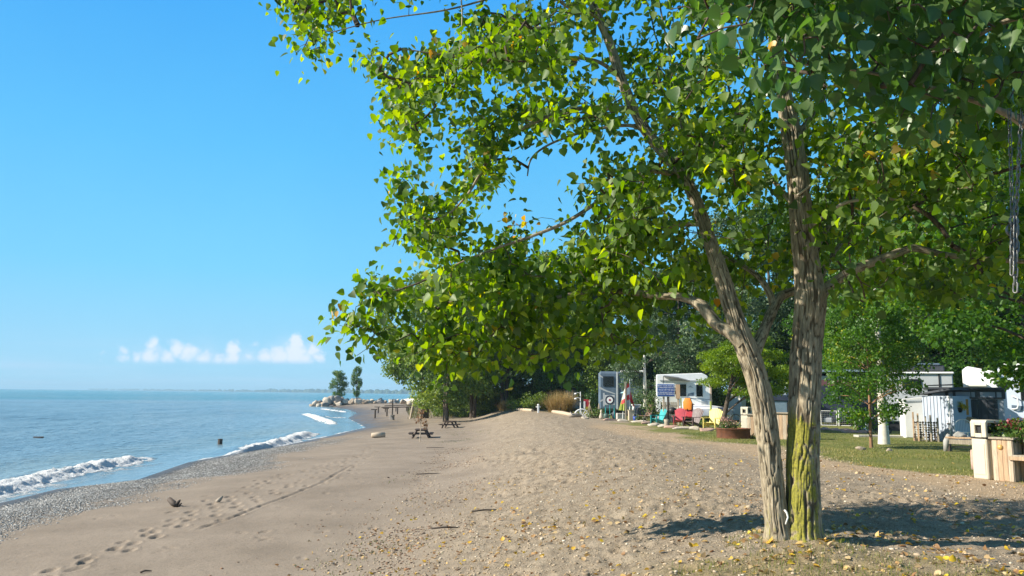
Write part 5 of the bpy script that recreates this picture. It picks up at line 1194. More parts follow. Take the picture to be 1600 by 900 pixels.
# white travel trailer with its awning and roof unit
Y = 52; t = thing('travel_trailer', 'white travel trailer with two dark windows and a domed roof behind the blue sign', 'travel trailer', (at(1068, Y), Y, gmac(at(1068, Y), Y)), face(1068)+R(3))
q = MB(); q.prism([(-1.75, .55), (1.7, .55), (1.7, 2.55), (1.52, 2.95), (1.2, 3.12), (-1.75, 3.0)], 'y', 0, 6.5); q.build('body', WHITE, t, bevel=.05)
for x0, w_ in ((-.05, .42), (1.0, .40), (1.44, .40)):
    f = MB().box((x0, -.02, 1.98), (w_+.08, .05, .86), b=.02).build('window_frame', WHITE, t); MB().box((x0, -.05, 1.98), (w_, .02, .78)).build('pane', BLACKG, f)
MB().box((0.1, -.03, 2.62), (3.3, .08, .07)).build('gutter', GREYL, t)
dr = MB().box((-.62, -.015, 1.45), (.62, .03, 1.75), b=.01).build('door', CREAM, t); MB().box((-.62, -.04, 1.95), (.34, .02, .45), b=.01).build('pane', BLACKG, dr); MB().box((-.38, -.045, 1.4), (.05, .03, .1)).build('handle', BLACK, dr); q = MB(); [q.box((-.62, -.035, zz), (.64, .012, .015)) for zz in (.58, 2.33)]; [q.box((-.62+s*.32, -.035, 1.45), (.015, .012, 1.75)) for s in (-1, 1)]; q.build('door_seal', GREYP, dr)
MB().box((1.3, -.02, 1.2), (.42, .03, .28), b=.01).build('service_hatch', GREYL, t); MB().box((1.25, -.02, .95), (.5, .03, .16), b=.01).build('fridge_vent', GREYP, t); MB().prism([(.1, 1.5), (1.7, 1.42), (1.7, 1.39), (.1, 1.45)], 'y', -.010, .01).build('pinstripe', SLATE, t)
MB().prism([(-1.3, 2.92), (-.5, 2.84), (.35, 2.62), (.35, 2.57), (-.5, 2.76), (-1.3, 2.86)], 'y', -.95, -.02).build('awning', M('grey_awning', (.22, .22, .23), .7), t); MB().tube([(-1.32, -.9, 2.86), (-1.32, -.02, 2.2)], .02, 6).build('awning_strut', BLACK, t)
MB().prism([(.22, 1.62), (.62, 1.62), (.66, 1.85), (.3, 1.78)], 'y', -.012, .01).build('logo_patch', SLATE, t); MB().prism([(.25, 2.18), (.45, 2.3), (.62, 2.12), (.5, 2.17)], 'y', -.012, .01).build('logo_patch', GREYL, t)
MB().prism([(.1, 1.28), (.75, .92), (.95, .92), (.3, 1.28)], 'y', -.012, .01).build('stripe', BLACK, t)
MB().prism([(-1.5, 0), (-.85, 0), (-.95, .32), (-1.4, .36)], 'y', .5, 1.2).build('roof_unit', WHITE, t, bevel=.05)
t.children[-1].location.z = 3.0
MB().prism([(-1.95, .0), (-1.5, 0), (-1.55, .25), (-1.85, .3)], 'y', .2, .8).build('roof_vent', WHITE, t, bevel=.04); t.children[-1].location.z = 2.9
MB().box((1.72, .3, 1.5), (.12, .7, 1.9), b=.02).build('end_trim', M('tan_trim', (.48, .36, .27), .6), t); MB().box((0, .4, .3), (3.0, .3, .6)).build('skirt', GREYL, t)
for s in (-.9, .9): MB().lathe([(.32, -.1), (.34, 0), (.32, .1)], 18).build('wheel', BLACK, t); t.children[-1].rotation_euler = (R(90), 0, 0); t.children[-1].location = (s, .12, .34)
# blue beach rules sign
t = simple('beach_sign', 'blue beach rules sign with white lettering on two wooden posts', 'sign', 1041, 663, face(1041)+R(8))
for s in (-.12, .13): MB().box((s, .05, .75), (.11, .09, 1.75), b=.01).build('post', PALEW if s < 0 else DARKW, t)
bd = MB().box((0, -.02, 1.93), (1.02, .035, .74), b=.012).build('board', M('sign_frame', (.62, .66, .72), .5), t); MB().box((0, -.042, 1.93), (.94, .02, .66), b=.006).build('blue_field', SIGNB, bd)
q = MB()
for ln, zz, sz in (('SWIM AT YOUR OWN RISK', 2.175, .097), ('NO LIFEGUARD ON DUTY', 2.075, .097), ('NO DOGS ON THE BEACH', 1.945, .097), ('NO GLASS BOTTLES OR', 1.805, .097), ('CANS ON THE BEACH', 1.705, .097)):
    cu = bpy.data.curves.new('lettering', 'FONT'); cu.body = ln; cu.size = sz; cu.extrude = .002; cu.offset = .0018; cu.align_x = 'CENTER'; cu.align_y = 'CENTER'; cu.resolution_u = 2
    tmp = bpy.data.objects.new('lettering', cu); me_ = bpy.data.meshes.new_from_object(tmp); q.add([(v.co.x, -.056-v.co.z, zz+v.co.y) for v in me_.vertices], [tuple(p.vertices) for p in me_.polygons])
    bpy.data.objects.remove(tmp); bpy.data.curves.remove(cu); bpy.data.meshes.remove(me_)
q.build('lettering', SIGNW, bd)
t = simple('signboard_back', 'tan plywood board on a post just past the blue beach sign', 'board', 1060, 664, face(1060)); MB().box((0, .05, .8), (.09, .07, 1.9)).build('post', PALEW, t); MB().box((0, 0, 1.85), (.24, .04, .8)).build('board', CEDAR, t)
t = simple('lattice_screen', 'grey wooden screen behind the blue sign posts', 'screen', 1047, 660, face(1047)); [MB().box((dx, 0, .62), (.10, .03, 1.25), b=.005).build('slat', GREYW, t) for dx in np.arange(-.5, .51, .125)]; MB().box((0, .03, 1.0), (1.1, .03, .08)).box((0, .03, .3), (1.1, .03, .08)).build('rail', GREYW, t)
t = simple('tree_stump_stool', 'small round wooden stump stool between the blue sign and the red chair', 'stool', 1042, 668); MB().lathe([(.17, -.05), (.15, .1), (.13, .25), (.16, .42)], 14).build('stump', GREYW, t, True)

# ------------------------------------------------------------------ chairs
def adirondack(name, label, px, py, rz, mat, fan=7, cat='garden chair', s=1.0):
    x, y, z = base(px, py); t = thing(name, label, cat, (x, y, z), rz, scale=s)
    for k in range(5): MB().box((0, -.22+k*.11, .36-.028*k), (.5, .095, .022), rx=R(-14), b=.004).build('seat_slat', mat, t)
    for k in range(fan):
        u_ = (k-(fan-1)/2)/(fan-1)*2; top = 1.02-.12*u_*u_
        MB().add([(u_*.19-.042, .2, .26), (u_*.19+.042, .2, .26), (u_*.29+.048, .5, top), (u_*.29-.048, .5, top), (u_*.19-.042, .225, .26), (u_*.19+.042, .225, .26), (u_*.29+.048, .525, top), (u_*.29-.048, .525, top)], [(0, 1, 2, 3), (7, 6, 5, 4), (0, 4, 5, 1), (1, 5, 6, 2), (2, 6, 7, 3), (3, 7, 4, 0)]).build('back_slat', mat, t)
    MB().box((0, .4, .6), (.6, .03, .07), rx=R(-17)).build('back_rail', mat, t)
    for sd in (-1, 1):
        MB().box((sd*.34, -.02, .575), (.13, .74, .025), b=.01).build('armrest', mat, t); MB().box((sd*.29, -.32, .28), (.03, .1, .6)).build('front_leg', mat, t); MB().prism([(-.36, .28), (-.36, .4), (.62, .06), (.62, -.02)], 'x', sd*.27-.012, sd*.27+.012).build('rear_leg', mat, t)
    return t
adirondack('adirondack_chair', 'bright teal wooden garden chair beside the blue sign post', 1028, 663, R(-62), TEAL, s=.88)
adirondack('adirondack_chair', 'faded red garden chair facing the grass between the sign and the brown chair', 1062, 666.5, R(-20), PINKR, s=.95)
adirondack('adirondack_chair', 'yellow fan-backed garden chair behind the dusty pink flowers', 1113, 672, R(-38), YEL, 8, s=1.02)
adirondack('slatted_chair', 'dark brown resin chair with a slatted back between the red and yellow chairs', 1082, 670, R(-50), BROWNP, 8)
def lounger(label, px, py, rz):
    x, y, z = base(px, py); t = thing('sling_chair', label, 'chair', (x, y, z), rz)
    for s in (-.28, .28): MB().tube([(s, -.5, .0), (s, -.35, .42), (s, .1, .36), (s, .45, 1.1)], .018, 6).build('side_frame', BLACK, t); MB().tube([(s, .35, 0), (s, -.1, .40)], .018, 6).build('rear_leg', BLACK, t)
    MB().prism([(-.38, .42), (.1, .37), (.46, 1.1), (.48, 1.09), (.12, .34), (-.38, .4)], 'x', -.27, .27).build('sling', BROWNF, t); return t
lounger('brown sling lawn chair next to the white trunk, turned to the lake', 1010, 660, R(-60))
# red folding chair with a life vest over it
t = simple('folding_chair', 'tall red fabric folding chair with an orange life vest over its back', 'chair', 1074, 664.5, R(-25))
for s in (-.27, .27): MB().tube([(s, -.28, 0), (s, .22, .5), (s, .3, 1.12)], .016, 6).build('side_frame', STEEL, t); MB().tube([(s, .28, 0), (s, -.24, .46)], .016, 6).build('leg', STEEL, t)
MB().prism([(-.26, .45), (.2, .42), (.34, 1.15), (.37, 1.14), (.24, .38), (-.26, .42)], 'x', -.28, .28).build('fabric', RED, t)
o = MB().prism([(-.24, .85), (-.27, 1.25), (-.16, 1.5), (.14, 1.5), (.25, 1.25), (.22, .85), (.05, .82), (0, .9), (-.06, .82)], 'y', .17, .28).build('life_vest', ORANGE, None, True, bevel=.03); o.location = t.location; o.rotation_euler = t.rotation_euler; tag(o, 'orange life vest hanging over the red folding chair', 'life vest')
o = rock_mesh('beach_cushion', 5, .26, .2, .17, WHITE, 3, rough=.06); o.location = (t.location.x-.34, t.location.y-.35, t.location.z+.62); tag(o, 'round white cushion propped on the seat of the red chair', 'cushion')
t = simple('plant_stake', 'two upright yellow and green paddles standing behind the red chair', 'paddle', 1063, 663.5); MB().tube([(-.1, 0, 0), (-.08, 0, 1.55)], .04, 8).build('yellow_paddle', YEL, t); MB().tube([(.08, 0, 0), (.06, 0, 1.5)], .035, 8).build('green_paddle', LIME, t)
t = simple('barbecue_grill', 'small dark kettle grill beside the sign board', 'grill', 1051, 662.5); MB().lathe([(.05, .55), (.2, .62), (.25, .75), (.22, .88), (.08, .96), (.02, .97)], 16).build('bowl', BLACK, t, True)
for a in (0.5, 2.6, 4.7): MB().tube([(math.cos(a)*.24, math.sin(a)*.24, 0), (math.cos(a)*.1, math.sin(a)*.1, .6)], .014, 5).build('leg', BLACK, t)
# covered boat
t = simple('covered_boat', 'white and grey striped boat hull resting behind the garden chairs', 'boat', 1100, 660, face(1100)+R(6))
t.location.y += 2; t.location.x = at(1100, t.location.y); q = MB(); nn = 15; V = []
for i in range(nn):
    u_ = i/(nn-1); w_ = .95*math.sqrt(max(.0025, 1-max(0, (u_-.35)/.65)**2.2))*min(1, .72+u_); xx = -1.75+3.5*u_; zc = .42+.14*u_
    for k in range(13):
        a = math.pi*k/12; zz = zc+.62*math.sin(a)**.8*(1-.55*u_**3)*(.82+.18*math.sin(u_*3)); V.append((xx, -w_*math.cos(a)*.95, zz if k not in (0, 12) else zc-.10))
F = [(i*13+k, i*13+k+1, (i+1)*13+k+1, (i+1)*13+k) for i in range(nn-1) for k in range(12)]
a_ = [f for f in F if 2 <= f[0] % 13 <= 9 and f[0] % 13 != 3]; b_ = [f for f in F if f not in a_]
q = MB(); q.add(V, a_); q.build('cover', WHITE, t, True); q = MB(); q.add(V, b_); q.build('grey_band', M('boat_grey', (.42, .44, .5), .45), t, True)
V2 = [(v[0], v[1]*.9, v[2]) if i_ % 13 in (0, 12) else v for i_, v in enumerate(V)]
hl = MB(); 
for i in range(nn-1):
    for sd in (0, 12):
        p1, p2 = V[i*13+sd], V[(i+1)*13+sd]; hl.add([p1, p2, (p2[0], p2[1]*.35, .16), (p1[0], p1[1]*.35, .16)], [(0, 1, 2, 3)])
hl.add([V[k] for k in range(13)], [tuple(range(13))]); hl.build('hull', WHITE, t, True); MB().box((-.9, 0, .08), (.15, 1.2, .2)).box((.8, 0, .08), (.15, 1.0, .25)).build('cradle', DARKW, t)
# edging stones
r = np.random.default_rng(41)
for i, (px, py, w_) in enumerate(((954, 657, .55), (972, 658, .5), (996, 660, .62), (1010, 662.5, .55), (1023, 665, .45), (1037, 667.5, .4), (1052, 668.5, .45), (1066, 670.5, .55), (1086, 671.5, .42), (1104, 673.5, .5), (914, 654.5, .35))):
    o = rock_mesh('edging_stone', 300+i, w_, .22, .13, STONE if i % 3 else PINKST, 3); x, y, z = base(px, py); o.location = (x, y, z+.04); o.rotation_euler[2] = r.uniform(-.3, .3); tag(o, 'flat pale edging stone along the front of the garden chairs', 'stone', 'edging stones along the garden')
# rusty ring with mums in front of the bin
t = simple('flower_ring', 'low rusty steel ring planter with dusty pink flowers beside the far bin', 'planter', 1146, 684.5)
MB().lathe([(.64, -.05), (.64, .36), (.665, .37), (.665, .40), (.61, .40), (.61, .3)], 40, caps=False).build('steel_ring', RUST, t, True); MB().lathe([(.61, .28), (.3, .33), (.01, .34)], 24, caps=False).build('soil', SOIL, t, True)
r = np.random.default_rng(8); c = np.stack([r.uniform(-.52, .15, 14), r.uniform(-.3, .3, 14), r.uniform(.40, .62, 14)], -1)
foliage('foliage', r, c, .17, 900, .055, FLEAF, t); foliage('blossoms', r, c+np.array([0, -.02, .13]), .17, 380, .05, MUM, t, up=1.0)
# tall beige bin near the camp
def bin_(label, x, y, z, rz, s, group=None):
    t = thing('waste_bin', label, 'bin', (x, y, z), rz, group, s)
    # post-top hood over an open mouth, above a panelled body
    w_, d = .34, .50
    MB().box((0, 0, .40), (w_, d, .82), b=.025).build('body', BEIGE, t, bevel=.006)
    for sd, (cx, cy, sx, sy) in enumerate(((0, -d/2-.004, w_*.72, .012), (w_/2+.004, 0, .012, d*.72), (-w_/2-.004, 0, .012, d*.72))):
        MB().box((cx, cy, .40), (sx, sy, .62), b=.004).build('side_panel', BEIGEP, t)
    rim = MB().box((0, 0, .825), (w_+.012, d+.012, .025), b=.008).build('seam', BLACK, t)
    hood = MB()
    for sx in (-1, 1):
        for sy in (-1, 1): hood.box((sx*(w_/2-.05), sy*(d/2-.035), .99), (.10, .07, .31), b=.012)
    hood.box((0, -d/2+.03, .87), (w_-.2, .055, .09)).box((0, d/2-.03, .87), (w_-.2, .055, .09)); hood.box((-w_/2+.03, 0, .87), (.055, d-.14, .09)).box((w_/2-.03, 0, .87), (.055, d-.14, .09))
    hood.prism([(-d/2, 1.13), (-d/2+.05, 1.185), (d/2-.05, 1.185), (d/2, 1.13)], 'x', -w_/2, w_/2)
    hood.box((0, -d/2+.03, 1.11), (w_-.2, .055, .06))
    hood.build('hood', BEIGE, t, bevel=.012)
    MB().box((0, 0, .96), (w_-.13, d-.13, .2)).build('mouth_block', BLACK, t)  # solid black block filling the mouth under the hood
    return t
x, y, z = base(1167, 677); bin_('tall beige waste bin behind the rusty flower ring and the twin trunks', x, y, z, face(1167)-R(22), .98)
x, y, z = base(1546, 748); bin_('tall beige waste bin right next to the wooden planter bench', x, y, z, face(1541)-R(36), 1.0)
# wooden planter posts behind the trunk
def plank_post(name, label, px, py, w_, h, rz=0.0):
    x, y, z = base(px, py); t = thing(name, label, 'planter', (x, y, z), rz); n = 4
    for k in range(n):
        for sgn, ax in ((-1, 0), (1, 0), (-1, 1), (1, 1)):
            o_ = (k-(n-1)/2)*w_/n
            if k == 0 or True: MB().box((o_ if not ax else sgn*w_/2, sgn*w_/2 if not ax else o_, h/2), (w_/n*.96 if not ax else .02, .02 if not ax else w_/n*.96, h), b=.004).build('plank', PALEW if (k+sgn) % 2 else CEDAR, t)
    MB().box((0, 0, h+.02), (w_+.14, w_+.14, .045), b=.006).build('cap_board', GREYW, t); return t
plank_post('planter_box', 'square weathered wood planter box seen in the gap between the twin trunks', 1226, 686, .55, .98, R(-30)); plank_post('planter_box', 'pale wood planter box half hidden by the thinner trunk', 1180, 681, .5, .85, R(-25))
t = simple('wooden_bollard', 'short beige wooden bollard just clear of the mossy trunk', 'bollard', 1278, 686); MB().box((0, 0, .32), (.17, .17, .72), b=.02).build('post', BEIGE, t); MB().box((0, 0, .70), (.14, .14, .05), b=.02).build('cap', BEIGE, t)
t = simple('camp_chair', 'navy folding camp chair beside the yellow garden chair', 'chair', 1150, 664, R(-20)); t.location.y += 3
for s in (-.26, .26): MB().tube([(s, -.25, 0), (s, .25, .55), (s, .3, .95)], .016, 6).tube([(s, .25, 0), (s, -.25, .55)], .016, 6).build('side_frame', STEEL, t)
MB().prism([(-.25, .45), (.2, .42), (.3, .95), (.33, .95), (.22, .39), (-.25, .42)], 'x', -.27, .27).build('fabric', NAVY, t)
t = simple('bicycle', 'dark bicycle leaning behind the dusty pink flowers', 'bicycle', 1154, 668, R(15)); t.location.y += 2
for s in (-.48, .48): MB().torus((s, 0, .33), .31, .022, 22, 6, 'y').build('tyre', BLACK, t, True); MB().torus((s, 0, .33), .285, .010, 22, 5, 'y').build('rim', STEEL, t)
MB().tube([(-.48, 0, .33), (-.18, 0, .78), (.34, 0, .8), (-.02, 0, .32), (-.48, 0, .33)], .018, 6).tube([(-.02, 0, .32), (-.2, 0, .88)], .018, 6).tube([(.48, 0, .33), (.32, 0, .95)], .018, 6).build('frame', SLATE, t); MB().box((-.2, 0, .9), (.24, .12, .05), b=.02).build('saddle', BLACK, t); MB().tube([(.3, -.28, .98), (.32, 0, .96), (.3, .28, .98)], .014, 6).build('handlebar', BLACK, t)
t = simple('white_storage_cabinet', 'white storage cabinet with a grey side next to the honey locust trunk', 'cabinet', 1150, 660, face(1150)+R(-25)); t.location.y += 6; t.location.x = at(1150, t.location.y); MB().box((0, 0, 1.0), (1.0, .8, 2.0), b=.02).build('body', WHITE, t); MB().box((-.25, -.41, 1.0), (.46, .02, 1.8)).box((.25, -.41, 1.0), (.46, .02, 1.8)).build('door', CREAM, t)
t = simple('lime_marker_post', 'short lime green marker post beside the boat bow', 'post', 1131, 662); t.location.y += 3; MB().box((0, 0, .6), (.1, .1, 1.4), b=.01).build('post', LIME, t)
# blue-grey trailer glimpsed between the two trunks
Y = 47; t = thing('utility_trailer', 'blue-grey enclosed trailer with a navy band glimpsed between the twin trunks', 'trailer', (at(1225, Y), Y, gmac(at(1225, Y), Y)), face(1225))
MB().box((0, 1.4, .85), (2.7, 2.8, 1.15), b=.03).build('body', M('blue_grey_panel', (.13, .19, .24), .5), t); MB().box((0, 1.38, 1.52), (2.8, 2.95, .24), b=.02).build('navy_band', NAVY, t); MB().box((.1, -.015, .85), (.05, .04, 1.1)).build('door_post', BLACK, t); MB().box((-.3, 1.0, 1.95), (1.0, 1.2, .6), b=.1).build('roof_box', M('pale_blue_grey', (.33, .38, .43), .5), t); MB().box((0, .3, .12), (2.2, .25, .3)).build('chassis', BLACK, t)

shrub('climbing green vine growing up the white trunk beside the blue sign', 1019, 660, .7, 2.3, FLEAF, 21, 900, .09, 'vine'); shrub('low green plants between the sling chair and the teal chair', 1003, 659.5, .9, .5, FLEAF, 22, 400, .08, 'plant'); shrub('leafy plant under the yellow chair and beside the boat', 1096, 668, .8, .5, FLEAF, 23, 400, .07, 'plant'); shrub('tall dark shrub between the grey barrel and the travel trailer', 1000, 652, 1.3, 2.0, DEEP, 24, 1100, .12); shrub('weedy green tuft at the base of the rusty ring', 1173, 685, .4, .25, FLEAF, 25, 160, .05, 'plant')
# ------------------------------------------------------------------ the lawn side
Y = 46; t = thing('camper_with_awning', 'dark navy camper with a low maroon edged awning behind the wire pen', 'camper', (at(1318, Y), Y, gmac(at(1318, Y), Y)), face(1318))
MB().box((0, 2.2, 1.6), (3.4, 3.6, 2.9), b=.08).build('body', NAVY, t); MB().box((0.2, -.1, 3.15), (3.6, 1.4, .12)).build('roof', M('blue_grey_roof', (.16, .22, .27), .5), t)
MB().prism([(-1.2, 2.75), (.45, 3.0), (.45, 2.94), (-1.2, 2.5)], 'x', -1.7, 1.4).build('awning', M('dark_green_awning', (.025, .055, .06), .7), t); MB().box((-.1, -1.22, 2.45), (3.1, .05, .32)).build('awning_valance', M('maroon_valance', (.09, .035, .04), .7), t)
for s in (-1.6, 1.35): MB().tube([(s, -1.2, 0), (s, -1.2, 2.5)], .03, 6).build('awning_pole', BLACK, t)
MB().box((1.0, .37, 1.5), (1.3, .04, .4)).build('window', M('sky_window', (.20, .26, .36), .2), t)
t = simple('wire_pen', 'white wire pet pen standing in front of the navy camper', 'pen', 1304, 672, face(1304)); t.location.y += 6; t.location.x = at(1304, t.location.y); 
for c, w_ in ((-.45, .85), (.55, .95)):
    fr = MB().box((c, 0, .03), (w_, .03, .03)).box((c, 0, .85), (w_, .03, .03)).box((c-w_/2, 0, .44), (.035, .03, .85)).box((c+w_/2, 0, .44), (.035, .03, .85)).build('pen_frame', WHITE, t)
    g_ = MB(); [g_.box((c-w_/2+k*w_/9, 0, .44), (.010, .01, .8)) for k in range(1, 9)]; [g_.box((c, 0, .03+k*.12), (w_, .01, .010)) for k in range(1, 7)]; g_.build('wire_mesh', STEEL, fr)
MB().box((.08, -.05, .48), (.05, .05, 1.0)).build('gate_post', WHITE, t); MB().box((-.5, .5, .3), (.5, .3, .3), b=.05).build('pen_bed', GREYP, t)
for i, (px, py, w_) in enumerate(((1288, 672, .5), (1302, 672.5, .45), (1318, 673.5, .5), (1334, 676, .6), (1349, 677, .5))):
    o = rock_mesh('edging_stone', 350+i, w_, .22, .12, PINKST, 3); x, y, z = base(px, py); o.location = (x, y, z+.03); tag(o, 'flat pinkish edging stone in front of the wire pen', 'stone', 'edging stones in front of the pen')
t = simple('storage_tote', 'dark storage tote with a pale lid behind the young tree trunk', 'tote', 1352, 676); t.location.y += 3; t.location.x = at(1352, t.location.y); MB().box((0, 0, .28), (.9, .5, .56), b=.04).build('tub', CHAR, t); MB().box((0, 0, .6), (.95, .54, .08), b=.02).build('lid', GREYP, t)
t = simple('white_plastic_jug', 'white jug standing on the ground beside the reddish tree trunk', 'jug', 1357, 677); MB().lathe([(.16, 0), (.19, .12), (.19, .4), (.08, .52), (.06, .62)], 14).build('jug', WHITE, t, True); MB().torus((.14, 0, .45), .09, .02, 12, 6, 'y').build('handle', WHITE, t)
o = rock_mesh('lawn_stone', 12, .2, .14, .09, STONE2, 3); x, y, z = base(1346, 703); o.location = (x, y, z+.03); tag(o, 'single tan stone lying in the lawn by the reddish tree trunk', 'stone')
o = rock_mesh('lawn_stone', 13, .12, .1, .09, DRIFT, 2); x, y, z = base(1358, 703); o.location = (x+.4, y-.5, z+.02); tag(o, 'small grey stone at the foot of the reddish tree trunk', 'stone')
# grey fifth-wheel trailer
Y = 39.5; t = thing('fifth_wheel_trailer', 'grey fifth wheel trailer with a rounded dark window behind the white shed', 'trailer', (at(1430, Y), Y, gmac(at(1430, Y), Y)), face(1430)+R(4))
MB().box((0, 1.6, 1.65), (3.2, 3.2, 2.4), b=.05).build('body', GREYL, t); MB().box((0, 1.55, 2.88), (3.3, 3.35, .1), b=.03).build('roof_edge', WHITE, t)
f = MB().box((-.22, -.02, 2.36), (.88, .05, .44), b=.1).build('window_frame', BLACK, t); MB().box((-.22, -.05, 2.36), (.8, .02, .36)).build('pane', BLACKG, f)
for k in range(2): MB().tube([(-.55+0*k, -.02, 1.58), (-.52, -.02, 1.64), (.5, -.02, 1.64), (.54, -.02, 1.58)], .025, 5).build('door_outline', BLACK, t) if k == 0 else MB().tube([(-.57, -.02, 1.58), (-.57, -.02, .5)], .025, 5).build('door_outline', BLACK, t)
MB().prism([(.35, 2.28), (1.6, 2.34), (1.6, 2.28), (.35, 2.24)], 'y', -.012, .01).build('stripe', BLACK, t); MB().prism([(-.7, 1.78), (-.1, 1.98), (.5, 2.02), (-.1, 1.93)], 'y', -.012, .01).build('stripe', BLACK, t); MB().box((1.0, -.02, 2.2), (.07, .04, 1.3)).build('corner_trim', BLACK, t)
q = MB(); q.box((.1, .8, 3.12), (2.4, 1.0, .3), b=.06); q.build('roof_rack', CHAR, t); MB().box((.1, .6, 3.32), (2.0, .7, .1), b=.03).build('solar_panel', SLATE, t)
MB().box((0, .3, .25), (2.9, .3, .5)).build('skirt', BLACK, t)
# dark lean-to clutter in front of it
t = simple('garden_cart', 'dark folded garden cart between the birch and the white shed', 'cart', 1401, 681, .2); t.location.y += 2; MB().tube([(-.4, 0, 0), (-.2, 0, 1.0)], .02, 6).tube([(0, 0, 0), (-.15, 0, 1.05)], .02, 6).build('handle', BLACK, t); MB().prism([(-.1, .2), (.5, .2), (.6, .6), (-.15, .6)], 'y', -.3, .3).build('tray', BLACK, t); [MB().torus((sx, -.33, .18), .16, .035, 16, 6, 'y').build('wheel', BLACK, t) for sx in (0, .42)]
t = simple('paving_slab', 'long pale concrete slab in front of the grey trailer', 'slab', 1395, 684); MB().box((0, .5, .03), (2.6, .5, .1), b=.01).build('slab', M('concrete2', (.46, .43, .37), .9, .12, 6, .3), t)
# small white shed with a sloped lid
t = simple('white_shed', 'small white metal shed with a low sloped roof beside the firewood', 'shed', 1432, 684.5, face(1430)+R(18))
MB().box((0, .3, .75), (.86, .6, 1.5), b=.01).build('body', WHITE, t); MB().prism([(-.5, 1.52), (.5, 1.60), (.5, 1.68), (-.5, 1.57)], 'y', -.08, .66).build('roof', WHITE, t); MB().box((-.02, -.012, .74), (.74, .02, 1.42)).build('door', WHITE, t); MB().box((.46, .3, .78), (.03, .5, 1.5)).build('dark_side', GREYW, t)
# firewood rack
t = simple('firewood_rack', 'stack of split firewood held between upright posts beside the sheds', 'firewood', 1448, 689.5, face(1448))
for dx, h, mt in ((-.42, 1.1, CEDAR), (-.26, 1.05, CEDAR), (.0, .95, GREYW), (.16, 1.0, GREYW), (.40, .9, GREYW)): MB().box((dx, -.14 if dx > -.3 else 0, h/2-.05), (.06, .06, h+.1), b=.006).build('post', mt, t)
r = np.random.default_rng(6)
for j in range(8):
    for k in range(9):
        rad = r.uniform(.036, .052); o = MB().tube([(-.38+k*.095+r.normal(0, .008), -.10+r.uniform(-.02, .02), .06+j*.092), (-.38+k*.095, .28, .06+j*.092)], rad, 6).build('firewood_log', DARKW if r.random() < .55 else GREYW, t)
# grey resin sheds
t = simple('garden_shed', 'grey garden shed with charcoal double doors and a dark band of high windows', 'shed', 1528, 691, face(1528)+R(4)); t.location.y += .6
MB().box((0, 1.0, .82), (2.5, 2.0, 1.66), b=.01).build('body', GREYP, t)
for s in (-1, 1):
    d_ = MB().box((.36+s*.345, -.015, .82), (.67, .04, 1.56), b=.01).build('door', CHAR, t); q = MB(); [q.box((.36+s*.345+dx, -.038, .82), (.012, .01, 1.5)) for dx in (-.22, 0, .22)]; q.build('groove', BLACK, d_); MB().box((.36+s*.56, -.045, 1.35), (.05, .03, .09)).build('hinge', BLACK, d_)
MB().box((0, -.03, 1.80), (2.62, .1, .34), b=.01).build('window_band', CHAR, t)
for cx, w_ in ((-.94, .46), (-.52, .14), (-.1, .5), (.24, .12), (.72, .5), (1.1, .16)): MB().box((cx, -.084, 1.79), (w_, .02, .2)).build('clerestory_window', M('clerestory_glass', (.26, .30, .36), .18, .1), t)
MB().box((0, 1.0, 2.02), (2.85, 2.4, .09), b=.01).build('roof', CHAR, t)
t2 = simple('garden_shed', 'pale blue grey shed wall with ribbed siding just past the firewood', 'shed', 1476, 690, face(1476)+R(-38)); t2.location.y += .5
MB().box((0, .8, .86), (1.35, 1.4, 1.72), b=.01).build('body', M('pale_blue_siding', (.40, .45, .53), .6, .08, 3, .1), t2); q = MB(); [q.box((dx, .088, .86), (.02, .03, 1.7)) for dx in np.arange(-.6, .61, .15)]; q.build('rib', MATS['pale_blue_siding'], t2); MB().prism([(-.75, 1.75), (.75, 1.95), (.75, 2.03), (-.75, 1.82)], 'y', -.05, 1.6).build('roof', CHAR, t2); MB().box((.52, .075, .85), (.05, .05, 1.75)).build('downpipe', WHITE, t2)
# plaque, hanging basket, driftwood and ornaments on the shed wall
def onwall(name, label, cat, px, py, dy=-.16):
    Y = t.location.y+dy; p = P(px, py, Y); return thing(name, label, cat, tuple(p), face(px))
w1 = onwall('wooden_plaque', 'orange-brown wooden board fixed to the grey shed wall', 'board', 1503, 636); MB().box((0, .03, 0), (.44, .03, .60), b=.006).build('board', M('orange_board', (.50, .26, .055), .6, .25, 8, .2, stretch=(6, 6, .8)), w1)
w2 = onwall('hanging_basket', 'hanging basket of yellow green foliage in front of the orange board', 'hanging basket', 1499, 637, -.34); MB().lathe([(.07, -.18), (.12, -.05), (.13, 0), (.11, 0), (.06, -.15)], 14).build('basket', BLACK, w2, True); foliage('foliage', np.random.default_rng(2), [(-.1, 0, .05), (.1, 0, .05), (0, 0, .15), (.18, 0, .02), (-.2, 0, 0)], .13, 420, .06, YBLOOM, w2); MB().tube([(0, 0, .42), (0, 0, 0)], .008, 4).tube([(0, 0, .42), (0, .25, .46)], .01, 4).build('hanger', BLACK, w2)
w3 = onwall('driftwood_hanging', 'driftwood wall ornament with dried fronds under the hanging basket', 'ornament', 1512, 655, -.2); MB().tube([(-.3, 0, .1), (0, -.02, 0), (.3, 0, .02)], [.03, .06, .03], 8).tube([(-.05, 0, 0), (.1, -.03, -.1), (.22, 0, -.02)], [.05, .05, .02], 7).tube([(-.15, 0, .08), (.15, 0, .06)], [.04, .02], 7).build('driftwood', M('orange_driftwood', (.36, .24, .14), .8, .3, 8, .3), w3, True); foliage('dried_fronds', np.random.default_rng(4), [(-.05, -.02, -.08), (.1, -.02, -.06)], .1, 90, .08, TANG, w3)
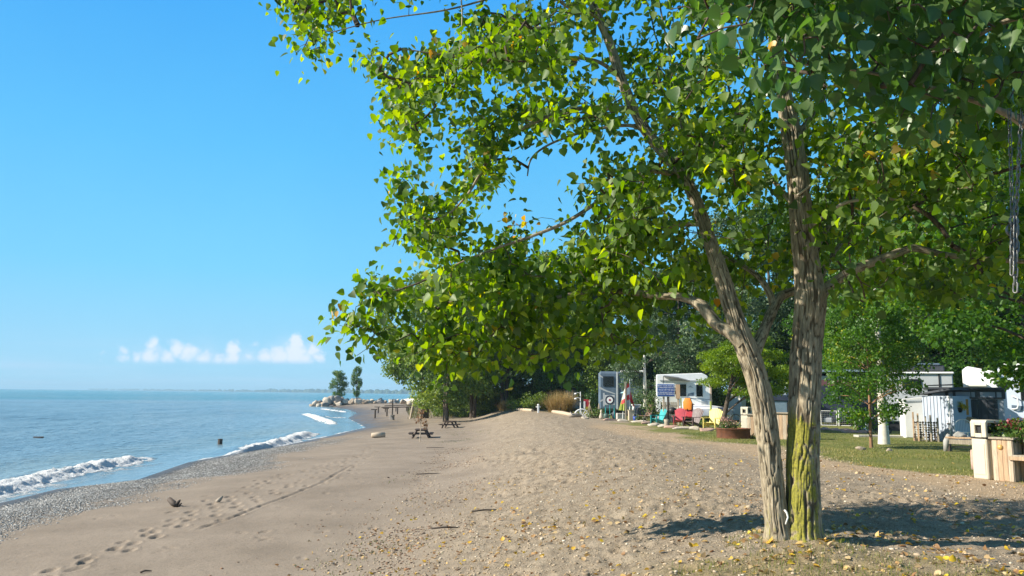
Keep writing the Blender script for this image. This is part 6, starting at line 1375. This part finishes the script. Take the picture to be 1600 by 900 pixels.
w4 = onwall('blue_crab_ornament', 'small blue crab shaped ornament low on the shed wall', 'ornament', 1499, 667.5, -.12); BLUC = M('light_blue_paint', (.12, .34, .58), .5, .1, 5, .05); MB().lathe([(.0, -.03), (.09, -.02), (.1, 0), (.06, .03), (0, .035)], 14, sx=1.0, sy=1.0).build('shell', BLUC, w4, True); w4.children[-1].rotation_euler = (R(90), 0, 0)
for s in (-1, 1):
    for k in range(3): MB().tube([(s*.07, 0, .02-.03*k), (s*.15, 0, .0-.04*k), (s*.17, 0, -.08-.03*k)], .012, 5).build('leg', BLUC, w4)
    MB().tube([(s*.06, 0, .05), (s*.14, 0, .1), (s*.1, 0, .15)], [.014, .02, .025], 6).build('claw', BLUC, w4)
for i, (px, py, lb) in enumerate(((1483.5, 662, 'round dark rusty disc ornament on a stake, the upper one by the shed'), (1485.5, 669, 'round dark disc ornament on a stake, the lower one by the shed'))):
    w5 = onwall('disc_ornament', lb, 'ornament', px, py, -.3); MB().torus((0, 0, 0), .07, .022, 16, 6, 'y').build('ring', RUST, w5, True); MB().lathe([(.035, -.01), (.035, .01)], 12).build('disc', STEEL, w5); w5.children[-1].rotation_euler = (R(90), 0, 0); MB().tube([(0, .01, -.05), (0, .01, -.75+.2*i)], .01, 5).build('stake', BLACK, w5)
# white motorhome with grab handle
Y = 40; t = thing('motorhome', 'big white motorhome with a white grab handle rising behind the grey shed', 'motorhome', (at(1556, Y), Y, gmac(at(1556, Y), Y)), face(1556)+R(-4))
MB().prism([(-1.55, .5), (.0, .5), (.0, 3.0), (-1.3, 3.3), (-1.55, 3.1)], 'y', 0, 6.5).build('front_cap', WHITE, t, bevel=.08)
MB().box((1.45, 3.6, 1.85), (2.9, 6.5, 2.75), b=.06).build('body', M('shaded_white_gelcoat', (.50, .56, .66), .35, .05, 2, .03), t); MB().prism([(0.02, 3.05), (.3, 3.42), (2.9, 3.42), (2.9, 3.2), (.02, 3.0)], 'y', .3, 6.4).build('roof', WHITE, t)  # white side wall; its bluish shade is painted into the body colour
for cx, cz, w_, h in ((.22, 2.42, .26, .30), (1.2, 2.05, .5, .86)):
    f = MB().box((cx, .3, cz), (w_+.06, .1, h+.06), b=.03).build('window_frame', BLACK, t); MB().box((cx, .235, cz), (w_, .03, h)).build('pane', BLACKG, f)
MB().tube([(.55, .3, 1.78), (.62, .2, 1.78), (.78, .18, 1.7), (.80, .18, 1.35), (.74, .18, 1.18), (.6, .2, 1.15), (.52, .3, 1.15)], .035, 8).build('grab_handle', WHITE, t, True)
MB().prism([(.5, 1.35), (2.5, 1.15), (2.5, .95), (.5, 1.12)], 'y', .325, .36).build('stripe', SLATE, t); MB().box((-.9, -.12, 2.32), (.9, .2, .16), b=.04).build('marker_light', CREAM, t); MB().box((0, .5, .3), (2.8, .3, .6)).build('skirt', BLACK, t)
# picnic style bench by the sheds
t = simple('wooden_bench', 'low rough wooden bench with cushions of folded cloth in front of the sheds', 'bench', 1508, 706, face(1508)+R(-6))
MB().box((0.1, 0, .42), (1.2, .4, .06), b=.01).build('seat', CEDAR, t); MB().box((0.1, -.16, .30), (1.15, .05, .14)).build('apron', GREYW, t)
for s in (-.42, .62): MB().box((s, 0, .2), (.08, .34, .42), b=.01).build('leg', DARKW, t)
MB().box((.1, 0, .14), (1.05, .06, .05)).build('stretcher', GREYW, t)
o = rock_mesh('folded_cloth', 61, .22, .16, .10, M('grey_cloth', (.34, .33, .31), .9, .25, 9, .3), 3); o.location = (t.location.x-.12, t.location.y, t.location.z+.52); tag(o, 'bundled grey cloth lying on the low wooden bench', 'cloth')
o = MB().tube([(-.5, -.1, 0), (-.48, -.14, .3), (-.4, -.1, .52)], [.08, .09, .06], 8).build('hanging_cloth', MATS['grey_cloth'], None, True); o.location = t.location; o.rotation_euler = t.rotation_euler; tag(o, 'pale cloth hanging over the end of the low wooden bench', 'cloth')
t = simple('wooden_bollard', 'short pinkish wooden bollard tucked behind the near waste bin', 'bollard', 1523.5, 733.5); MB().tube([(0, 0, -.1), (0, 0, .42)], [.08, .075], 12).build('post', PINKST, t, True); MB().lathe([(.08, .42), (.06, .45), (.01, .46)], 12).build('cap', PINKST, t, True)
t = simple('wire_chair', 'white wire garden chair with an arched back in front of the shed doors', 'chair', 1560, 700, face(1560)); t.location.y += 2
MB().torus((0, 0, .62), .27, .014, 18, 6, 'y', (0, math.pi)).tube([(-.27, 0, .62), (-.25, 0, .42)], .014, 6).tube([(.27, 0, .62), (.25, 0, .42)], .014, 6).build('back_frame', WHITE, t); q = MB(); [q.tube([(a*.05, 0, .42), (a*.05, 0, .62+math.sqrt(max(0, .27**2-(a*.05)**2)))], .007, 5) for a in range(-4, 5)]; q.build('wire', WHITE, t)
MB().lathe([(.26, .42), (.27, .44), (.02, .44)], 18, (0, -.22, 0)).build('seat', WHITE, t)
for a in (.8, 2.3, 3.9, 5.4): MB().tube([(math.cos(a)*.2, -.22+math.sin(a)*.2, .42), (math.cos(a)*.26, -.22+math.sin(a)*.26, 0)], .012, 5).build('leg', WHITE, t)

# ------------------------------------------------------------------ planter bench beside the path
x, y, z = base(1570, 752); t = thing('planter_bench', 'weathered wooden planter full of flowers with a plank bench attached', 'planter', (x, y, z), R(-52))
def planks(cx, cy, w_, d, h, n, parent):
    for k in range(n):
        for s in (-1, 1):
            MB().box((cx+(k-(n-1)/2)*w_/n, cy+s*d/2, h/2), (w_/n*.965, .028, h+.06*(k % 2 == 0)*0), b=.004).build('plank', CEDAR if k % 3 else PALEW, parent)
            MB().box((cx+s*w_/2, cy+(k-(n-1)/2)*d/n, h/2-.002), (.028, d/n*.965, h), b=.004).build('plank', PALEW if k % 2 else GREYW, parent)
planks(0, .2, .36, .42, .82, 4, t); MB().box((0, .2, .835), (.46, .52, .04), b=.006).build('cap_board', GREYW, t)
MB().box((.75, .46, .53), (1.2, .03, .66), b=.004).build('back_board', CEDAR, t); q = MB(); [q.box((.2+k*.14, .44, .53), (.012, .012, .64)) for k in range(9)]; q.build('board_joint', DARKW, t)
MB().box((.75, .62, .84), (1.3, .34, .035), b=.006).build('cap_board', GREYW, t); MB().box((.75, .62, .5), (1.2, .28, .6)).build('soil_box', SOIL, t)
for k in range(3): MB().box((.78, .02+k*.13, .50), (1.25, .12, .05), b=.008).build('seat_plank', GREYW, t)
MB().box((.62, -.05, .46), (1.0, .03, .07)).build('seat_rail', CEDAR, t); MB().box((.75, .3, .2), (1.1, .03, .42)).build('front_board', CEDAR, t)
mb = MB(); mb.lathe([(.045, -.03), (.055, 0), (.03, .03)], 14); o = mb.build('disc_lamp', M('amber_lamp', (.55, .34, .10), .4), t, True); o.rotation_euler = (R(90), 0, 0); o.location = (-.03, -.03, .66)
r = np.random.default_rng(14); c = np.stack([r.uniform(-.25, 1.3, 34), r.uniform(.25, .75, 34), r.uniform(.88, 1.22, 34)], -1); c = np.vstack([c, [(.35, .3, .80), (.5, .28, .72), (.7, .3, .8), (.15, .1, .9), (-.3, .2, .95)]])
foliage('foliage', r, c, .15, 2600, .07, FLEAF, t); foliage('dark_foliage', r, c[10:]+[.15, 0, -.05], .14, 900, .065, DEEP, t)
foliage('dusty_blossoms', r, c[:20]+[-.05, -.05, .05], .15, 300, .04, MUM, t, up=.8); foliage('red_blossoms', r, np.vstack([c[20:34]+[0.1, -.06, .09]]), .12, 420, .05, DKRED, t, up=.8)

# ------------------------------------------------------------------ chain hanging from the overhead bough
p0 = P(1579, 182, 4.05); p1 = P(1584, 345, 4.05); t = thing('hanging_chain', 'doubled steel chain hanging from the overhead bough and knotted into a bundle', 'chain', tuple(p1))
CHAINM = M('dull_chain_steel', (0.17, 0.17, 0.16), .45, .2, 20, .1, 60, metallic=.6)
def link_(mb, a, b_, rad, wd, turn):
    a = Vector(a); b_ = Vector(b_); d = (b_-a); Ln = d.length; d.normalize(); sd = Vector((math.cos(turn), math.sin(turn), 0)); sd = (sd-d*sd.dot(d)).normalized(); pts = []
    for k in range(12):
        an = 2*math.pi*k/12; ca, sa = math.cos(an), math.sin(an); pts.append(a+d*(Ln/2)+d*(ca*wd+(Ln/2-wd+.004)*(1 if ca > 0 else -1))+sd*(sa*wd))
    pts += pts[:2]; mb.tube(pts, rad, 6, caps=False)
def chain(a, b_, n, rad=.0030, wd=.009, ph=0):
    mb = MB(); a = Vector(a); b_ = Vector(b_)
    for k in range(n): link_(mb, a+(b_-a)*((k-.12)/n), a+(b_-a)*((k+1.12)/n), rad, wd, ph+(k % 2)*math.pi/2)
    return mb
px1 = np.array(p1)
chain(P(1577, 172, 4.08)-px1, P(1582, 345, 4.06)-px1, 17).build('chain_strand', CHAINM, t, True); chain(P(1596, 172, 4.0)-px1, P(1587, 345, 4.04)-px1, 17, ph=.6).build('chain_strand', CHAINM, t, True)
for dx, e, ph in ((-3.5, 428, .2), (0, 421, 1.0), (3.2, 455, .5), (5.5, 405, 1.3)): chain(P(1584+dx*.6, 340, 4.03)-px1, P(1584+dx*.8, e, 4.03)-px1, int((e-340)/11), .0042, .011, ph).build('chain_end', CHAINM, t, True)
MB().torus((0, 0, .0), .022, .006, 16, 7, 'y').torus((-.012, 0, -.05), .03, .007, 16, 7, 'y').build('shackle', CHAINM, t, True)
# pale bone-shaped toy wedged in the crotch of the trunks
p = P(1229, 808, D0-.10); t = thing('bone_shaped_toy', 'small white bone-shaped toy wedged between the two trunks', 'toy', tuple(p)); MB().tube([(-.02, 0, .075), (.005, 0, .045), (.012, -.01, 0), (0, 0, -.04), (-.012, 0, -.075)], [.009, .012, .010, .008, .009], 8).build('toy', WHITE, t, True)

# ------------------------------------------------------------------ grass, fallen leaves, pebbles
def masked(n, xr, yr, f, r):
    out = []
    tot = 0
    while tot < n:
        x = r.uniform(*xr, n*3); y = r.uniform(*yr, n*3); ok = r.random(n*3) < f(x, y); out.append(np.stack([x[ok], y[ok]], -1)); tot += ok.sum()
        if len(out) > 60: break
    return np.vstack(out)[:n]
def on_ground(xy, dz=0.0): return np.column_stack([xy, hz(xy[:, 0], xy[:, 1])+dz])
r = np.random.default_rng(50)
def lawnmask(x, y):
    gn = fbm(x*0.7, y*0.45, 66, 4); g = sstep(-0.1, 1.0, x-lawnX(y)+gn*1.7); return g*np.clip(.45+1.6*fbm(x*.5, y*.4, 67, 3), .12, 1)*(np.abs(x/y) < .8)*np.clip((20/y)**1.6, 0, 1)
pts = masked(30000, (5, 26), (13, 36), lawnmask, r); tint = np.clip(.50+.5*fbm(pts[:, 0]*.5, pts[:, 1]*.4, 68, 3)+r.normal(0, .16, len(pts)), 0, 1); nearedge = np.clip(1-(pts[:, 0]-lawnX(pts[:, 1]))/2.2, 0, 1); tint = np.clip(tint+.35*nearedge, 0, 1)
o = blades('lawn_grass', r, on_ground(pts, -.01), .062, .6, .006, GRN_G, None, tint); o['kind'] = 'stuff'; o['label'] = 'short lawn grass, drier towards the path'; o['category'] = 'grass'
def drymask(x, y):
    d, _, _ = dist_poly(x, y, [(2.2, 6.9), (4.5, 6.6), (8, 6.4), (12, 7)]); return (1-sstep(0.3, 1.5, d+fbm(x*1.5, y*1.5, 88, 4)*1.6))*.8+.5*(np.hypot(x-TRX, y-TRY) < .75)
pts = masked(12000, (1.6, 9), (4.8, 9.6), drymask, r); o = blades('dry_grass', r, on_ground(pts, -.008), .062, .9, .0028, GRN_G, None, np.clip(r.normal(.68, .22, len(pts)), 0, 1)); o['kind'] = 'stuff'; o['label'] = 'sparse dry grass round the foot of the trunks'; o['category'] = 'grass'
def sparse(x, y): return (.15+.85*(fbm(x*.8, y*.5, 69, 3) > .22))*(x > footX(y)-2.2)*(x < footX(y)+1.0)
pts = masked(700, (-6, 2), (11, 60), lambda x, y: sparse(x, y)*(fbm(x*.35, y*.16, 70, 2) > .22), r); o = blades('beach_weeds', r, on_ground(pts, -.01), .07, .8, .006, GRN_G, None, np.clip(r.normal(.35, .2, len(pts)), 0, 1)); o['kind'] = 'stuff'; o['label'] = 'scattered weeds along the foot of the sand slope'; o['category'] = 'weeds'
def dunegrass(x, y): return (np.abs(x-np.interp(y, [95, 130, 170, 200], [-7, -12, -17, -22])) < 5)*1.0
pts = masked(5000, (-30, 4), (92, 200), dunegrass, r); o = blades('dune_grass', r, on_ground(pts, -.02), .55, .7, .03, leafmat('dune_grass_blade', [(0, (.06, .08, .02)), (.6, (.16, .17, .05)), (1, (.33, .27, .12))], .3, 1.3), None); o['kind'] = 'stuff'; o['label'] = 'rough dune grass under the shoreline trees'; o['category'] = 'grass'
# fallen leaves: the ones that show largest are single objects, the rest one scatter
def litter(x, y):
    f = 1/(1+np.exp((y-9.5)/2.2))*(1+.8*(x > 2.5)*(y < 8)); return np.clip(f*(.25+1.5*np.clip(2.0*fbm(x*1.5, y*1.2, 120, 3)+.26, 0, 1))*(x > footX(y)-2.0)+.05*(y < 22)*(x > footX(y)-1)*(x < lawnX(y)+.5), 0, 1)*(np.abs(x/y) < .78)
pl = masked(3600, (-5, 14), (4.9, 24), litter, r); pos = on_ground(pl, .008); dist = np.hypot(pl[:, 0], pl[:, 1]); order = np.argsort(dist+r.uniform(0, 2.5, len(dist))); big, rest = order[:260], order[260:]
# a drift of leaves gathered round the foot of the trunks
_a = r.uniform(0, 6.28, 26); _q = r.uniform(.28, .75, 26); ring_ = np.stack([TRX+np.cos(_a)*_q, TRY-np.abs(np.sin(_a))*_q*.8], -1)
pl = np.vstack([ring_, pl]); pos = on_ground(pl, .008); dist = np.hypot(pl[:, 0], pl[:, 1]); order = np.argsort(np.where(np.arange(len(pl)) < 26, 0, dist+r.uniform(0, 2.5, len(dist)))); big, rest = order[:285], order[285:]
protos = []
for k in range(8):
    rk = np.random.default_rng(700+k); tint = np.array([[.12, .3, .45, .55, .66, .8, .92, .99][k]])
    protos.append(leaf_mesh('fallen_leaf', np.zeros((1, 3)), np.array([[1.0, 0, .1]]), np.array([[0, rk.uniform(-.4, .4), 1.0]]), np.array([.075]), tint, 'fine', rk.uniform(-.5, .6))); protos[-1].materials.append(YLEAF)
NAMES = ['dull brown curled fallen leaf lying on the sand', 'tan fallen leaf lying on the sand', 'pale buff fallen leaf lying on the sand', 'pale dry fallen leaf lying on the sand', 'straw-coloured fallen leaf lying on the sand', 'golden fallen leaf lying on the sand', 'bright yellow fallen leaf lying on the sand', 'vivid yellow fallen leaf lying on the sand']
pk = r.choice(8, len(pl), p=[.13, .15, .17, .16, .13, .12, .08, .06])
for i in big:
    o = bpy.data.objects.new('fallen_leaf', protos[pk[i]]); COL.objects.link(o); o.location = pos[i]; o.rotation_euler = (r.normal(0, .35), r.normal(0, .35), r.uniform(0, 6.28)); s = r.choice([r.uniform(.45, .8), r.uniform(.8, 1.25)]); o.scale = (s, s, s); tag(o, NAMES[pk[i]], 'leaf', 'fallen leaves on the sand')
n = len(rest); tints = np.array([.12, .3, .45, .55, .66, .8, .92, .99])[pk[rest]]; T = r.normal(size=(n, 3)); T[:, 2] *= .3; Nn = r.normal(size=(n, 3))*.45+[0, 0, 1]
o = link('leaf_litter', leaf_mesh('leaf_litter', pos[rest], T, Nn, .07*r.uniform(.6, 1.15, n), tints, 'heart', .4), YLEAF); o['kind'] = 'stuff'; o['label'] = 'smaller fallen leaves scattered over the sand'; o['category'] = 'leaves'
# chips and small stones in the loose sand
def chips(x, y): return (x > footX(y)-1.5)*(x < lawnX(y)+.3)*np.clip(10/y, 0, 1)*(np.abs(x/y) < .78)*1.0
def stones(name, pts, size, mat, label, flat_=.55, seed=1):
    import bmesh
    r = np.random.default_rng(seed); bm = bmesh.new(); bmesh.ops.create_icosphere(bm, subdivisions=1, radius=1); co = np.array([v.co[:] for v in bm.verts]); fc = np.array([[v.index for v in f.verts] for f in bm.faces]); bm.free()
    n = len(pts); s = size*np.exp(r.normal(0, .38, n)); sc = np.stack([s*r.uniform(.8, 1.4, n), s*r.uniform(.7, 1.1, n), s*flat_*r.uniform(.6, 1.1, n)], -1); a = r.uniform(0, 6.28, n)
    V = co[None]*sc[:, None, :]*r.uniform(.82, 1.15, (n, len(co), 1)); c, s_ = np.cos(a)[:, None], np.sin(a)[:, None]; V = np.stack([V[..., 0]*c-V[..., 1]*s_, V[..., 0]*s_+V[..., 1]*c, V[..., 2]], -1)+pts[:, None, :]
    F = (fc[None]+(np.arange(n)*len(co))[:, None, None]).reshape(-1, 3)
    o = link(name, mesh_np(name, V.reshape(-1, 3), [F], dict(tint=('FACE', np.repeat(r.random(n), len(fc))))), mat); o['kind'] = 'stuff'; o['label'] = label; o['category'] = 'pebbles'; return o
pm = bpy.data.materials.new('pebble'); nt, N, L, b = nodes_of(pm); rp = ramp(nt, [(0, (.10, .097, .09)), (.4, (.29, .28, .26)), (.75, (.46, .44, .41)), (1, (.62, .59, .54))]); L.new(attr(nt, 'tint'), rp.inputs[0]); L.new(rp.outputs[0], b.inputs['Base Color']); b.inputs['Roughness'].default_value = .75
cmx = bpy.data.materials.new('sand_clod'); nt, N, L, b = nodes_of(cmx); rp = ramp(nt, [(0, (.24, .18, .12)), (.6, (.42, .33, .23)), (.88, (.52, .42, .30)), (1, (.70, .62, .50))]); L.new(attr(nt, 'tint'), rp.inputs[0]); L.new(rp.outputs[0], b.inputs['Base Color']); b.inputs['Roughness'].default_value = .95
pts = masked(17000, (-5, 14), (5, 40), chips, r); stones('sand_clods', on_ground(pts, .004), .013, cmx, 'small stones and sand clods in the loose sand', .6, 3)
def foot(x, y): d = x-footX(y)+.4; return np.exp(-(d/1.3)**2)*np.clip(.2+2.2*fbm(x*.9, y*.4, 140, 3), 0, 1)*np.clip(12/y, 0, 1)
pts = masked(2600, (-6, 2), (6, 40), foot, r); dm = bpy.data.materials.new('beach_debris'); nt, N, L, b = nodes_of(dm); rp = ramp(nt, [(0, (.05, .035, .025)), (.4, (.14, .085, .05)), (.7, (.30, .16, .085)), (1, (.50, .40, .28))]); L.new(attr(nt, 'tint'), rp.inputs[0]); L.new(rp.outputs[0], b.inputs['Base Color']); b.inputs['Roughness'].default_value = .9
stones('beach_debris', on_ground(pts, .004), .017, dm, 'line of small bark and shell debris at the foot of the sand slope', .4, 5)
def bank(x, y): s = x-shoreX(y); return sstep(.2, 1.2, s)*(1-sstep(3.2, 5.2, s+fbm(x*.9, y*.5, 55, 4)*1.5))*np.clip(22/y, .2, 1)**1.5*(x/y > -.80)*(1-sstep(42, 58, y))
pts = masked(34000, (-17, -7), (14, 58), bank, r); stones('beach_pebbles', on_ground(pts, .003), .0155, pm, 'bank of grey pebbles along the water edge', .55, 4)
